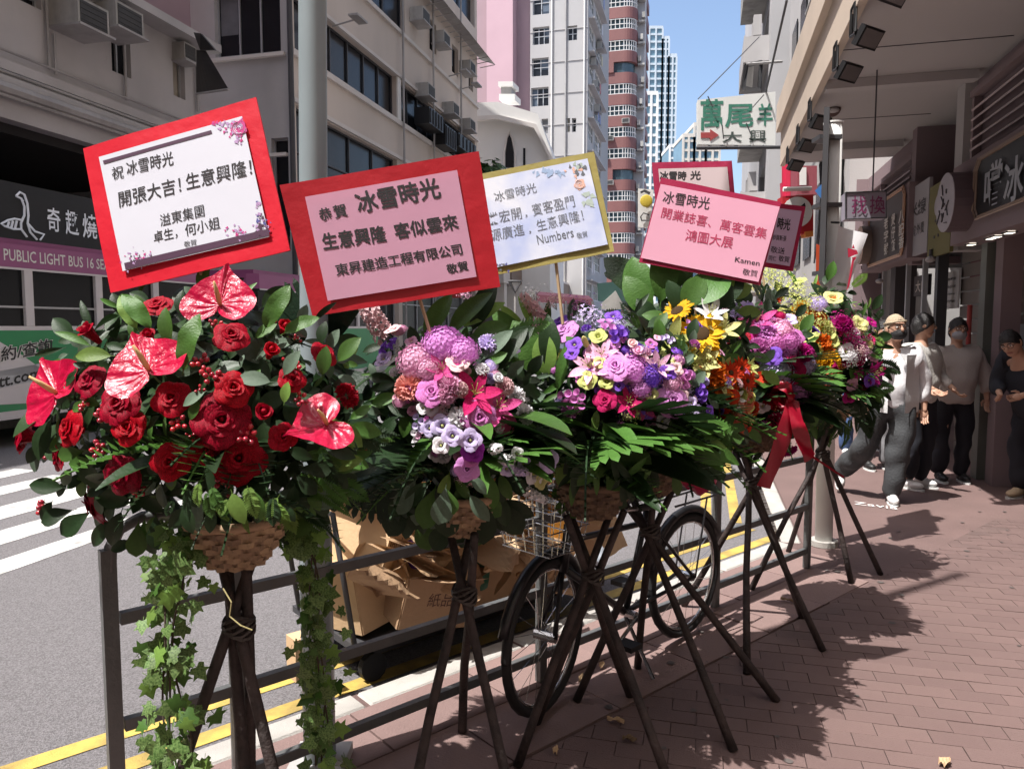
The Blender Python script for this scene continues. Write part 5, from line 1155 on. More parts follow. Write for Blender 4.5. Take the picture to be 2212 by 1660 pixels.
class Arr:
    def __init__(s, label, base, cu, cv, ru, rv, d0, bulge):
        s.t = empty('flower_arrangement', base, label, 'flower arrangement', 'flower arrangements on stands'); s.base = Vector(base); s.c = (cu, cv); s.r = (ru, rv); s.d0 = d0; s.b = bulge; s.ctr = P(cu, cv, d0)
    def depth(s, u, v): q = ((u - s.c[0]) / s.r[0]) ** 2 + ((v - s.c[1]) / s.r[1]) ** 2; return s.d0 - s.b * math.sqrt(max(0.0, 1 - q)) + .06 * max(0, q - 1)
    def pos(s, u, v, back=0.0): return P(u, v, s.depth(u, v) + back)
    def nrm(s, p, up=.35): d = p - s.ctr; d = Vector((d.x, d.y * 1.0, d.z)); return (d.normalized() + Vector((0, -.35, up))).normalized()
    def fl(s, kind, col, u, v, px, n=None, spin=None, back=0.0, sc=(1, 1, 1), up=.35):
        y = s.depth(u, v) + back; p = P(u, v, y); r_ = px / 1600 * y; nn = Vector(n) if n else s.nrm(p, up); spin = rnd.uniform(0, 6.28) if spin is None else spin
        ob = inst(fmesh(kind, col), FN[kind], TRS(p - nn.normalized() * r_ * .2, frame(nn, spin), (r_ * sc[0], r_ * sc[1], r_ * sc[2])), s.t)
        if 'spray' in kind: ob['kind'] = 'stuff'
        return ob
    def leaf(s, kind, m, u, v, px, ang, face=None, back=0.0, tiltout=0.0, w=1.0):
        """leaf whose base is at (u,v), pointing at picture angle ang (deg, 0 = right, 90 = up)"""
        y = s.depth(u, v) + back; p = P(u, v, y); L = px / 1600 * y; a = math.radians(ang)
        d = Vector((math.cos(a), -tiltout, math.sin(a))).normalized(); fz = Vector(face) if face else Vector((rnd.uniform(-.3, .3), -1, rnd.uniform(.1, .7)))
        x = d.cross(fz).normalized(); zz = x.cross(d).normalized(); M3 = Matrix((x, d, zz)).transposed()
        return inst(lmesh(kind, m), LN.get(kind, 'leaf'), TRS(p, M3, (L * w, L, L)), s.t)
    def scatter(s, n, kinds, mats, px0, px1, rho=(0.0, 1.0), back=.05, vbias=0, arc=(0, 360), tilt=.3):
        for i in range(n):
            a = math.radians(rnd.uniform(*arc)); q = math.sqrt(rnd.uniform(rho[0] ** 2, rho[1] ** 2)); u = s.c[0] + s.r[0] * q * math.cos(a); v = s.c[1] - s.r[1] * q * math.sin(a)
            s.leaf(rnd.choice(kinds), rnd.choice(mats), u, v, rnd.uniform(px0, px1), math.degrees(a) + rnd.uniform(-50, 50), None, back + rnd.uniform(-.03, .05), rnd.uniform(0, tilt))
    def fill(s, n, m, size, name='filler_foliage', kind='ovate', core=True):
        """dense small foliage through the dome's volume"""
        mb = MB(); lg = LG[kind]; yc = s.d0 + .02; rx = s.r[0] / 1600 * yc; rz = s.r[1] / 1600 * yc; ry = max(s.b, .2)
        for i in range(n):
            d = Vector((rnd.gauss(0, 1), rnd.gauss(0, 1), rnd.gauss(0, 1))).normalized(); q = rnd.uniform(.35, .93)
            p = s.ctr + Vector((d.x * rx * q, d.y * ry * q + .03, d.z * rz * q)); L = size * rnd.uniform(.6, 1.4)
            M = TRS(p, frame(d + Vector((rnd.uniform(-.8, .8), rnd.uniform(-.8, .2), rnd.uniform(-.3, .9))), rnd.uniform(0, 6.3)), L); mb.addmb(lg, M)
        mb.build(name, m, s.t, smooth=True, kind='stuff', fixn=False)
rnd = random.Random(77)
def skirt(A, n, L0, L1, kinds, mats):
    'loose fronds leaning out on the pavement side and all round the rim'
    for i in range(n):
        a = rnd.uniform(0, 2 * PI) if i % 3 == 0 else math.radians(-47) + rnd.gauss(0, .9); d = Vector((math.cos(a), math.sin(a), rnd.uniform(-.02, .5))).normalized(); p = A.base + Z * rnd.uniform(.06, .26) + d * .10
        zz = (Z + d * rnd.uniform(-.2, .5) + Vector((rnd.uniform(-.4, .4), rnd.uniform(-.4, .4), 0))); x = d.cross(zz).normalized(); zz = x.cross(d).normalized(); kk = rnd.choice(kinds)
        inst(lmesh(kk, rnd.choice(mats)), LN.get(kk, 'leaf'), TRS(p, Matrix((x, d, zz)).transposed(), rnd.uniform(L0, L1)), A.t)
def feet(c, rad, n, a0=0.0): return [(c[0] + rad * math.cos(a0 + 2 * PI * k / n), c[1] + rad * math.sin(a0 + 2 * PI * k / n)) for k in range(n)]
c1_, c2_, c3_, c4_, c5_, c6_ = (-.755, 1.99), (-.165, 2.50), (.31, 2.78), (.60, 3.16), (1.27, 3.86), (2.0, 4.72)
st1, b1 = stand('s', 'nearest flower stand at left, four dark poles crossing under the red rose basket', c1_, [(-1.02, 1.78), (-.50, 1.80), (-.74, 2.02), (-.70, 1.9)], .80, 1.0, br=.12)
st2, b2 = stand('s', 'flower stand with crossed dark poles under the pink and lilac basket', c2_, [(-.34, 2.20), (.02, 2.26), (-.2, 2.86), (.0, 2.5)][:3], .70, .94, br=.10)
st3, b3 = stand('s', 'flower stand with dark knotted poles under the purple flower basket, in front of the bicycle', c3_, [(.02, 2.62), (.56, 2.48), (.10, 2.92), (.52, 3.15)], .67, .93, True, br=.13)
st4, b4 = stand('s', 'flower stand of thin dark poles holding the sunflower arrangement', c4_, [(.85, 2.72), (.60, 3.42), (.28, 3.1), (1.15, 3.10)], .74, .93, True, br=.12)
st5, b5 = stand('s', 'flower stand under the orange and magenta flowers, pale crossing poles', c5_, [(1.10, 3.35), (1.62, 4.02), (1.0, 4.2), (1.56, 3.6)], .80, 1.0, True, br=.13)
st6, b6 = stand('s', 'farthest flower stand, dark poles beside the white signpost', c6_, [(1.48, 4.47), (2.15, 4.58), (2.42, 4.75), (2.0, 5.25)], .80, 1.0, br=.14)
# ------------------------------------------------------------------ arrangement 1: red roses and anthuriums
A = Arr('large dome of red roses, glossy red anthuriums and berries, nearest at left', b1, 435, 880, 345, 265, 2.10, .34)
X = lambda x: x * .3743; Y = lambda y: 585 + y * .3743
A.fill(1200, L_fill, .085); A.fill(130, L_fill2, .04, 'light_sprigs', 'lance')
for (x, y, r_, n, sp) in ((1255, 170, 205, (-.05, -.9, .55), 0), (835, 545, 228, (-.1, -.85, .6), .6), (285, 690, 218, (-.45, -.85, .35), .8), (1885, 860, 195, (.25, -.75, .8), 1.9)):
    A.fl('anth', 'anth', X(x), Y(y), r_ * .3743 * 1.02, n, sp, -.10)
roses = [(915, 215, 88, 'rose2'), (525, 365, 90, 'bud'), (865, 385, 70, 'bud'), (1335, 385, 92, 'rose'), (1640, 335, 72, 'bud'), (1560, 470, 78, 'bud'), (1860, 490, 80, 'rose2'), (1680, 635, 80, 'rose2'), (530, 640, 92, 'rose'), (700, 770, 112, 'rose'),
         (995, 740, 98, 'rose'), (1345, 685, 98, 'rose'), (1280, 865, 130, 'rose3'), (1515, 820, 85, 'bud'), (2010, 715, 82, 'ruf'), (420, 910, 100, 'rose'), (755, 905, 105, 'rose2'), (165, 950, 105, 'rose2'), (370, 1060, 98, 'rose2'), (990, 1100, 98, 'rose'),
         (1190, 1035, 90, 'rose2'), (1625, 960, 84, 'rose2'), (1375, 1080, 122, 'rose3'), (715, 1175, 108, 'rose'), (560, 1330, 118, 'rose3')]
for (x, y, r_, k) in roses: A.fl(k, 'red' if (x + y) % 3 else 'red2', X(x), Y(y), r_ * .3743 * 1.0, None, None, -.045, (1, 1, 1.15), .45)
for (x, y, r_) in ((1160, 520, 60), (1215, 600, 62), (1150, 680, 35), (590, 830, 62), (480, 760, 50), (1030, 870, 62), (1430, 945, 66), (560, 1025, 60), (1290, 1210, 62), (1400, 1190, 50), (800, 1270, 55), (230, 1370, 58), (2095, 985, 62), (1700, 555, 50), (1740, 735, 50), (1660, 520, 40), (1715, 390, 34), (255, 1060, 45), (1100, 950, 38), (1560, 285, 40), (1245, 300, 45), (1340, 1310, 36), (650, 880, 40)):
    A.fl('berry' if r_ > 48 else 'berry2', 'red', X(x), Y(y), r_ * .3743 * 1.25, None, None, -.06)
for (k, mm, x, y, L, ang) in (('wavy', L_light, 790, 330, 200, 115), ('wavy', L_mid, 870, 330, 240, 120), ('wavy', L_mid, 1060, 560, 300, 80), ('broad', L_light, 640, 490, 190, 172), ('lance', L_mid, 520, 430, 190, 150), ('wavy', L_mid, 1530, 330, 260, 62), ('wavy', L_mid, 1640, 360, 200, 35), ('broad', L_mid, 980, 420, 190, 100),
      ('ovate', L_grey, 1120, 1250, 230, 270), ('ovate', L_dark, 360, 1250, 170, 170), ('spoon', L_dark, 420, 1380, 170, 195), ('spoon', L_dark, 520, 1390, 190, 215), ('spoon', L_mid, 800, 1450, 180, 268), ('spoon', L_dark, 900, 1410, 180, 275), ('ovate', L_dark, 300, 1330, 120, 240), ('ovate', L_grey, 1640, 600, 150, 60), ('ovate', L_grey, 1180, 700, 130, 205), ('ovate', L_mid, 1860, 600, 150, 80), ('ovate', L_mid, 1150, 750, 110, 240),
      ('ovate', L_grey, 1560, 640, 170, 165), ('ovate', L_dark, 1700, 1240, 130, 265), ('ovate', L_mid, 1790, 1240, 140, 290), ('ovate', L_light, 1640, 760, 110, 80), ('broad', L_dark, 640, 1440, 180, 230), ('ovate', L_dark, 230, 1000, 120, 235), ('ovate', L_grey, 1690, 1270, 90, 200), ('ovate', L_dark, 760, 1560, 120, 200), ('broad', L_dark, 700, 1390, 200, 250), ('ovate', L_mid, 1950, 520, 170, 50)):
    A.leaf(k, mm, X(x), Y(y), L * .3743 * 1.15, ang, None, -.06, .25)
A.scatter(95, ['ovate', 'broad', 'ovate'], [L_dark, L_dark, L_mid, L_grey], 28, 58, (.1, 1.0), .0)
A.scatter(48, ['ovate', 'broad', 'spoon'], [L_dark, L_dark, L_mid, L_grey], 45, 75, (.8, 1.05), .0, arc=(195, 345))
A.scatter(26, ['frond', 'ovate', 'frond2'], [L_mid, L_dark, L_light], 60, 110, (.8, 1.0), .0, arc=(300, 360))
A.scatter(16, ['ovate', 'lance'], [L_dark, L_mid], 45, 80, (.85, 1.0), .03, arc=(20, 160))
for i in range(26): A.leaf(rnd.choice(['ovate', 'frond', 'broad', 'frond2']), rnd.choice([L_dark, L_dark, L_mid, L_light]), 450 + rnd.uniform(-80, 170), 1075 + rnd.uniform(-35, 35), rnd.uniform(40, 75), 270 + rnd.uniform(-50, 50), None, -.24, .3)
A.scatter(30, ['ovate', 'broad', 'frond'], [L_dark, L_dark, L_mid], 50, 85, (.75, 1.05), .05, arc=(270, 345))
skirt(A, 22, .16, .30, ['broad', 'frond', 'lance', 'frond2', 'frond'], [L_dark, L_dark, L_mid])
# ------------------------------------------------------------------ arrangement 2: pink, mauve, white
BX = lambda x: 765 + .3662 * x; BY = lambda y: 540 + .3662 * y
A = Arr('pink, mauve and white mixed flowers with dark palm leaves, second from left', b2, 970, 900, 195, 225, 2.62, .30)
A.fill(1100, L_fill, .09)
for (k, c, x, y, r_) in (('hyd2', 'orchid', 520, 540, 115), ('hyd2', 'orchid', 640, 590, 95), ('hyd2', 'pinkl', 360, 640, 105), ('hyd2', 'pinkl', 430, 690, 70), ('lisi', 'blush', 610, 665, 66), ('lily2', 'pink', 520, 700, 95), ('ruf', 'salmon', 320, 800, 85), ('rose', 'mauve', 460, 840, 74), ('mum', 'pinkl', 565, 800, 70), ('mum', 'pinkl', 540, 850, 60), ('lily', 'hot', 715, 840, 150), ('lily2', 'pink', 850, 920, 130),
      ('hyd2', 'pink', 880, 1020, 70), ('rose', 'mauve', 735, 990, 84), ('bud', 'white', 850, 1050, 50), ('lisi', 'lilac', 520, 1035, 66), ('lisi', 'lilac', 580, 1095, 60), ('lisi', 'white', 512, 1150, 52), ('lisi', 'lilac', 445, 1050, 50), ('ruf', 'white', 620, 985, 62), ('lisi', 'lilac', 685, 1120, 66), ('rose2', 'purple', 700, 1185, 60), ('rose', 'orchid', 665, 1290, 60), ('lisi', 'mauve', 690, 1230, 48),
      ('ruf', 'white', 960, 855, 58), ('ruf', 'white', 1015, 965, 60), ('bud', 'white', 845, 760, 48), ('mum', 'blush', 890, 800, 56), ('mum', 'blush', 620, 820, 50), ('bell', 'violet', 220, 575, 52), ('lisi', 'lilac', 175, 645, 56), ('spike', 'blush', 110, 440, 105), ('spike', 'blush', 165, 420, 90), ('lisi', 'blush', 230, 470, 52), ('ruf', 'lilac', 800, 540, 62), ('ruf', 'white', 840, 520, 44),
      ('spike', 'white', 840, 1170, 80), ('spike', 'white', 905, 1235, 85), ('spike', 'lilac', 975, 1300, 85), ('lisi', 'white', 1060, 1320, 66), ('lisi', 'cream', 1100, 1360, 50), ('spike', 'white', 1075, 1450, 78), ('rose', 'lilac', 1145, 1235, 62), ('lisi', 'white', 960, 1200, 40), ('lisi', 'lilac', 1000, 1260, 44), ('lisi', 'white', 410, 930, 40), ('bud', 'blush', 1105, 1010, 42), ('lisi', 'lilac', 900, 1290, 44), ('ruf', 'white', 760, 700, 40)):
    A.fl(k, c, BX(x), BY(y), r_ * .3662 * 1.14, None, None, -.05 if y < 1090 else -.26)
for (k, mm, x, y, L, ang, w) in (('broad', L_mid, 420, 520, 280, 65, .9), ('broad', L_mid, 560, 500, 330, 55, .8), ('lance', L_light, 640, 450, 260, 35, 1.4), ('broad', L_mid, 700, 500, 200, 20, 1), ('broad', L_dark, 700, 470, 300, 70, .9), ('ovate', L_dark, 830, 620, 260, 40, .9), ('ovate', L_grey, 760, 640, 220, 50, .8), ('broad', L_dark, 840, 700, 280, 60, .8),
      ('palm2', L_fan, -120, 560, 420, 88, 1), ('palm', L_fan, -160, 560, 400, 135, 1), ('palm', L_fan, -40, 760, 430, 160, 1), ('palm', L_fan, 60, 720, 400, 230, 1), ('palm', L_fan, 130, 980, 420, 215, 1.1), ('palm', L_fan, 160, 1180, 400, 240, 1.1), ('palm2', L_fan, 60, 900, 430, 190, 1.2), ('wavy', L_light, -80, 740, 230, 75, 1.1),
      ('spoon', L_dark, 330, 1420, 280, 240, 1), ('spoon', L_dark, 560, 1430, 250, 265, 1), ('spoon', L_dark, 730, 1420, 300, 275, 1), ('spoon', L_mid, 480, 1400, 240, 250, 1), ('wavy', L_light, 560, 1320, 170, 250, 1), ('broad', L_mid, 800, 1330, 200, 275, 1), ('spoon', L_grey, 420, 1440, 180, 250, 1), ('spoon', L_grey, 520, 1500, 150, 240, 1), ('spoon', L_dark, 230, 1380, 230, 205, 1), ('spoon', L_dark, 640, 1480, 200, 262, 1),
      ('ovate', L_mid, 950, 1100, 210, 330, 1), ('frond', L_grey, 960, 1050, 260, 320, 1), ('frond', L_grey, 1010, 1000, 230, 345, 1), ('broad', L_dark, 260, 980, 200, 225, 1), ('ovate', L_mid, 330, 950, 150, 250, 1), ('broad', L_mid, 260, 860, 160, 190, 1), ('frond', L_mid, 900, 520, 240, 30, 1)):
    A.leaf(k, mm, BX(x), BY(y), L * .3662 * 1.12, ang, None, .01, .15, w)
A.scatter(85, ['ovate', 'broad', 'lance'], [L_dark, L_mid, L_grey, L_dark], 30, 65, (.2, 1.0), .02)
A.scatter(34, ['spoon', 'broad'], [L_dark, L_dark, L_mid], 60, 95, (.7, 1.0), .03, arc=(215, 325))
for i in range(110): A.fl(rnd.choice(['lisi', 'bell', 'hyd2', 'spray', 'mum']), rnd.choice(['pinkl', 'lilac', 'white', 'blush', 'mauve']), 985 + rnd.gauss(0, 62), 880 + rnd.gauss(0, 80), rnd.uniform(10, 20), None, None, -.02)
for i in range(9): A.leaf(rnd.choice(['spoon', 'broad']), rnd.choice([L_dark, L_grey, L_mid]), 960 + rnd.uniform(-80, 60), 1050 + rnd.uniform(-25, 25), rnd.uniform(55, 90), 270 + rnd.uniform(-55, 55), None, -.24, .3)
skirt(A, 34, .24, .44, ['broad', 'frond', 'lance', 'palm2', 'frond2', 'lance'], [L_dark, L_dark, L_mid])
# ------------------------------------------------------------------ arrangement 3: purple, lilac, lilies
A = Arr('purple and lilac flowers with pink lilies over glossy green leaves, third from left', b3, 1345, 860, 215, 200, 2.92, .30)
A.fill(1100, L_fill, .09)
for (k, c, x, y, r_) in (('spike', 'blush', 1055, 350, 100), ('spike', 'blush', 1110, 400, 100), ('spike', 'pinkl', 1090, 480, 80), ('spray', 'white', 1040, 270, 80), ('spray', 'lilac', 1390, 390, 110), ('spray', 'mauve', 1330, 330, 80), ('spray', 'blush', 1170, 300, 70), ('rose', 'orchid', 1240, 485, 72), ('lisi', 'violet', 1215, 425, 56), ('lisi', 'violet', 1530, 395, 52), ('bell', 'violet', 1530, 500, 56), ('lisi', 'violet', 1300, 560, 52), ('lisi', 'violet', 1285, 610, 46), ('bell', 'orchid', 1480, 460, 50),
      ('lbud', 'bud', 1370, 560, 90), ('lisi', 'lime', 1440, 510, 54), ('lisi', 'lime', 1378, 770, 58), ('lisi', 'lime', 1490, 775, 48), ('lisi', 'cream', 1445, 665, 40), ('lily', 'pinkl', 1385, 680, 128), ('lily', 'pinkl', 1460, 610, 100), ('rose', 'orchid', 1540, 690, 78), ('rose', 'orchid', 1870, 890, 84), ('hyd2', 'orchid', 1650, 700, 84), ('hyd2', 'violet', 1740, 740, 78), ('hyd2', 'orchid', 1700, 800, 66), ('lily2', 'pinkl', 1800, 680, 90),
      ('bell', 'mauve', 1270, 850, 52), ('bell', 'mauve', 1350, 870, 50), ('bell', 'mauve', 1285, 920, 50), ('bell', 'mauve', 1300, 975, 40), ('rose', 'hot', 1480, 885, 56), ('lily', 'hot', 1620, 890, 95), ('lily', 'pink', 1710, 930, 80), ('lisi', 'cream', 1750, 850, 44), ('spray', 'cream', 1650, 960, 60), ('lisi', 'violet', 1850, 720, 52), ('hyd2', 'pinkl', 1880, 780, 60), ('lisi', 'blush', 1900, 700, 44), ('lisi', 'violet', 1920, 980, 42), ('lisi', 'violet', 1730, 960, 40), ('mum', 'white', 1560, 720, 40), ('bud', 'blush', 1640, 560, 46), ('bud', 'pinkl', 1672, 600, 48), ('lisi', 'white', 1820, 1010, 44), ('lisi', 'violet', 1560, 800, 34), ('lisi', 'blush', 1940, 860, 40), ('bell', 'violet', 2060, 840, 42), ('lisi', 'violet', 2095, 950, 40), ('lisi', 'lilac', 1990, 900, 40), ('spray', 'lilac', 2000, 960, 70), ('spray2', 'lilac', 1560, 430, 60)):
    A.fl(k, c, BX(x), BY(y), r_ * .3662 * 1.1, None, None, -.05)
for (k, mm, x, y, L, ang, w) in (('broad', L_mid, 1100, 740, 340, 115, 1.2), ('broad', L_light, 1140, 740, 240, 100, 1.3), ('lance', L_mid, 1050, 650, 360, 125, 1.6), ('lance', L_light, 1020, 560, 260, 120, 1.5), ('lance', L_light, 1060, 470, 200, 110, 1.2), ('broad', L_dark, 1080, 820, 300, 150, 1), ('broad', L_grey, 1130, 850, 250, 195, 1), ('broad', L_dark, 1150, 700, 300, 90, .9), ('lance', L_mid, 1020, 700, 330, 145, 1.6), ('broad', L_dark, 1100, 900, 260, 215, 1), ('lance', L_mid, 1200, 820, 250, 80, 1.2), ('lance', L_mid, 1130, 480, 170, 85, 1.2),
      ('broad', L_light, 1330, 1160, 260, 160, 1.3), ('broad', L_light, 1290, 1180, 230, 245, 1.2), ('wavy', L_light, 1290, 1260, 290, 268, 1), ('lance', L_light, 1250, 1140, 200, 145, 1.6), ('mon', L_mid, 1560, 1080, 270, 265, 1.2), ('broad', L_mid, 1620, 1130, 230, 300, 1.2), ('broad', L_mid, 1480, 1140, 230, 225, 1.2), ('mon', L_dark, 1420, 1080, 230, 240, 1),
      ('lance', L_mid, 1700, 1080, 480, 12, 1.2), ('lance', L_mid, 1700, 1060, 460, 2, 1.2), ('lance', L_mid, 1740, 1110, 450, -12, 1.2), ('lance', L_dark, 1740, 1150, 420, -18, 1.4), ('lance', L_light, 1750, 1060, 440, -6, 1.0), ('frond2', L_mid, 1720, 1060, 500, 4, 1), ('frond2', L_grey, 1800, 1120, 360, -10, 1), ('frond2', L_mid, 1850, 1090, 380, -20, 1), ('lance', L_mid, 1900, 1080, 400, -20, 1.2), ('lance', L_dark, 1900, 1160, 330, -8, 1.5), ('wavy', L_light, 1420, 1070, 120, 90, 1), ('broad', L_mid, 1470, 1020, 170, 300, 1), ('broad', L_mid, 1560, 920, 160, 90, 1), ('lance', L_grey, 1100, 1000, 200, 290, 1.2)):
    A.leaf(k, mm, BX(x), BY(y), L * .3662 * 1.1, ang, None, -.02, .22, w)
A.scatter(85, ['ovate', 'broad', 'lance', 'frond'], [L_dark, L_mid, L_grey, L_mid], 30, 65, (.2, 1.0), .02)
A.scatter(34, ['broad', 'mon', 'lance'], [L_dark, L_dark, L_mid], 55, 85, (.65, 1.0), .0, arc=(190, 350))
for i in range(150): A.fl(rnd.choice(['lisi', 'bell', 'hyd2', 'spray', 'mum', 'ruf']), rnd.choice(['pinkl', 'lilac', 'violet', 'blush', 'mauve', 'orchid', 'cream', 'violet']), 1385 + rnd.gauss(0, 85), 815 + rnd.gauss(0, 60), rnd.uniform(9, 19), None, None, -.02)
for i in range(16): A.leaf(rnd.choice(['lance', 'broad']), rnd.choice([L_dark, L_dark, L_mid]), 1310 + rnd.uniform(-90, 90), 1010 + rnd.uniform(-25, 25), rnd.uniform(55, 85), 270 + rnd.uniform(-60, 60), None, -.22, .3)
skirt(A, 34, .24, .44, ['broad', 'frond', 'lance', 'palm2', 'frond2', 'lance'], [L_dark, L_dark, L_mid])
# ------------------------------------------------------------------ arrangement 4: sunflowers, cream lilies, orange
CX = lambda x: 1305 + .2848 * x; CY = lambda y: 315 + .2848 * y
A = Arr('sunflowers, cream lilies and orange flowers under broad upright green leaves', b4, 1500, 800, 150, 190, 3.25, .25)
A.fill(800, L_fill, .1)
for (k, c, x, y, r_, n) in (('sun', 'yellow', 735, 1400, 165, (-.1, -.8, .5)), ('sun', 'yellow', 545, 1230, 120, (-.5, -.5, .75)), ('daisy', 'yellow', 820, 1560, 70, None), ('lily2', 'cream', 900, 1380, 130, None), ('lily2', 'white', 810, 1260, 120, None), ('lily2', 'lime', 500, 1480, 170, (-.3, -.9, .3)), ('lily2', 'cream', 760, 1640, 120, None), ('lisi', 'lime', 860, 1080, 80, None)):
    A.fl(k, c, CX(x), CY(y), r_ * .2848 * 1.15, n, None, -.06)
for (k, c, x, y, r_) in (('lily2', 'cream', 2010, 670, 125), ('lily2', 'lime', 1960, 610, 90), ('ruf', 'orange', 2110, 730, 90), ('lily', 'orange', 2160, 800, 95), ('ruf', 'rorange', 2150, 930, 85), ('lily2', 'cream', 2180, 790, 60), ('ruf', 'coral', 2190, 1000, 90), ('ruf', 'orange', 2150, 1060, 70), ('daisy', 'rorange', 2230, 720, 70), ('daisy', 'rorange', 2290, 690, 66), ('daisy', 'rorange', 2330, 770, 60), ('ruf', 'coral', 2240, 1060, 80), ('lily2', 'white', 2250, 880, 60), ('ruf', 'salmon', 2240, 940, 70), ('hyd2', 'coral', 2270, 1010, 66), ('ruf', 'orange', 2200, 1110, 50), ('rose', 'rorange', 2200, 870, 60)):
    A.fl(k, c, BX(x), BY(y), r_ * .3662 * 1.15, None, None, -.06)
for (k, mm, x, y, L, ang, w) in (('broad', L_dark, 330, 1150, 420, 132, 1.2), ('broad', L_mid, 300, 1250, 400, 100, 1.3), ('broad', L_mid, 430, 1180, 420, 85, 1.1), ('broad', L_mid, 640, 1200, 380, 45, 1.5), ('broad', L_mid, 600, 1230, 280, 60, 1.4), ('broad', L_dark, 860, 1220, 330, 60, 1.2), ('broad', L_mid, 480, 1100, 330, 60, 1.2), ('broad', L_dark, 560, 1250, 230, 100, 1.4), ('broad', L_mid, 350, 1300, 350, 120, 1.2), ('wavy', L_dark, 300, 1060, 300, 150, 1.2), ('ovate', L_light, 860, 1180, 280, 75, 1), ('ovate', L_light, 930, 1150, 200, 30, 1.2), ('broad', L_dark, 400, 1350, 230, 130, 1.2), ('ovate', L_mid, 500, 1330, 200, 160, 1), ('frond', L_grey, 320, 1400, 250, 130, 1), ('frond', L_grey, 200, 1350, 200, 140, 1), ('broad', L_dark, 480, 1100, 250, 110, 1.3)):
    A.leaf(k, mm, CX(x), CY(y), L * .2848 * 1.1, ang, None, -.02, .12, w)
A.scatter(75, ['ovate', 'broad', 'lance', 'frond'], [L_dark, L_mid, L_grey, L_light], 30, 60, (.2, 1.0), .02)
for i in range(40): A.fl(rnd.choice(['lisi', 'ruf', 'lily2', 'mum']), rnd.choice(['orange', 'cream', 'rorange', 'coral', 'salmon', 'lime']), 1575 + rnd.gauss(0, 30), 870 + rnd.gauss(0, 40), rnd.uniform(13, 24), None, None, -.02)
skirt(A, 34, .24, .44, ['broad', 'frond', 'lance', 'palm2', 'frond2', 'lance'], [L_dark, L_dark, L_mid])
# ------------------------------------------------------------------ arrangement 5: magenta, mauve, lilac
A = Arr('magenta and mauve blooms with trailing red ribbon, second from the far end', b5, 1655, 800, 110, 165, 3.95, .28)
A.fill(700, L_fill, .1)
for (k, c, x, y, r_) in (('lily2', 'pink', 1160, 1310, 130), ('ruf', 'lilac', 1050, 1240, 85), ('hyd2', 'pinkl', 950, 1260, 75), ('hyd2', 'pinkl', 1340, 1390, 90), ('ruf', 'orchid', 1220, 1390, 80), ('hyd2', 'mauve', 1300, 1470, 90), ('lily2', 'pinkl', 1030, 1540, 100), ('lisi', 'violet', 1240, 1610, 75), ('rose', 'magenta', 1060, 1430, 70), ('hyd2', 'mauve', 1400, 1540, 80), ('ruf', 'mauve', 1180, 1500, 75), ('rose', 'mauve', 1440, 1450, 60)):
    A.fl(k, c, CX(x), CY(y), r_ * .2848 * 1.2, None, None, -.06)
DX = lambda x: .9 * (1650 + x / 2.766); DY = lambda y: .9 * (750 + y / 2.766)
for (k, c, x, y, r_) in (('daisy', 'rorange', 460, 420, 70), ('daisy', 'rorange', 320, 470, 60), ('daisy', 'orange', 200, 440, 60), ('hyd2', 'lilac', 610, 400, 85), ('ruf', 'lilac', 560, 350, 60), ('hyd2', 'orchid', 740, 510, 78), ('rose3', 'hot', 690, 370, 60), ('lisi', 'violet', 560, 290, 60), ('hyd2', 'lilac', 790, 340, 60), ('ruf', 'red', 610, 570, 70), ('ruf', 'red', 540, 540, 60), ('spray', 'cream', 610, 600, 50), ('mum', 'magenta', 760, 260, 60), ('hyd2', 'mauve', 680, 180, 60), ('lisi', 'white', 500, 620, 40), ('mum', 'mauve', 470, 230, 60), ('rose', 'red2', 340, 160, 55), ('spray', 'white', 650, 640, 60)):
    A.fl(k, c, DX(x), DY(y), r_ * .3254 * 1.3, None, None, -.1)
A.scatter(75, ['ovate', 'broad', 'lance', 'frond'], [L_dark, L_mid, L_grey, L_dark], 28, 50, (.2, 1.0), .02)
A.scatter(30, ['frond', 'ovate', 'broad'], [L_dark, L_mid], 40, 60, (.7, 1.0), .02, arc=(200, 340))
for i in range(60): A.fl(rnd.choice(['lisi', 'ruf', 'hyd2', 'mum', 'spray']), rnd.choice(['magenta', 'orchid', 'mauve', 'hot', 'violet', 'lilac', 'pinkl']), 1665 + rnd.gauss(0, 42), 780 + rnd.gauss(0, 60), rnd.uniform(11, 22), None, None, -.02)
skirt(A, 34, .24, .44, ['broad', 'frond', 'lance', 'palm2', 'frond2', 'lance'], [L_dark, L_dark, L_mid])
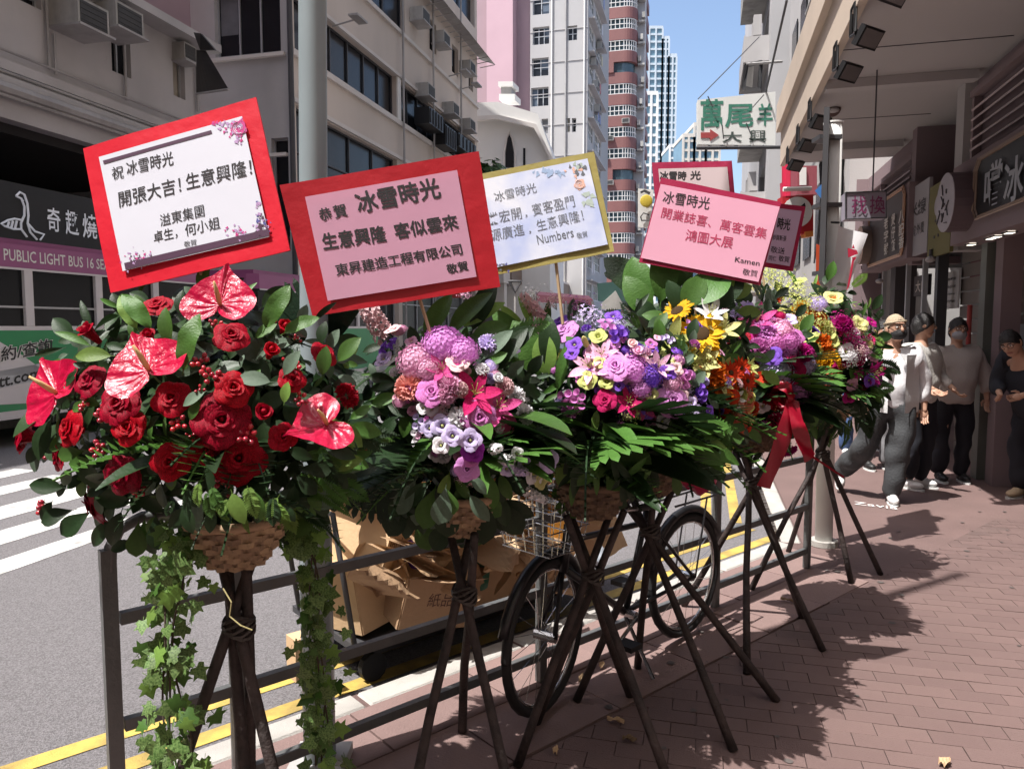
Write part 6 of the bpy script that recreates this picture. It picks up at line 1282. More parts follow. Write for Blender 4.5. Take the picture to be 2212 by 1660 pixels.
# ------------------------------------------------------------------ arrangement 6: yellow, lime, magenta
A = Arr('yellow and lime wild-looking flowers with magenta and orange blooms, farthest at right', b6, 1785, 760, 128, 165, 4.75, .32)
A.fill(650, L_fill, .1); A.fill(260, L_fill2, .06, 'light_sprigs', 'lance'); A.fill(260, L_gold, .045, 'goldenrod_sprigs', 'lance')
for (k, c, x, y, r_) in (('lily2', 'lime', 1340, 1110, 90), ('daisy', 'rorange', 1300, 1170, 65), ('daisy', 'orange', 1500, 1250, 40), ('spray2', 'lime', 1240, 950, 90), ('spray2', 'lime', 1320, 1000, 90), ('spray2', 'lime', 1450, 1080, 100), ('spray2', 'cream', 1180, 1050, 90), ('spray2', 'lime', 1550, 1180, 100), ('hyd2', 'lilac', 1620, 1190, 60), ('spray2', 'magenta', 1800, 1330, 90), ('spray2', 'magenta', 1880, 1420, 90), ('spray2', 'hot', 1840, 1380, 80), ('spray2', 'magenta', 1930, 1500, 70), ('lisi', 'lime', 1540, 1430, 80), ('lily2', 'lime', 1480, 1380, 80), ('ruf', 'orange', 1640, 1480, 70), ('daisy', 'orange', 1690, 1560, 60), ('mum', 'yellow', 1690, 1630, 85), ('mum', 'yellow', 1620, 1650, 60), ('lisi', 'white', 1840, 1560, 60), ('spray2', 'lime', 1420, 1200, 90), ('spray2', 'cream', 1500, 1320, 80), ('lily2', 'cream', 1330, 1260, 80), ('spray', 'pinkl', 1980, 1560, 60), ('spray2', 'lime', 1610, 1330, 90), ('mum', 'lime', 1590, 1540, 60)):
    A.fl(k, c, CX(x), CY(y), r_ * .2848 * 1.2, None, None, -.06)
EX = lambda x: 1710 + .2982 * x; EY = lambda y: 630 + .2982 * y
for (k, c, x, y, r_) in (('ruf', 'coral', 215, 620, 78), ('lily2', 'magenta', 590, 590, 85), ('lisi', 'violet', 560, 640, 50), ('hyd2', 'orchid', 60, 690, 80), ('lily2', 'hot', 630, 560, 60), ('spray2', 'white', 440, 480, 60), ('mum', 'magenta', 380, 230, 60), ('lisi', 'purple', 620, 650, 50), ('spray', 'blush', 500, 420, 60)):
    A.fl(k, c, EX(x), EY(y), r_ * .2982 * 1.15, None, None, -.1)
A.scatter(75, ['ovate', 'frond', 'lance', 'frond'], [L_dark, L_mid, L_light, L_dark], 28, 50, (.2, 1.0), .02)
A.scatter(36, ['frond', 'frond2', 'lance'], [L_dark, L_mid, L_dark], 45, 75, (.65, 1.0), .02, arc=(200, 350))


for i in range(40): A.fl(rnd.choice(['spray2', 'lisi', 'mum', 'spray2', 'spray']), rnd.choice(['lime', 'cream', 'yellow', 'lime', 'orange']), 1760 + rnd.gauss(0, 45), 715 + rnd.gauss(0, 55), rnd.uniform(14, 28), None, None, -.02)
for i in range(18): A.fl(rnd.choice(['spray2', 'lisi', 'mum']), rnd.choice(['magenta', 'hot', 'pinkl', 'white']), 1850 + rnd.gauss(0, 20), 760 + rnd.gauss(0, 45), rnd.uniform(12, 22), None, None, -.02)
skirt(A, 30, .2, .34, ['broad', 'frond', 'lance', 'palm2', 'frond2', 'lance'], [L_dark, L_dark, L_mid])
# ================================================================== CONGRATULATION BOARDS
rnd = random.Random(5)
def board(label, outer, inner, yc, n, m_back, m_paper, stick, th=.004, sheet='paper'):
    n = Vector(n).normalized(); uc = sum(p[0] for p in outer) / 4; vc = sum(p[1] for p in outer) / 4; o = P(uc, vc, yc)
    t = empty('congratulation_board', o, label, 'notice board', 'congratulation boards above the flowers')
    q = [hitplane(u, v, o, n) for u, v in outer]; k = rnd.random() * 9
    def gr(i, j): 
        e = 1 - (1 - min(1, min(i, 1 - i) * 12)) * 0; 
        return (q[0] * (1 - i) + q[1] * i) * (1 - j) + (q[3] * (1 - i) + q[2] * i) * j + n * (noise.noise(Vector((i * 3.2 + k, j * 2.6, k))) * .004)
    m = MB(); m.grid(gr, 28, 20); N0 = len(m.v); m.grid(lambda i, j: gr(i, j) - n * th, 28, 20)
    W_ = 29
    ed = [j for j in range(W_)] + [r_ * W_ + 28 for r_ in range(1, 21)] + [20 * W_ + j for j in range(27, -1, -1)] + [r_ * W_ for r_ in range(19, 0, -1)]
    bk = m.build('backing', m_back, t, smooth=True, fixn=False)
    e_ = MB(); vv = list(m.v)
    for a, b in zip(ed, ed[1:] + ed[:1]): e_.add([vv[a], vv[b], vv[b + N0], vv[a + N0]], [(0, 1, 2, 3)])
    e_.build('edge', m_back, bk, fixn=False)
    qi = [hitplane(u, v, o + n * .004, n) for u, v in inner]
    def gi(i, j):
        p = (qi[0] * (1 - i) + qi[1] * i) * (1 - j) + (qi[3] * (1 - i) + qi[2] * i) * j
        return p + n * (.0035 + noise.noise(Vector((i * 2 + k, j * 2, 4))) * .0006)
    m = MB(); m.grid(gi, 20, 14); pp = m.build(sheet, m_paper, t, smooth=True)
    if stick:
        a = hitplane(stick[0][0], stick[0][1], o - n * (th + .012), n); b = P(stick[1][0], stick[1][1], stick[2])
        MB().tube([a, b], .006, 6).build('stick', mat('cane', (0.42, 0.3, 0.17), 0.6), t)
    on = lambda u, v, lift=.0048: hitplane(u, v, o + n * (min(lift, .0050) + .004), n)
    def tx(s_, u0, v0, u1, v1, h, mt=None, bold=0.0, nm='lettering'):
        """baseline start and end and character height, as read off the photograph"""
        mt = mt or m_ink; A_ = on(u0, v0); B_ = on(u1, v1); L = math.hypot(u1 - u0, v1 - v0); nx, ny = (v1 - v0) / L, -(u1 - u0) / L
        T_ = on(u0 + nx * h, v0 + ny * h); X_ = (B_ - A_).normalized(); Y_ = (T_ - A_); Y_ = (Y_ - X_ * Y_.dot(X_)).normalized()
        if bold < .008: return lettering(s_, mt, planemap(A_, X_, Y_), (B_ - A_).length, (T_ - A_).length, pp, nm, min(bold, .004))
        vs, fs, W_, H_ = text_geo(s_, .003); mb = MB(); w_, h_ = (B_ - A_).length, (T_ - A_).length
        for q, (dx, dy) in enumerate(((-.022, 0), (.022, .01), (0, -.02), (0, .022))): mb.add([A_ + X_ * (x / W_ * w_ + dx * h_) + Y_ * (y / H_ * h_ + dy * h_) + n * (.00012 * q) for x, y in vs], fs)
        return mb.build(nm, mt, pp, fixn=False)
    return t, pp, on, tx
m_ink = mat('ink', (0.012, 0.01, 0.012), 0.6, 0.1, 5); m_inkr = mat('red_ink', (0.42, 0.03, 0.09), 0.6); m_inkp = mat('plum_ink', (0.06, 0.02, 0.05), 0.6); m_inkb = mat('blue_ink', (0.07, 0.07, 0.25), 0.6); m_inkm = mat('magenta_ink', (0.48, 0.03, 0.2), 0.6); m_inkpk = mat('pale_violet_ink', (0.4, 0.25, 0.45), 0.6)
cred = mat('red_cloth', (0.62, 0.012, 0.03), 0.42, 0.1, 4, 0.2, 14, trans=.12, spec=.5); cred_shade = mat('red_cloth_shaded', (0.42, 0.006, 0.016), 0.42, 0.12, 4, 0.2, 14, trans=.15); ccri = mat('crimson_cloth', (0.36, 0.008, 0.06), 0.5, 0.1, 4, 0.2, 14, trans=.12); coli = mat('olive_gold_cloth', (0.36, 0.30, 0.09), 0.5, 0.15, 4, 0.2, 14, trans=.15)  # second red is a darker copy, with shade put into the cloth colour
pw = mat('white_paper', (0.56, 0.57, 0.64), 0.6, 0.02, 2, 0.05, 9); pp_ = mat('pink_paper', (0.60, 0.31, 0.43), 0.65, 0.05, 2, 0.08, 8, trans=.2); pp2 = mat('pale_pink_paper', (0.66, 0.32, 0.43), 0.6, 0.04, 2, 0.06, 8); pg = mat('greyish_paper', (0.52, 0.42, 0.43), 0.65, 0.05, 3); ppm = mat('mauve_paper', (0.46, 0.33, 0.47), 0.65, 0.06, 3); pbl = mat('blue_white_paper', (0.74, 0.76, 0.84), 0.6, 0.2, 5.5, 0.05, 9, col2=(0.46, 0.53, 0.78), trans=.1)
# 1: red with white paper
t, pp, on, tx = board('bright red board with white paper, black characters and printed rose corners, highest at left', [(178, 320), (553, 210), (627, 541), (238, 632)], [(215, 340), (524, 252), (583, 512), (267, 586)], 2.02, (-.22, -.96, .14), cred, pw, ((432, 575), (470, 760), 2.08))
def flat(pts, mt, par, nm, lift=.0046): m = MB(); m.add([on(u, v, lift) for u, v in pts], [tuple(range(len(pts)))]); return m.build(nm, mt, par, fixn=False)
flat([(222, 347), (456, 281), (458, 288), (224, 354)], m_inkp, pp, 'printed_bar'); flat([(268, 568), (580, 494), (582, 508), (271, 582)], m_inkp, pp, 'printed_bar')
tx('祝', 242, 389, 267, 384, 27, None, .006); tx('冰雪時光', 274, 380, 375, 356, 30, None, .006); tx('開張大吉！', 258, 449, 392, 416, 34, None, .004); tx('生意興隆！', 403, 411, 545, 378, 35, None, .004)
tx('溢東集團', 347, 490, 442, 467, 26, None, .002); tx('卓生，', 333, 526, 384, 514, 25, None, .004); tx('何小姐', 401, 511, 476, 493, 26, None, .004); tx('敬賀', 398, 535, 425, 529, 13)
def spriglets(pts_fn, n, mts, seed, smin, smax, par, nm):
    rr = random.Random(seed); ms = [MB() for _ in mts]
    for i in range(n):
        u, v = pts_fn(rr); s_ = rr.uniform(smin, smax); a = rr.random() * 6.3; k = rr.randrange(len(mts)); L2 = .0042 + .00008 * (i % 9)
        pl = [(u + s_ * math.cos(a + b) * rad, v + s_ * math.sin(a + b) * rad) for b, rad in ((0, 1), (.6, .45), (1.8, .5), (PI, .35), (-1.8, .5), (-.6, .45))]
        ms[k].add([on(x, y, L2) for x, y in pl], [tuple(range(6))])
    for m_, q in zip(ms, mts):
        if m_.v: m_.build(nm, q, par, fixn=False, kind='stuff')
def printed_rose(u, v, r_, mt, mt2, par):
    m = MB(); m2_ = MB()
    m.add([on(u + r_ * math.cos(a) * (1 + .12 * math.sin(5 * a)), v + r_ * math.sin(a) * (1 + .12 * math.sin(5 * a)), .0045) for a in [2 * PI * i / 20 for i in range(20)]], [tuple(range(20))])
    for k in range(4):
        rr_ = r_ * (.85 - .2 * k); pts = [on(u + rr_ * math.cos(a + k), v + rr_ * math.sin(a + k), .0049) for a in [i * 4.6 / 10 for i in range(11)]]; m2_.tube(pts, .0009, 3)
    f_ = m.build('printed_rose', mt, par, fixn=False)
    if len(str(par)): m2_.build('rose_lines', mt2, par)
printed_rose(573 * .9, 308 * .9, 17, m_inkm, pw, pp)
spriglets(lambda r: (lambda a, b: (522 - 70 * a * b, 256 + 60 * (1 - a) * b + 6 * a))(r.random(), r.random()), 60, [m_inkm, m_inkpk], 1, 4, 9, pp, 'printed_petals')
spriglets(lambda r: (r.gauss(563, 9), r.gauss(487, 10)), 34, [m_inkb, m_inkpk, m_inkp], 2, 3, 8, pp, 'printed_leaves'); spriglets(lambda r: (r.gauss(512, 12), r.gauss(502, 7)), 26, [m_inkm, m_inkpk], 3, 3, 7, pp, 'printed_petals')
spriglets(lambda r: (r.gauss(292, 18), r.gauss(556, 9)), 50, [m_inkpk, m_inkp, m_inkm], 4, 2, 6, pp, 'printed_leaves'); spriglets(lambda r: (554 + r.random() * 8, 425 + r.random() * 50), 12, [m_inkpk, m_inkb], 5, 3, 9, pp, 'printed_leaves')
# 2: red with pink paper
t, pp, on, tx = board('deep red board with pink paper and bold brush characters, second from left', [(604, 400), (1034, 327), (1081, 619), (675, 683)], [(659, 426), (987, 368), (1029, 598), (708, 650)], 2.38, (.20, -.96, .16), cred_shade, pp_, ((905, 640), (945, 770), 2.4))
tx('恭', 693, 478, 719, 473, 27, None, .010); tx('賀', 725, 472, 752, 466, 28, None, .010); tx('冰雪時光', 776, 462, 954, 426, 46, None, .010); tx('生意興隆', 700, 540, 836, 521, 36, None, .010); tx('客似雲來', 856, 517, 992, 494, 34, None, .010)
tx('東昇建造工程有限公司', 728, 596, 1000, 549, 25, None, .010); tx('敬賀', 968, 592, 1013, 583, 21, None, .010)
# 3: olive with white paper
t, pp, on, tx = board('olive gold board with blue-white paper and printed flowers, behind the pink-papered red board', [(975, 388), (1283, 327), (1327, 543), (1018, 604)], [(985, 400), (1269, 343), (1313, 528), (1022, 588)], 2.78, (-.12, -.98, .12), coli, pbl, ((1200, 560), (1216, 700), 2.75))
m_thin = mat('thin_ink', (0.12, 0.13, 0.15), 0.6)
tx('祝', 1024, 440, 1046, 435, 24, m_thin); tx('冰雪時光', 1070, 437, 1160, 415, 22, m_thin, -.004); tx('鴻業宏開', 1030, 492, 1128, 472, 26, m_thin, -.004); tx('，', 1135, 470, 1140, 469, 6, m_thin); tx('賓客盈門', 1152, 467, 1243, 446, 26, m_thin, -.004)
tx('財源廣進', 1038, 527, 1134, 507, 26, m_thin, -.004); tx('，', 1143, 505, 1148, 504, 6, m_thin); tx('生意興隆！', 1162, 500, 1262, 476, 25, m_thin, -.004); tx('Numbers', 1162, 528, 1240, 511, 20, m_thin); tx('敬賀', 1247, 516, 1270, 511, 13, m_thin)
m_pea = mat('peach_print', (0.75, 0.42, 0.32), 0.7); m_gre = mat('sage_print', (0.38, 0.45, 0.40), 0.7)
printed_rose(1252, 398, 12, m_pea, pw, pp)
spriglets(lambda r: (r.gauss(1248, 14), r.gauss(368, 8)), 24, [m_gre, m_thin, m_pea], 6, 4, 10, pp, 'printed_leaves'); spriglets(lambda r: (r.gauss(1272, 5), r.gauss(430, 16)), 10, [m_gre], 7, 8, 15, pp, 'printed_leaves'); spriglets(lambda r: (1040 + 60 * r.random(), 585 - 16 * r.random()), 30, [m_inkb, m_thin], 8, 2, 6, pp, 'printed_leaves'); spriglets(lambda r: (r.gauss(1180, 30), r.gauss(372, 4)), 16, [mat('dusty_blue_print', (0.3, 0.4, 0.58), .7)], 9, 5, 12, pp, 'printed_leaves')
# 5 (behind): crimson with greyish paper ; 6: crimson with mauve paper ; 4: pink sheet in front
t, pp, on, tx = board('crimson board with greyish paper, half hidden behind the tilted pink one', [(1408, 351), (1581, 347), (1597, 540), (1425, 545)], [(1422, 365), (1571, 361), (1586, 520), (1436, 525)], 3.7, (-.15, -.98, .1), ccri, pg, ((1510, 540), (1520, 660), 3.7))
tx('冰雪時', 1425, 389, 1482, 389, 19, None, .01); tx('光', 1491, 388, 1513, 388, 19, None, .008)
t, pp, on, tx = board('small crimson board with mauve paper, peeping out right of the tilted pink board', [(1560, 425), (1740, 446), (1713, 586), (1540, 560)], [(1575, 436), (1731, 456), (1705, 575), (1555, 550)], 4.3, (.3, -.94, -.1), ccri, ppm, ((1640, 560), (1660, 660), 4.3))
tx('時光', 1678, 494, 1705, 498, 25, None, .010); tx('恭賀新張', 1668, 518, 1698, 521, 12, None, .006); tx('敬送', 1664, 545, 1694, 549, 14, None, .006); tx('同仁', 1660, 562, 1676, 564, 11, None, .006); tx('敬賀', 1681, 564, 1704, 567, 13, None, .006)
t, pp, on, tx = board('tilted pale pink board with red characters, in front of two other crimson boards', [(1428, 383), (1688, 436), (1642, 616), (1380, 566)], [(1427, 398), (1684, 447), (1638, 609), (1384, 557)], 3.1, (-.1, -.985, .12), ccri, pp2, ((1510, 590), (1500, 700), 3.15))
tx('冰雪時光', 1430, 438, 1531, 453, 27, None, .004); tx('開業誌喜、萬客雲集', 1427, 470, 1654, 517, 24, m_inkr, .002); tx('鴻圖大展', 1479, 519, 1581, 537, 25, m_inkr, .002); tx('Kamen', 1587, 565, 1640, 574, 11, None, .006); tx('敬賀', 1603, 593, 1635, 598, 14, None, 0)
# ================================================================== RAILING
m_rail = mat('railing_paint', (0.12, 0.125, 0.125), 0.45, 0.25, 12, 0.2, 60, metal=.2, dirt=.3)
NR = 2.40
t = empty('pedestrian_railing', K(.5, NR), 'dark grey steel pedestrian railing with flat rails along the kerb', 'railing')
ends = [.50, 2.35]
posts = [.50, .865, 2.25, 3.63, 4.7]
for i, a in enumerate(posts):
    lean = -.035 if i == 0 else 0
    m = MB(); b_ = K(a, NR); tp = K(a + lean * 0, NR, 1.0)
    if i == 0: m.box((K(a - .03, NR, 0) + K(a + .02, NR, .96)) / 2, (.042, .035, .97), KD, None)
    else: m.box(K(a, NR, .48), (.042, .035, .96), KD)
    m.build('post', m_rail, t)
for zz in (.12, .42, .75):
    for a, b in zip(posts, posts[1:]): MB().box(K((a + b) / 2, NR, zz), (b - a - .044, .03, .036), KD).build('rail', m_rail, t)
for a, b in ((.50, 2.25), (2.25, 3.63), (3.63, 4.7)): 
    m = MB(); m.tube([K(a, NR, .90), K(a + .005, NR, .97), K(a + .03, NR, 1.02), K(a + .09, NR, 1.045), K(b - .09, NR, 1.045), K(b - .03, NR, 1.02), K(b - .005, NR, .97), K(b, NR, .90)], .019, 8); m.build('top_rail', m_rail, t, smooth=True)
# ================================================================== BICYCLE between railing and stands
m_rub = mat('tyre_rubber', (0.012, 0.012, 0.013), 0.7, 0.3, 20); m_frm = mat('bicycle_black', (0.015, 0.015, 0.017), 0.35, 0.3, 10); m_chr = mat('chrome', (0.5, 0.5, 0.5), 0.25, 0.2, 20, metal=.9)
fw = Vector((.14, 3.0, 0)); rw = Vector((.90, 3.76, 0)); fd = (fw - rw).normalized(); sdv = Vector((-fd.y, fd.x, 0)); Rw = .325
t = empty('bicycle', (fw + rw) / 2, 'old black bicycle with wire front basket parked between the railing and flower stands', 'bicycle')
def ring(c, rad, th, axis, n=28, m_=6, X=None):
    x = X.normalized(); y = axis.cross(x).normalized(); mb = MB(); mb.tube([c + (x * math.cos(2 * PI * i / n) + y * math.sin(2 * PI * i / n)) * rad for i in range(n + 1)], th, m_, caps=False); return mb
for c, st in ((fw, .22), (rw, 0)):
    h = c + Z * (Rw + .01); dd = (fd * math.cos(st) + sdv * math.sin(st)).normalized(); ax = dd.cross(Z)
    w = empty('wheel', h, parent=t)
    ring(h, Rw - .02, .021, ax, X=dd).build('tyre', m_rub, w, smooth=True); ring(h, Rw - .045, .009, ax, X=dd, m_=5).build('rim', m_chr, w, smooth=True)
    m = MB(); 
    for k in range(20): a = 2 * PI * k / 20; a2 = a + (.3 if k % 2 else -.3); m.tube([h + ax * (.025 if k % 4 < 2 else -.025) + (dd * math.cos(a2) + Z * math.sin(a2)) * .02, h + (dd * math.cos(a) + Z * math.sin(a)) * (Rw - .05)], .0014, 3, caps=False)
    m.build('spokes', m_chr, w, kind='stuff'); MB().tube([h - ax * .05, h + ax * .05], .022, 10).build('hub', m_chr, w)
    ring(h + Z * .012, Rw + .02, .012, ax, n=28, X=dd) if False else None
    mg = MB(); mg.tube([h + (dd * math.cos(a) + Z * math.sin(a)) * (Rw + .02) for a in [PI * (.1 + .75 * i / 12) for i in range(13)]], .022, 6); mg.build('mudguard', m_frm, t, smooth=True)
hf = fw + Z * (Rw + .01); hr = rw + Z * (Rw + .01); bb = (fw + rw) / 2 + fd * -.02 + Z * .28; sd = bb - fd * .16 + Z * .46; hd = fw - fd * .14 + Z * .74; hl = fw - fd * .11 + Z * .60
m = MB()
for a, b, r_ in ((bb, sd, .016), (bb, hl, .018), (sd - Z * .06, hd - Z * .03, .015), (hl - Z * .02, hd + Z * .04, .02), (hl, hf + sdv * .05, .011), (hl, hf - sdv * .05, .011), (bb, hr + sdv * .05, .01), (bb, hr - sdv * .05, .01), (sd - Z * .04, hr + sdv * .05, .009), (sd - Z * .04, hr - sdv * .05, .009)): m.tube([a, b], r_, 7)
m.build('frame', m_frm, t, smooth=True)
hb = hd + Z * .13; m = MB(); m.tube([hd, hb], .013, 6); m.tube([hb - sdv * .26 - fd * .14, hb - sdv * .2, hb - sdv * .05 + fd * .03, hb + sdv * .05 + fd * .03, hb + sdv * .2, hb + sdv * .26 - fd * .14], .011, 7); m.build('handlebar', m_chr, t, smooth=True)
for s_ in (-1, 1): MB().tube([hb + sdv * .258 * s_ - fd * .14, hb + sdv * .27 * s_ - fd * .24], .016, 8).build('grip', m_rub, t)
m = MB(); m.ell(sd + Z * .08 - fd * .04, .07, .13, .035, 10, 6, 0, Matrix((sdv, fd, Z)).transposed()); m.build('saddle', m_rub, t, smooth=True); MB().tube([sd, sd + Z * .07], .012, 6).build('seat_post', m_chr, t)
MB().tube([bb - sdv * .06, bb + sdv * .06], .02, 8).build('bottom_bracket', m_chr, t)
for s_ in (-1, 1): e_ = bb + sdv * .07 * s_ + fd * .14 * s_ - Z * .08 * s_; MB().tube([bb + sdv * .07 * s_, e_], .009, 6).build('crank', m_chr, t); MB().box(e_ + sdv * .05 * s_, (.08, .09, .022), fd).build('pedal', m_rub, t)
bc = fw + fd * .02 + Z * .84; m = MB()
for k in range(6):
    q = k / 5; w_, l_ = .13 + .05 * q, .10 + .04 * q; zz = Z * (-.12 + .25 * q); m.tube([bc + zz + fd * a * l_ + sdv * b * w_ for a, b in ((1, 1), (1, -1), (-1, -1), (-1, 1), (1, 1))], .003 if k < 5 else .005, 4)
for k in range(22):
    a = 2 * PI * k / 22; x, y = max(-1, min(1, 1.35 * math.cos(a))), max(-1, min(1, 1.35 * math.sin(a))); m.tube([bc - Z * .12 + fd * x * .10 + sdv * y * .13, bc + Z * .13 + fd * x * .14 + sdv * y * .18], .0022, 3)
for k in range(6): m.tube([bc - Z * .12 + fd * (-.1 + .04 * k) - sdv * .13, bc - Z * .12 + fd * (-.1 + .04 * k) + sdv * .13], .0022, 3)
m.build('wire_basket', m_chr, t, kind='stuff')
m = MB(); rk = rw + Z * .74; m.tube([rk + fd * .2 + sdv * .06, rk - fd * .2 + sdv * .07, rk - fd * .2 - sdv * .07, rk + fd * .2 - sdv * .06], .006, 5); m.tube([rk - fd * .1 + sdv * .06, hr + sdv * .06], .005, 5); m.tube([rk - fd * .1 - sdv * .06, hr - sdv * .06], .005, 5); m.build('rear_rack', m_frm, t)
m = MB(); m.tube([bb - Z * .02, bb + sdv * .16 - Z * .27], .01, 6); m.build('kickstand', m_chr, t)
# ================================================================== CARDBOARD TROLLEY on the road behind the railing
m_card = mat('cardboard', (0.56, 0.38, 0.22), 0.8, 0.12, 6, 0.15, 50, objvar=.14, dirt=.12); m_cardd = mat('cardboard_brown', (0.40, 0.26, 0.15), 0.8, 0.15, 6, 0.2, 50, objvar=.12); m_tape = mat('printed_ink', (0.10, 0.05, 0.04), 0.8)
tc_ = K(2.3, 3.35, -.13)
t = empty('hand_cart', tc_, 'low metal hand cart loaded with flattened cardboard, standing on the road behind the railing', 'cart')
MB().box(K(2.55, 3.42, .08), (1.75, .72, .035), KD).build('deck', m_alud, t)
for a in (1.8, 3.3):
    for n_2 in (3.14, 3.7): MB().tube([K(a, n_2 - .02, -.055), K(a, n_2 + .02, -.055)], .072, 14).build('wheel', m_rub, t)
for a in (1.68,):
    m = MB(); m.tube([K(a, 3.1, .1), K(a - .1, 3.1, .75), K(a - .1, 3.7, .75), K(a, 3.7, .1)], .014, 7); m.build('handle', m_alud, t, smooth=True)
MB().box(K(2.6, 3.42, .03), (1.6, .6, .05), KD).build('underframe', m_black, t)
rnd = random.Random(31)
def carton(name, label, c, sz, yaw, pitch, roll, m_, flaps=True, group='cardboard boxes heaped on the cart', openb=True):
    t = empty(name, c, label, 'cardboard box', group); M = (Matrix.Rotation(yaw, 3, 'Z') @ Matrix.Rotation(pitch, 3, 'Y') @ Matrix.Rotation(roll, 3, 'X')); c = Vector(c)
    lx, ly, lz = sz; X, Y, Zz = M.col[0], M.col[1], M.col[2]; m = MB(); th = .008
    m.box(c + X * lx / 2, (th, ly, lz), X, Y); m.box(c - X * lx / 2, (th, ly, lz), X, Y); m.box(c + Y * ly / 2, (lx - .009, th, lz), X, Y); m.box(c - Y * ly / 2, (lx - .009, th, lz), X, Y); m.box(c - Zz * (lz / 2 - .003), (lx - .01, ly - .01, th), X, Y)
    if not openb: m.box(c + Zz * (lz / 2 - .003), (lx - .01, ly - .01, th), X, Y)
    m.build('body', m_, t)
    if flaps and openb:
        for s_, A_, B_, la, lb in ((1, X, Y, lx, ly), (-1, X, Y, lx, ly), (1, Y, X, ly, lx), (-1, Y, X, ly, lx)):
            fa = rnd.uniform(.2, 1.3); h_ = c + A_ * (la / 2 * s_) + Zz * (lz / 2); d_ = (A_ * s_ * math.cos(fa) + Zz * math.sin(fa)); L_ = min(la, .22) * .55
            f = MB(); f.grid(lambda i, j: h_ + d_ * L_ * j + B_ * (lb * (i - .5) * (1 - .06 * j)) + Z * .012 * math.sin(5 * i + 3 * j), 5, 3); f.build('flap', m_, t, fixn=False)
    return t, M, c
def mark(t, c, M, sz, face, txt, w_, h_, mt=None):
    X, Y, Zz = M.col[0], M.col[1], M.col[2]; o_ = c + (-Y if face == 'y' else -X) * (sz[1] / 2 + .0055 if face == 'y' else sz[0] / 2 + .0055); ax = X if face == 'y' else -Y
    lettering(txt, mt or m_tape, planemap(o_ - ax * w_ / 2 - Zz * h_ * .2, ax, Zz), w_, h_, t, 'box_print')
ky = math.atan2(KD.y, KD.x)
zc_ = .11
bx = [('large open cardboard box at the left end of the cart, flaps spread', K(1.88, 3.34, .31), (.42, .36, .36), ky + .2, -.1, -.1, m_card, '易碎'),
      ('tilted cardboard box with printed side leaning at the left of the heap', K(1.78, 3.20, .58), (.16, .40, .30), ky + .5, .25, .15, m_card, '向上'),
      ('torn cardboard box with printed oval, low in front on the cart', K(2.08, 3.06, .27), (.40, .24, .26), ky - .1, .2, .15, m_cardd, '紙品'),
      ('dark brown cardboard box in the shaded middle of the cart', K(2.5, 3.2, .32), (.42, .3, .40), ky + .05, 0, 0, m_cardd, 'Ahha'),
      ('brown cardboard box under the stacked sheets', K(2.6, 3.5, .36), (.5, .36, .44), ky - .1, 0, .05, m_card, ''),
      ('upright cardboard box behind the torn one', K(2.15, 3.5, .42), (.36, .3, .5), ky + .3, .1, 0, m_card, ''),
      ('cardboard box at the right end of the cart behind the bicycle', K(3.2, 3.5, .36), (.42, .4, .46), ky, 0, .1, m_card, '')]
for lab, c, sz, yw, pt, rl, mm, tx_ in bx:
    t, M, cc = carton('cardboard_box', lab, c, sz, yw, pt, rl, mm)
    if tx_: mark(t, cc, M, sz, 'y', tx_, .14 if tx_ != 'Ahha' else .2, .07)
sz = (.36, .26, .36); t, M, cc = carton('yellow_carton', 'closed yellow and brown carton with printed strokes near the bicycle wheel', K(2.93, 3.16, .33), sz, ky + .1, 0, 0, mat('yellow_carton', (0.62, 0.33, 0.05), 0.7, .1, 5), False, None, False)
m = MB()
for i in range(16): m.box(cc - M.col[1] * (sz[1] / 2 + .006) + M.col[0] * rnd.uniform(-.15, .15) + M.col[2] * rnd.uniform(-.16, .02), (.05, .003, .012), M.col[0] + M.col[2] * rnd.choice((-.8, 1.2)), M.col[1])
m.build('printed_strokes', m_tape, t, kind='stuff')
for i in range(13):
    a, n_2 = 2.65 + rnd.uniform(-.35, .5), 3.42 + rnd.uniform(-.08, .08); zz = .60 + i * .014; yw = ky + rnd.uniform(-.25, .25); Lx, Ly = rnd.uniform(.65, .95), rnd.uniform(.4, .55); c = K(a, n_2, zz); X = Vector((math.cos(yw), math.sin(yw), rnd.uniform(-.05, .05))); Y = Vector((-math.sin(yw), math.cos(yw), rnd.uniform(-.05, .05)))
    m = MB(); kk = rnd.random() * 9; m.grid(lambda i_, j_: c + X * Lx * (i_ - .5) + Y * Ly * (j_ - .5) + Z * (.02 * math.sin(3 * i_ + kk) + .012 * math.sin(5 * j_ + kk)), 8, 5); NN = len(m.v); m.grid(lambda i_, j_: c + X * Lx * (i_ - .5) + Y * Ly * (j_ - .5) + Z * (.02 * math.sin(3 * i_ + kk) + .012 * math.sin(5 * j_ + kk) - .006), 8, 5)
    m.build('cardboard_sheet', m_card, label='flattened cardboard sheet in the pile on top of the cart', cat='cardboard', group='flattened cardboard sheets piled on the cart', at=c)
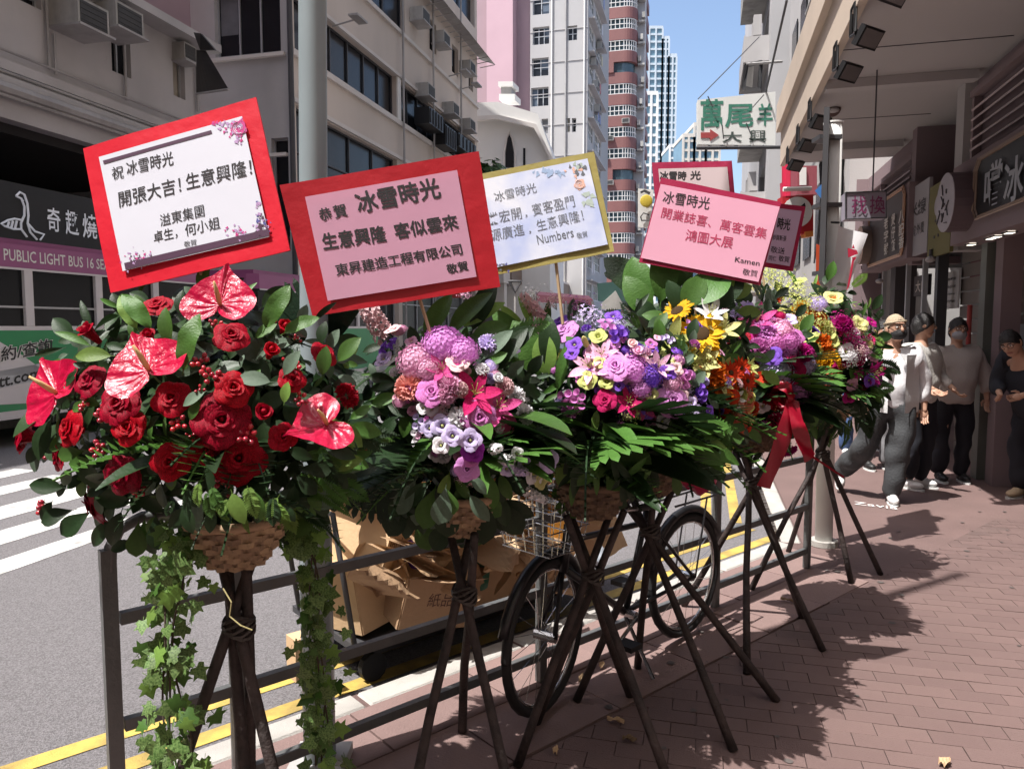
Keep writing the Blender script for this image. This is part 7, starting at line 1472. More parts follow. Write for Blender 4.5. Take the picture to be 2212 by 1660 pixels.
for i, (c, d_, w_, lab) in enumerate(((K(1.75, 3.1, .76), Vector((-.2, -.25, .6)), .34, 'bent cardboard sheet sticking up at the left of the heap'), (K(2.0, 3.2, .72), Vector((.25, -.2, .45)), .4, 'crumpled cardboard sheet fanning over the boxes under the rose basket'), (K(2.25, 3.2, .6), Vector((-.3, -.2, -.5)), .3, 'strip of torn cardboard hanging down in the middle of the heap'), (K(3.2, 3.1, .7), Vector((.3, -.1, .3)), .4, 'curled cardboard sheet above the bicycle basket'), (K(3.45, 3.25, .5), Vector((.2, -.2, -.5)), .4, 'pale cardboard sheet hanging at the far end behind the bicycle'))):
    m = MB(); X = KD; m.grid(lambda i_, j_: c + d_ * j_ * .55 + X * w_ * (i_ - .5) * (1 + .3 * j_) + KN * .04 * math.sin(6 * i_ + 2 * j_) - Z * .05 * j_ * j_, 8, 5); NN = len(m.v); m.grid(lambda i_, j_: c + KN * .006 + d_ * j_ * .55 + X * w_ * (i_ - .5) * (1 + .3 * j_) + KN * .04 * math.sin(6 * i_ + 2 * j_) - Z * .05 * j_ * j_, 8, 5)
    m.build('bent_cardboard', m_card, label=lab, cat='cardboard', at=c, fixn=False)
m = MB(); c = K(1.98, 3.0, .50); m.ell(c, .07, .06, .09, 10, 8); m.v = [v + Vector((noise.noise(v * 30), noise.noise(v * 31 + Z), noise.noise(v * 29))) * .018 for v in m.v]
m.build('purple_bag', mat('purple_plastic', (0.10, 0.03, 0.35), 0.3, .2, 9), label='small crumpled purple plastic bag stuffed among the boxes', cat='bag', at=c, smooth=True)
m = MB(); c = K(1.50, 3.1, .22); m.tube([c - Z * .11, c + Z * .06, c + Z * .09, c + Z * .13], [.035, .035, .015, .014], 12); m.build('green_bottle', mat('green_label', (0.05, 0.42, 0.14), 0.4), label='small green bottle in the litter left of the cart handle', cat='bottle', at=c, smooth=True)
m = MB(); c = K(1.46, 3.2, .08); m.box(c, (.11, .1, .2), KD); m.build('small_carton', m_card, label='small brown carton standing behind the ivy at the cart end', cat='cardboard box', at=c)
m = MB(); c = K(2.30, 3.0, .58); m.grid(lambda i, j: c + KD * (.22 * (i - .5)) - Z * .34 * j - KN * (.03 * math.sin(5 * i + 4 * j)), 8, 8); m.build('green_sack', mat('dark_green_plastic', (0.02, 0.11, 0.06), 0.35, .2, 9), label='dark green plastic sack draped over the boxes beneath the pink flowers', cat='bag', at=c, smooth=True, fixn=False)
m = MB(); c = K(3.15, 2.98, .25); m.ell(c, .13, .1, .1, 12, 9); m.v = [v + Vector((noise.noise(v * 22), noise.noise(v * 21 + Z), noise.noise(v * 23))) * .03 for v in m.v]; m.build('clear_bag', mat('pale_plastic', (0.5, 0.55, 0.62), 0.25, .1, 9), label='crumpled pale plastic bag beside the yellow carton', cat='bag', at=c, smooth=True)
for i in range(18):
    a, n_2, zz = rnd.uniform(1.6, 3.0), rnd.uniform(2.84, 2.98), rnd.uniform(.28, .8); d_ = Vector((rnd.uniform(-.5, .5), rnd.uniform(-.3, .1), rnd.uniform(-.6, .5))); w_ = rnd.uniform(.15, .38); c = K(a, n_2, zz); ph = rnd.random() * 6
    X = (KD + Z * rnd.uniform(-.5, .5)).normalized(); m = MB()
    for o_ in (0, .005): m.grid(lambda i_, j_: c + KN * o_ + d_ * .5 * j_ + X * w_ * (i_ - .5) * (1 - .25 * math.sin(7 * j_ + ph)) + KN * .05 * math.sin(5 * i_ + 3 * j_ + ph), 8, 6)
    m.build('torn_cardboard', m_card if i % 2 else m_cardd, label='torn cardboard piece sticking out of the heap behind the railing', cat='cardboard', group='torn cardboard pieces in the heap', at=c, fixn=False)
# litter scraps
rnd = random.Random(8)
for i, (u, v, lab) in enumerate(((1255, 1470, 'long strip of dry brown leaf litter under the purple flower stand'), (1300, 1440, 'scrap of brown paper near the stand feet'), (1360, 1600, 'dry leaf scrap on the shaded pavers'), (1330, 1560, 'pale leaf scrap in the shade of the stands'), (1580, 1395, 'torn pale paper scrap between the middle stands'), (1200, 1625, 'curled pale scrap by the front pole foot'), (1705, 1300, 'pale petal scrap near the signpost base'), (2040, 1650, 'single dark leaf fallen on the sunlit pavers'))):
    c = G(u, v, .004); m = MB(); a = rnd.random() * 6; X = Vector((math.cos(a), math.sin(a), 0)); Y = Vector((-X.y, X.x, 0)); L_, W2 = rnd.uniform(.04, .11), rnd.uniform(.02, .04)
    m.grid(lambda i_, j_: c + X * L_ * (i_ - .5) + Y * W2 * (j_ - .5) * (1 - abs(i_ - .5)) + Z * (.004 + .018 * abs(math.sin(4 * i_ + 3 * j_))), 8, 4); m.build('litter_scrap', m_card if i % 2 else mat('dry_leaf', (0.2, 0.13, 0.07), .8), label=lab, cat='litter', at=c, fixn=False)
# ================================================================== IVY garlands, ribbon
rnd = random.Random(19)
def ivy(label, path, n_leaf, spread, px):
    t = empty('ivy_garland', P(*path[0]), label, 'ivy', 'ivy garlands hanging from the rose basket'); pts = [P(*p) for p in path]
    def at(q): 
        x = q * (len(pts) - 1); i = min(int(x), len(pts) - 2); return pts[i].lerp(pts[i + 1], x - i)
    for k in range(5):
        ph = rnd.random() * 6; o_ = Vector((rnd.uniform(-.5, .5), rnd.uniform(-.5, .5), 0)) * spread
        MB().tube([at(q / 14) + o_ * (q / 14) ** .5 + Vector((.015 * math.sin(q * .9 + ph), .015 * math.cos(q * 1.1 + ph), 0)) for q in range(15)], .0028, 5, caps=False).build('vine', m_stem if k % 2 else m_twig, t)
    for k in range(n_leaf):
        q = rnd.random(); p = at(q) + Vector((rnd.gauss(0, .6), rnd.gauss(-.15, .5), rnd.uniform(-.02, .02))) * spread; s_ = rnd.uniform(.6, 1.25) * px
        zz = Vector((rnd.gauss(0, .6), -1, rnd.gauss(.35, .4))).normalized(); inst(lmesh('ivy', L_ivy if k % 3 else (L_mid if k % 2 else L_light)), 'ivy_leaf', TRS(p, frame(zz, PI + rnd.gauss(0, .9)), s_), t)
    return t
ivy('ivy garland hanging from the left of the rose basket to the ground', [(410, 1130, 1.92), (385, 1220, 1.9), (365, 1330, 1.88), (370, 1450, 1.86), (385, 1560, 1.84), (400, 1690, 1.82)], 180, .064, .043)
ivy('ivy garland trailing down in front of the lamp post base', [(640, 1090, 2.12), (668, 1190, 2.18), (682, 1290, 2.22), (688, 1400, 2.24), (692, 1520, 2.24), (700, 1650, 2.22)], 180, .056, .044)
m_tend = mat('tendril', (0.35, 0.3, 0.14), 0.6)
MB().tube([P(482, 1270, 1.8), P(500, 1300, 1.78), P(496, 1330, 1.78), P(520, 1350, 1.77), P(545, 1360, 1.77)], .0017, 5).build('loose_tendril', m_tend, label='thin pale tendril curling in front of the crossed poles', cat='tendril', at=P(510, 1330, 1.78))
m_rib = mat('red_ribbon', (0.33, 0.004, 0.022), 0.38, 0.1, 5, 0.1, 20, trans=.25, spec=.6)
t = empty('red_ribbon', P(1705, 890, 3.5), 'wide red satin ribbon bow trailing from the magenta flowers', 'ribbon')
def strip(path, w, y):
    m = MB(); pts = [P(u, v, y + dy) for u, v, dy in path]
    def f(i, j): 
        x = i * (len(pts) - 1); k = min(int(x), len(pts) - 2); p = pts[k].lerp(pts[k + 1], x - k); d = (pts[k + 1] - pts[k]).normalized(); sd_ = d.cross(Vector((0.2, -1, 0.1))).normalized(); return p + sd_ * w * (j - .5) + Vector((0, .012 * math.sin(9 * i + 4 * j), 0))
    m.grid(f, 18, 5); return m
strip([(1712, 860, 0), (1705, 900, -.05), (1690, 950, -.04), (1668, 1010, 0), (1650, 1052, .02)], .075, 3.5).build('tail', m_rib, t, smooth=True, fixn=False)
strip([(1712, 870, 0), (1725, 920, -.06), (1738, 960, -.04), (1750, 990, 0)], .07, 3.48).build('tail', m_rib, t, smooth=True, fixn=False)
strip([(1672, 850, .05), (1684, 828, -.03), (1702, 838, -.05), (1712, 862, 0)], .05, 3.5).build('loop', m_rib, t, smooth=True, fixn=False)
strip([(1712, 862, 0), (1696, 876, -.03), (1680, 866, 0), (1672, 850, .04)], .05, 3.5).build('loop', m_rib, t, smooth=True, fixn=False)
MB().tube([P(1738, 975, 3.9), P(1780, 1002, 3.95), P(1822, 1030, 4.0)], .006, 5).build('cord', m_rib, t)
t = empty('orange_bag', P(1505, 1030, 3.45), 'translucent orange and magenta wrapping under the sunflower leaves', 'wrapping')
m = MB(); c = P(1503, 1028, 3.4); m.ell(c, .10, .09, .075, 14, 9); m.v = [v + Vector((noise.noise(v * 16), 0, noise.noise(v * 18 + Z))) * .03 for v in m.v]; m.build('wrap', mat('orange_wrap', (0.55, 0.05, 0.02), 0.35, .2, 5, col2=(0.45, 0.02, 0.12), trans=.3), t, smooth=True)

# ================================================================== MINIBUSES
m_bp = mat('bus_mauve', (0.30, 0.09, 0.22), 0.3, 0.08, 3, spec=.6); m_bw = mat('bus_white', (0.62, 0.60, 0.62), 0.3, 0.05, 2, spec=.6, dirt=.1); m_bg = mat('bus_green', (0.012, 0.24, 0.08), 0.3, 0.1, 2, spec=.6); m_tint = mat('tinted_window', (0.006, 0.007, 0.009), 0.2, 0.5, 1.2, spec=.3)
rB = -9.7
def zB(v, u=60): return onr(u, v, rB)[1]
def minibus(label, sA_, sB_, text=True):
    t = empty('minibus', S(sB_, rB - 1), label, 'minibus', 'public light buses in the road'); W2 = 2.05; zr = zB(531); zb = zB(580); zw = zB(704); zs = zB(713); zf_ = .28
    def body(z0, z1, inset, mt, nm, par=t):
        m = MB(); c = .25; pl = [(sA_, rB - c), (sA_ + .12, rB - .0 - inset), (sB_ - .45, rB - inset), (sB_ - .08, rB - c), (sB_, rB - W2 / 2), (sB_ - .08, rB - W2 + c), (sB_ - .45, rB - W2), (sA_ + .12, rB - W2), (sA_, rB - W2 + c)]
        m.prism([S(a, b, z0) for a, b in pl], (0, 0, z1 - z0)); return m.build(nm, mt, par)
    body(zf_, zs - .002, .0, m_bg, 'lower_body'); body(zs, zw, .0, m_bw, 'waist_band'); body(zw + .001, zb - .001, .05, m_tint, 'window_band'); body(zb, zr, .0, m_bp, 'roof_band')
    m = MB(); m.prism([S(a, b, zr + .001) for a, b in ((sA_ + .2, rB - .2), (sB_ - .4, rB - .2), (sB_ - .25, rB - W2 / 2), (sB_ - .4, rB - W2 + .2), (sA_ + .2, rB - W2 + .2))], (0, 0, .1)); m.build('roof', m_bp, t)
    k = 0; s = sB_ - .5
    while s > sA_ + .3: MB().srbox(s - .07, s + .07, rB - .048, rB + .004, zw + .002, zb - .002).build('pillar', m_bw, t); s -= 1.25 if k == 0 else 1.32; k += 1
    MB().srbox(sA_ + .1, sB_ - .4, rB - .046, rB - .02, (zw + zb) / 2 - .16, (zw + zb) / 2 - .13).build('window_rail', m_alu, t)
    m = MB(); m.srbox(sA_ + .12, sB_ - .4, rB + .002, rB + .01, zb - .03, zb + .0); m.srbox(sA_ + .12, sB_ - .4, rB + .002, rB + .01, zf_, zf_ + .12); m.build('trim', m_bw, t)
    for s in (sA_ + 1.2, sB_ - 1.35):
        w = empty('wheel', S(s, rB - .1, .2), parent=t); MB().tube([S(s, rB - .28, .23), S(s, rB - .01, .23)], .36, 20).build('tyre', m_rub, w); MB().tube([S(s, rB - .1, .23), S(s, rB + .01, .23)], .2, 14).build('rim', m_alu, w)
    for z_ in (.75,): MB().srbox(sB_ - .3, sB_ - .14, rB - .2, rB + .01, z_, z_ + .22).build('headlight', m_sw, t)
    MB().box(S(sB_ - .3, rB + .12, zb - .35), (.1, .2, .3), D).build('mirror', m_alud, t)
    if text:
        u0, u1 = 8, 238; A_ = S(onr(u0, 560, rB)[0], rB + .005, zb + .09); e = onr(252, 560, rB)[0]; lettering('PUBLIC LIGHT BUS 16 SEATS', m_sw, planemap(A_, D, Z), e - A_.dot(D), .17, t, 'lettering', .01)
        # advert: white swoosh, black characters, web address panel
        P2 = lambda u, v: hitplane(u, v, R * (rB + .006), R)
        m = MB(); m.add([P2(-80, 724), P2(0, 738), P2(50, 768), P2(92, 798), P2(138, 812), P2(142, 866), P2(-80, 878)], [tuple(range(7))]); m.build('white_swoosh', m_bw, t, fixn=False)
        P3 = lambda u, v: hitplane(u, v, R * (rB + .012), R)
        def bt(s_, u0, v0, u1, v1, h, mt, b=.02, lift=.012): 
            A_ = hitplane(u0, v0, R * (rB + lift), R); B_ = hitplane(u1, v1, R * (rB + lift), R); T_ = hitplane(u0, v0 - h, R * (rB + lift), R); lettering(s_, mt, planemap(A_, (B_ - A_).normalized(), (T_ - A_).normalized()), (B_ - A_).length, (T_ - A_).length, t, 'lettering', b)
        bt('預約/查詢', -38, 792, 114, 762, 38, m_sw, .06, .008); bt('預約/查詢', -36, 790, 113, 760, 34, m_black, .012, .014); 
        m = MB(); m.add([P2(-60, 812), P2(137, 775), P2(141, 808), P2(-60, 852)], [(0, 1, 2, 3)]); m.build('address_panel', mat('panel_grey', (0.5, 0.52, 0.55), .4), t, fixn=False)
        bt('ett.com.hk', -20, 842, 130, 806, 26, m_black, .02)
    return t
minibus('public light bus with mauve roof, white lettering and green lower side, nearest at left', 6.2, 13.3)
minibus('second light bus with mauve roof, partly hidden behind the rose basket and red boards', 14.7, 21.5, False)
# ================================================================== PEOPLE
def skin_body(name, nodes, edges, m, parent, root=0, sub=1, o=None):
    me = bpy.data.meshes.new(name); oo = org(parent); me.from_pydata([tuple(Vector(n[0]) - oo) for n in nodes], edges, []); ob = bpy.data.objects.new(name, me); C.objects.link(ob)
    ob.modifiers.new('s', 'SKIN').use_smooth_shade = True; sv = me.skin_vertices[0].data
    for i, n in enumerate(nodes): r_ = n[1]; sv[i].radius = (r_, r_) if not isinstance(r_, tuple) else r_; sv[i].use_root = (i == root)
    if sub: s_ = ob.modifiers.new('u', 'SUBSURF'); s_.levels = sub; s_.render_levels = sub
    dg = bpy.context.evaluated_depsgraph_get(); me2 = bpy.data.meshes.new_from_object(ob.evaluated_get(dg)); me2.name = name; bpy.data.objects.remove(ob); bpy.data.meshes.remove(me)
    return me2
def person(label, foot, yaw, H, pose, skin, top, bottom, shoe, hair, opt):
    """pose: joint dict in body space (x right, y forward, z up) for H = 1.72"""
    t = empty('person', foot, label, 'person'); k = H / 1.72; cy, sy = math.cos(yaw), math.sin(yaw)
    W = lambda p: Vector(foot) + Vector(((p[0] * cy - p[1] * sy) * k, (p[0] * sy + p[1] * cy) * k, p[2] * k))
    J = {a: W(b) for a, b in pose.items()}; g = lambda a, b, q: J[a].lerp(J[b], q)
    def mk(nm, nodes, edges, mt, sub=2, bump_=0):
        me = skin_body(nm, nodes, edges, mt, t, sub=sub); me.materials.append(mt)
        if bump_:
            for v in me.vertices: v.co += Vector((noise.noise(v.co * 7), noise.noise(v.co * 7 + Vector((3, 1, 2))), noise.noise(v.co * 8))) * bump_
        ob = bpy.data.objects.new(nm, me); C.objects.link(ob); ob.parent = t; ORG[ob.name] = org(t); return ob
    n = []; e = []
    def chain(lst, start=None):
        prev = start
        for p, r_ in lst:
            n.append((p, r_ * k if not isinstance(r_, tuple) else (r_[0] * k, r_[1] * k))); 
            if prev is not None: e.append((prev, len(n) - 1))
            prev = len(n) - 1
        return prev
    # continuous body
    chain([(J['hip'], .12), (g('hip', 'chest', .5), .115), (J['chest'], .135), (J['neckb'], .07), (g('neckb', 'head', .35), .05)]); n_neck = 4
    hd = (J['head'] - J['neckb']).normalized()
    h1 = chain([(J['head'] - hd * .045 * k, .068), (J['head'] + hd * .035 * k, .083), (J['head'] + hd * .095 * k, .06)], n_neck)
    for s_ in 'lr':
        sh = chain([(J['sh' + s_], .058), (J['el' + s_], .042), (g('el' + s_, 'wr' + s_, .6), .034), (J['wr' + s_], .026), (J['wr' + s_] + (J['wr' + s_] - J['el' + s_]).normalized() * .05 * k, (.036, .02))], 2)
        chain([(J['th' + s_], .095), (J['kn' + s_], .058), (g('kn' + s_, 'an' + s_, .35), .052), (J['an' + s_], .036)], 0)
    body = mk('body', n, e, skin)
    for s_ in 'lr':                                                    # fingers, part of the body's hands
        w = J['wr' + s_]; d = (w - J['el' + s_]).normalized(); pb = w + d * .085 * k; sx = d.cross(W((0, 1, 0)) - W((0, 0, 0))).normalized(); fx_ = sx.cross(d).normalized()
        m = MB(); m.ell(w + d * .055 * k, .036 * k, .016 * k, .05 * k, 8, 6, 0, Matrix((sx, fx_, d)).transposed())
        for q, L_ in zip((-1.5, -.5, .5, 1.5), (.06, .07, .075, .065)): b0 = pb + sx * q * .017 * k; m.tube([b0 - d * .02 * k, b0 + d * L_ * .5 * k, b0 + d * L_ * .85 * k + fx_ * .02 * k, b0 + d * L_ * .95 * k + fx_ * .045 * k], [.0095 * k, .009 * k, .008 * k, .006 * k], 6)
        tb = w + d * .03 * k + sx * .03 * k; m.tube([tb, tb + sx * .025 * k + d * .025 * k, tb + sx * .028 * k + d * .06 * k + fx_ * .012 * k], [.012 * k, .010 * k, .007 * k], 6); m.build('hand', skin, body, smooth=True)
    # head details
    fy = opt.get('face', 0.0); fwd = Vector((-math.sin(yaw + fy), math.cos(yaw + fy), opt.get('nod', 0))).normalized(); rt = fwd.cross(hd).normalized(); up = rt.cross(fwd).normalized(); hc = J['head'] + hd * .025 * k; MF = Matrix((rt, fwd, up)).transposed(); hp = lambda x, y, z: hc + (rt * x + fwd * y + up * z) * k
    m = MB(); m.ell(hc, .078 * k, .095 * k, .112 * k, 18, 14, 0, MF); m.ell(hp(0, .03, -.075), .05 * k, .055 * k, .045 * k, 12, 8, 0, MF)
    m.tube([hp(0, .092, .02), hp(0, .108, -.018), hp(0, .102, -.026)], [.008 * k, .015 * k, .010 * k], 8)
    for x in (-1, 1): m.ell(hp(.079 * x, -.005, -.005), .011 * k, .022 * k, .034 * k, 8, 6, 0, MF)
    m.build('face', skin, body, smooth=True)
    ew = mat('eye_white', (0.6, 0.58, 0.55), .4); ed_ = mat('eye_dark', (0.02, 0.015, 0.012), .3); lip = mat('lip', (0.35, 0.13, 0.11), .5)
    for x in (-1, 1): m = MB(); m.ell(hp(.031 * x, .083, .012), .014 * k, .008 * k, .008 * k, 8, 6, 0, MF); e1 = m.build('eye', ew, body, smooth=True); m = MB(); m.ell(hp(.031 * x, .090, .012), .006 * k, .004 * k, .006 * k, 8, 6, 0, MF); m.build('pupil', ed_, e1); MB().tube([hp(.015 * x, .093, .033), hp(.046 * x, .083, .035)], .0035 * k, 5).build('eyebrow', ed_, body)
    if not opt.get('mask'): MB().tube([hp(-.024, .083, -.058), hp(0, .094, -.056), hp(.024, .083, -.058)], .006 * k, 6).build('mouth', lip, body, smooth=True)
    else:
        m = MB(); m.ell(hp(0, .036, -.048), .071 * k, .078 * k, .060 * k, 14, 10, 0, MF); mk_2 = m.build('face_mask', opt['mask'], t, smooth=True)
        for x in (-1, 1): MB().tube([hp(.06 * x, .05, -.04), hp(.083 * x, 0, 0)], .002 * k, 4).build('ear_loop', opt['mask'], mk_2)
    if opt.get('glasses'):
        m = MB()
        for x in (-1, 1): m.tube([hp(.034 * x + .026 * math.cos(a), .101 - .004 * abs(x), .012 + .022 * math.sin(a)) for a in [i * PI / 7 for i in range(15)]], .0022 * k, 5, caps=False); m.tube([hp(.06 * x, .098, .016), hp(.082 * x, 0, .012)], .002 * k, 4)
        m.tube([hp(-.009, .104, .016), hp(.009, .104, .016)], .002 * k, 4); m.build('glasses', m_black, t)
    # hair
    m = MB(); nu, nv = 22, 11
    lo = opt.get('hair_low', -.02)
    def hf_(i, j):
        a = i * 2 * PI; front = math.sin(a); lim_ = .62 + .0 * front; ph = j * (PI * (opt.get('hl', .60) - .22 * max(0, front) + .18 * max(0, -front) + opt.get('long', 0) * max(0, -front)))
        rr_ = 1.09 + .13 * noise.noise(Vector((math.cos(a) * 5, math.sin(a) * 5, ph * 5))) * opt.get('rough', 1); return hp(.080 * rr_ * math.sin(ph) * math.cos(a), .098 * rr_ * math.sin(ph) * math.sin(a) - .006, .115 * rr_ * math.cos(ph) + .004)
    m.grid(hf_, nu, nv); m.build('hair' if not opt.get('beanie') else 'beanie', hair, t, smooth=True, fixn=False)
    if opt.get('beanie'):
        m = MB(); m.tube([hp(.086 * math.cos(a), .104 * math.sin(a) - .006, .052 + .012 * math.sin(a)) for a in [i * PI / 10 for i in range(21)]], .008 * k, 6, caps=False); m.build('beanie_cuff', hair, t, smooth=True)
    # top garment
    lw = opt.get('loose', 1.0); n.clear(); e.clear()
    hem = J['hip'].lerp(J['chest'], -.28 * opt.get('hem', 1))
    chain([(J['chest'], .165 * lw), (g('hip', 'chest', .45), .165 * lw), (J['hip'], .17 * lw), (hem, .165 * lw)]); chain([(g('chest', 'neckb', .8), .085)], 0)
    for s_ in 'lr':
        el, wr = J['el' + s_], J['wr' + s_]
        if opt.get('sleeve', 1) > .5: chain([(J['sh' + s_], .082 * lw), (el, .068 * lw), (wr - (wr - el).normalized() * .03, .05 * lw)], 0)
        else: chain([(J['sh' + s_], .082 * lw), (J['sh' + s_].lerp(el, .8), .075 * lw)], 0)
    mk('top', n, e, top, 2, .03)
    if opt.get('jacket'):
        for sx_ in (-1, 1):
            f_ = lambda i, j: W((sx_ * (.07 + .15 * i), .20 - .19 * i + .012 * math.sin(9 * j + i), 1.36 - .52 * j)); m = MB(); m.grid(f_, 5, 8); m.build('jacket_front', opt['jacket'], t, smooth=True, fixn=False)
        f_ = lambda i, j: W((.22 * math.cos(PI + PI * i), .01 - .2 * abs(math.sin(PI + PI * i)), 1.38 - .56 * j)); m = MB(); m.grid(f_, 12, 8); m.build('jacket_back', opt['jacket'], t, smooth=True, fixn=False)
        for x in (-1, 1): MB().prism([W((x * .02, .165, 1.37)), W((x * .10, .14, 1.36)), W((x * .07, .175, 1.27))], (W((0, .01, 0)) - W((0, 0, 0)))).build('collar', opt['jacket'], t)
    if opt.get('print'):
        m = MB()
        for a_ in range(4): m.box(W((.03 * math.cos(a_ * 1.6), .185 * lw, 1.22 + .03 * math.sin(a_ * 1.6))), (.03, .012, .035), W((1, 0, 0)) - W((0, 0, 0))); 
        m.build('chest_print', m_black, t, kind='stuff')
    # trousers
    n.clear(); e.clear(); b_ = opt.get('baggy', 1.0)
    chain([(J['hip'], .145), (J['hip'] + W((0, 0, .09)) - W((0, 0, 0)), .13)])
    for s_ in 'lr': chain([(J['th' + s_], .115 * b_), (g('th' + s_, 'kn' + s_, .55), .10 * b_), (J['kn' + s_], .085 * b_), (g('kn' + s_, 'an' + s_, .5), .082 * b_), (J['an' + s_] + (J['an' + s_] - J['kn' + s_]).normalized() * .03, .075 * b_)], 0)
    mk('trousers', n, e, bottom, 2, .034)
    for s_ in 'lr':
        a = J['an' + s_]; tdir = (W(pose.get('toe' + s_, (0, 1, 0))) - W((0, 0, 0))).normalized(); sd_ = tdir.cross(Z).normalized(); upv = sd_.cross(tdir); M_ = Matrix((sd_, tdir, upv)).transposed(); a2 = a - upv * .035
        m = MB(); m.ell(a2 + tdir * .03, .047, .085, .048, 12, 8, 0, M_); m.ell(a2 + tdir * .10 - upv * .008, .048, .085, .036, 12, 8, 0, M_); m.v = [v - upv * min(0, (v - a2).dot(upv) + .045) for v in m.v]; s1_ = m.build('shoe', shoe, t, smooth=True)
        so = MB(); so.prism([a2 - upv * .058 + sd_ * .046 * math.cos(q) + tdir * (.075 + .125 * math.sin(q)) for q in [i * PI / 8 for i in range(16)]], upv * .018); so.build('sole', m_sw, s1_)
    return t
sk = mat('skin', (0.50, 0.29, 0.20), 0.5, .08, 8, trans=.03); m_wt = mat('white_cotton', (0.66, 0.65, 0.67), 0.85, .05, 5, .2, 40); m_lg = mat('light_grey_fleece', (0.52, 0.50, 0.47), 0.9, .08, 6, .3, 60); m_jk = mat('pale_jacket', (0.60, 0.60, 0.60), 0.85, .06, 5, .2, 40)
m_bd = mat('washed_black_denim', (0.045, 0.048, 0.052), 0.8, .4, 5, .3, 60); m_shd = mat('white_sneaker', (0.72, 0.71, 0.7), 0.5, .06, 9); m_hb = mat('black_hair', (0.012, 0.010, 0.010), 0.45, .3, 30, .5, 120); m_hn = mat('beige_knit', (0.40, 0.32, 0.22), 0.9, .15, 30, .6, 90); m_gr = mat('grey_sweater', (0.38, 0.34, 0.32), 0.9, .08, 5, .2, 40); m_nv = mat('navy_cloth', (0.012, 0.013, 0.02), 0.85, .3, 5); m_jn = mat('blue_denim', (0.06, 0.11, 0.24), 0.8, .3, 8, .3, 60); m_mk = mat('black_mask', (0.015, 0.015, 0.016), 0.7); m_bs = mat('black_shoe', (0.02, 0.02, 0.02), .5); m_gm = mat('grey_mask', (0.3, 0.3, 0.32), .7)
base = {'hip': (0, 0, .93), 'chest': (0, .01, 1.25), 'neckb': (0, 0, 1.42), 'head': (0, .02, 1.58), 'shl': (-.19, 0, 1.37), 'shr': (.19, 0, 1.37), 'ell': (-.25, -.03, 1.12), 'elr': (.25, -.03, 1.12), 'wrl': (-.25, .05, .90), 'wrr': (.25, .05, .90), 'thl': (-.10, 0, .84), 'thr': (.10, 0, .84), 'knl': (-.11, .03, .48), 'knr': (.11, .03, .48), 'anl': (-.11, -.02, .09), 'anr': (.11, -.02, .09)}
def pz(**k): d = dict(base); d.update(k); return d
# man in white walking towards us, trailing leg lifted behind
person('man walking in white shirt, pale open jacket, beige beanie, black mask and baggy trousers', tuple(G(1918, 1082)), PI - .30, 1.73,
       pz(head=(.0, .04, 1.57), knr=(.19, -.02, .50), anr=(.37, -.34, .21), toer=(.15, .8, -.55), thr=(.12, -.01, .84), knl=(-.06, .06, .48), anl=(-.02, .04, .085), elr=(.27, .03, 1.13), wrr=(.26, .16, .93), ell=(-.27, -.06, 1.13), wrl=(-.27, -.02, .88)), sk, m_wt, m_bd, m_shd, m_hn,
       dict(mask=m_mk, glasses=1, beanie=1, face=.35, jacket=m_jk, hl=.52, baggy=1.28, loose=1.0, hem=1.1, rough=.3))
person('second man in light grey hooded top and glasses, his face turned right', tuple(G(1975, 1052)), PI + .5, 1.74, pz(elr=(.26, .06, 1.12), wrr=(.2, .24, 1.02), ell=(-.26, .02, 1.14), wrl=(-.2, .22, 1.0)), sk, m_lg, m_nv, m_shd, m_hb, dict(glasses=1, face=.75, loose=1.08, baggy=1.1))
person('person in loose grey sweater with black hair, standing in the shade', tuple(G(2052, 1038)), PI - .12, 1.70, pz(ell=(-.30, .0, 1.12), elr=(.30, .0, 1.12), wrl=(-.31, .03, .9), wrr=(.31, .03, .9)), sk, m_gr, m_nv, m_bs, m_hb, dict(mask=m_gm, loose=1.22, hem=1.4, long=.15, glasses=1))
person('person in black coat leaning forward at the right edge, looking down', tuple(G(2225, 1078)), PI / 2 + .45, 1.70, pz(chest=(.02, .10, 1.22), neckb=(.03, .22, 1.37), head=(.04, .34, 1.47), shl=(-.17, .16, 1.33), shr=(.2, .16, 1.33), ell=(-.22, .2, 1.08), elr=(.24, .2, 1.08), wrl=(-.1, .36, 1.02), wrr=(.12, .36, 1.02)), sk, m_nv, m_nv, mat('tan_shoe', (0.5, 0.38, 0.25), .6), m_hb, dict(glasses=1, nod=-.5, face=.2, loose=1.2, hem=1.8))
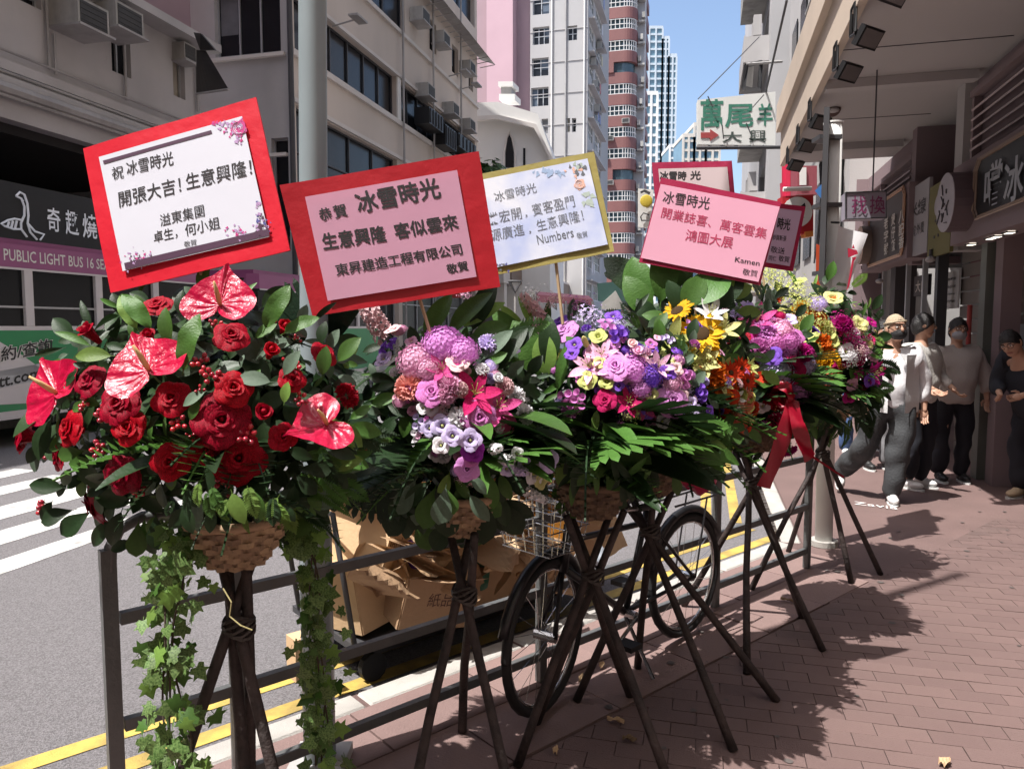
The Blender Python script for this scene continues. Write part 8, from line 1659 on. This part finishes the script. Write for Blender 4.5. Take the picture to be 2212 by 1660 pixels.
person('person in blue jeans and white shoes mostly hidden behind the farthest flowers', tuple(G(1846, 985)), PI - .1, 1.70, pz(knl=(-.16, .06, .50), anl=(-.18, -.05, .14), toel=(0, .8, -.4)), sk, m_gm, m_jn, m_shd, mat('dyed_hair', (0.2, 0.1, 0.11), .6, .3, 30), dict(long=.2, baggy=.9))
person('distant pedestrian in dark trousers and black canvas shoes behind the white-shirted man', tuple(G(1893, 1012)), PI, 1.68, pz(), sk, mat('plum_top', (0.16, 0.10, 0.12), .8), mat('grey_jeans', (0.2, 0.2, 0.21), .8, .3, 8), m_bs, m_hb, dict(loose=1.05))
person('woman with black hair in a dim coat near the shop door behind the group', tuple(S(10.6, 2.35)), PI, 1.66, pz(), sk, m_shopd, m_nv, m_bs, m_hb, dict(long=.25, loose=1.1))
for o in list(bpy.data.objects):
    if o.name.startswith('bar_placeholder'): bpy.data.objects.remove(o)
# ================================================================== TREE by the chapel, planted street greenery
rnd = random.Random(4)
t = empty('street_tree', P(1042, 760, 40), 'small leafy green tree between the beige block and chapel', 'tree')
tb_ = Vector((P(1042, 700, 40).x, 40, 0)); m = MB(); m.tube([tb_, tb_ + Z * 5, tb_ + Z * 8 + Vector((.3, 0, 0))], [.25, .18, .08], 8); 
for a in range(6): m.tube([tb_ + Z * (5 + a * .5), tb_ + Z * (6.6 + a * .5) + Vector((1.0 * math.cos(a * 1.9), .8 * math.sin(a * 1.9), 0))], [.08, .03], 5)
m.build('trunk', m_twig, t)
m = MB()
for i in range(1500):
    c = tb_ + Z * (7.9 + (i % 4) * .55) + Vector(((i % 3 - 1) * .5, 0, 0)); d = Vector((rnd.gauss(0, 1), rnd.gauss(0, 1), rnd.gauss(0, 1))).normalized() * rnd.uniform(.3, 1.0) * .95; M = TRS(c + d, frame(d + Vector((rnd.gauss(0, .5), rnd.gauss(0, .5), .3)), rnd.random() * 6), rnd.uniform(.22, .42)); m.addmb(LG['ivy'], M)
m.build('crown', leafm('tree', (0.05, 0.10, 0.03), isl=.4), t, kind='stuff', fixn=False)
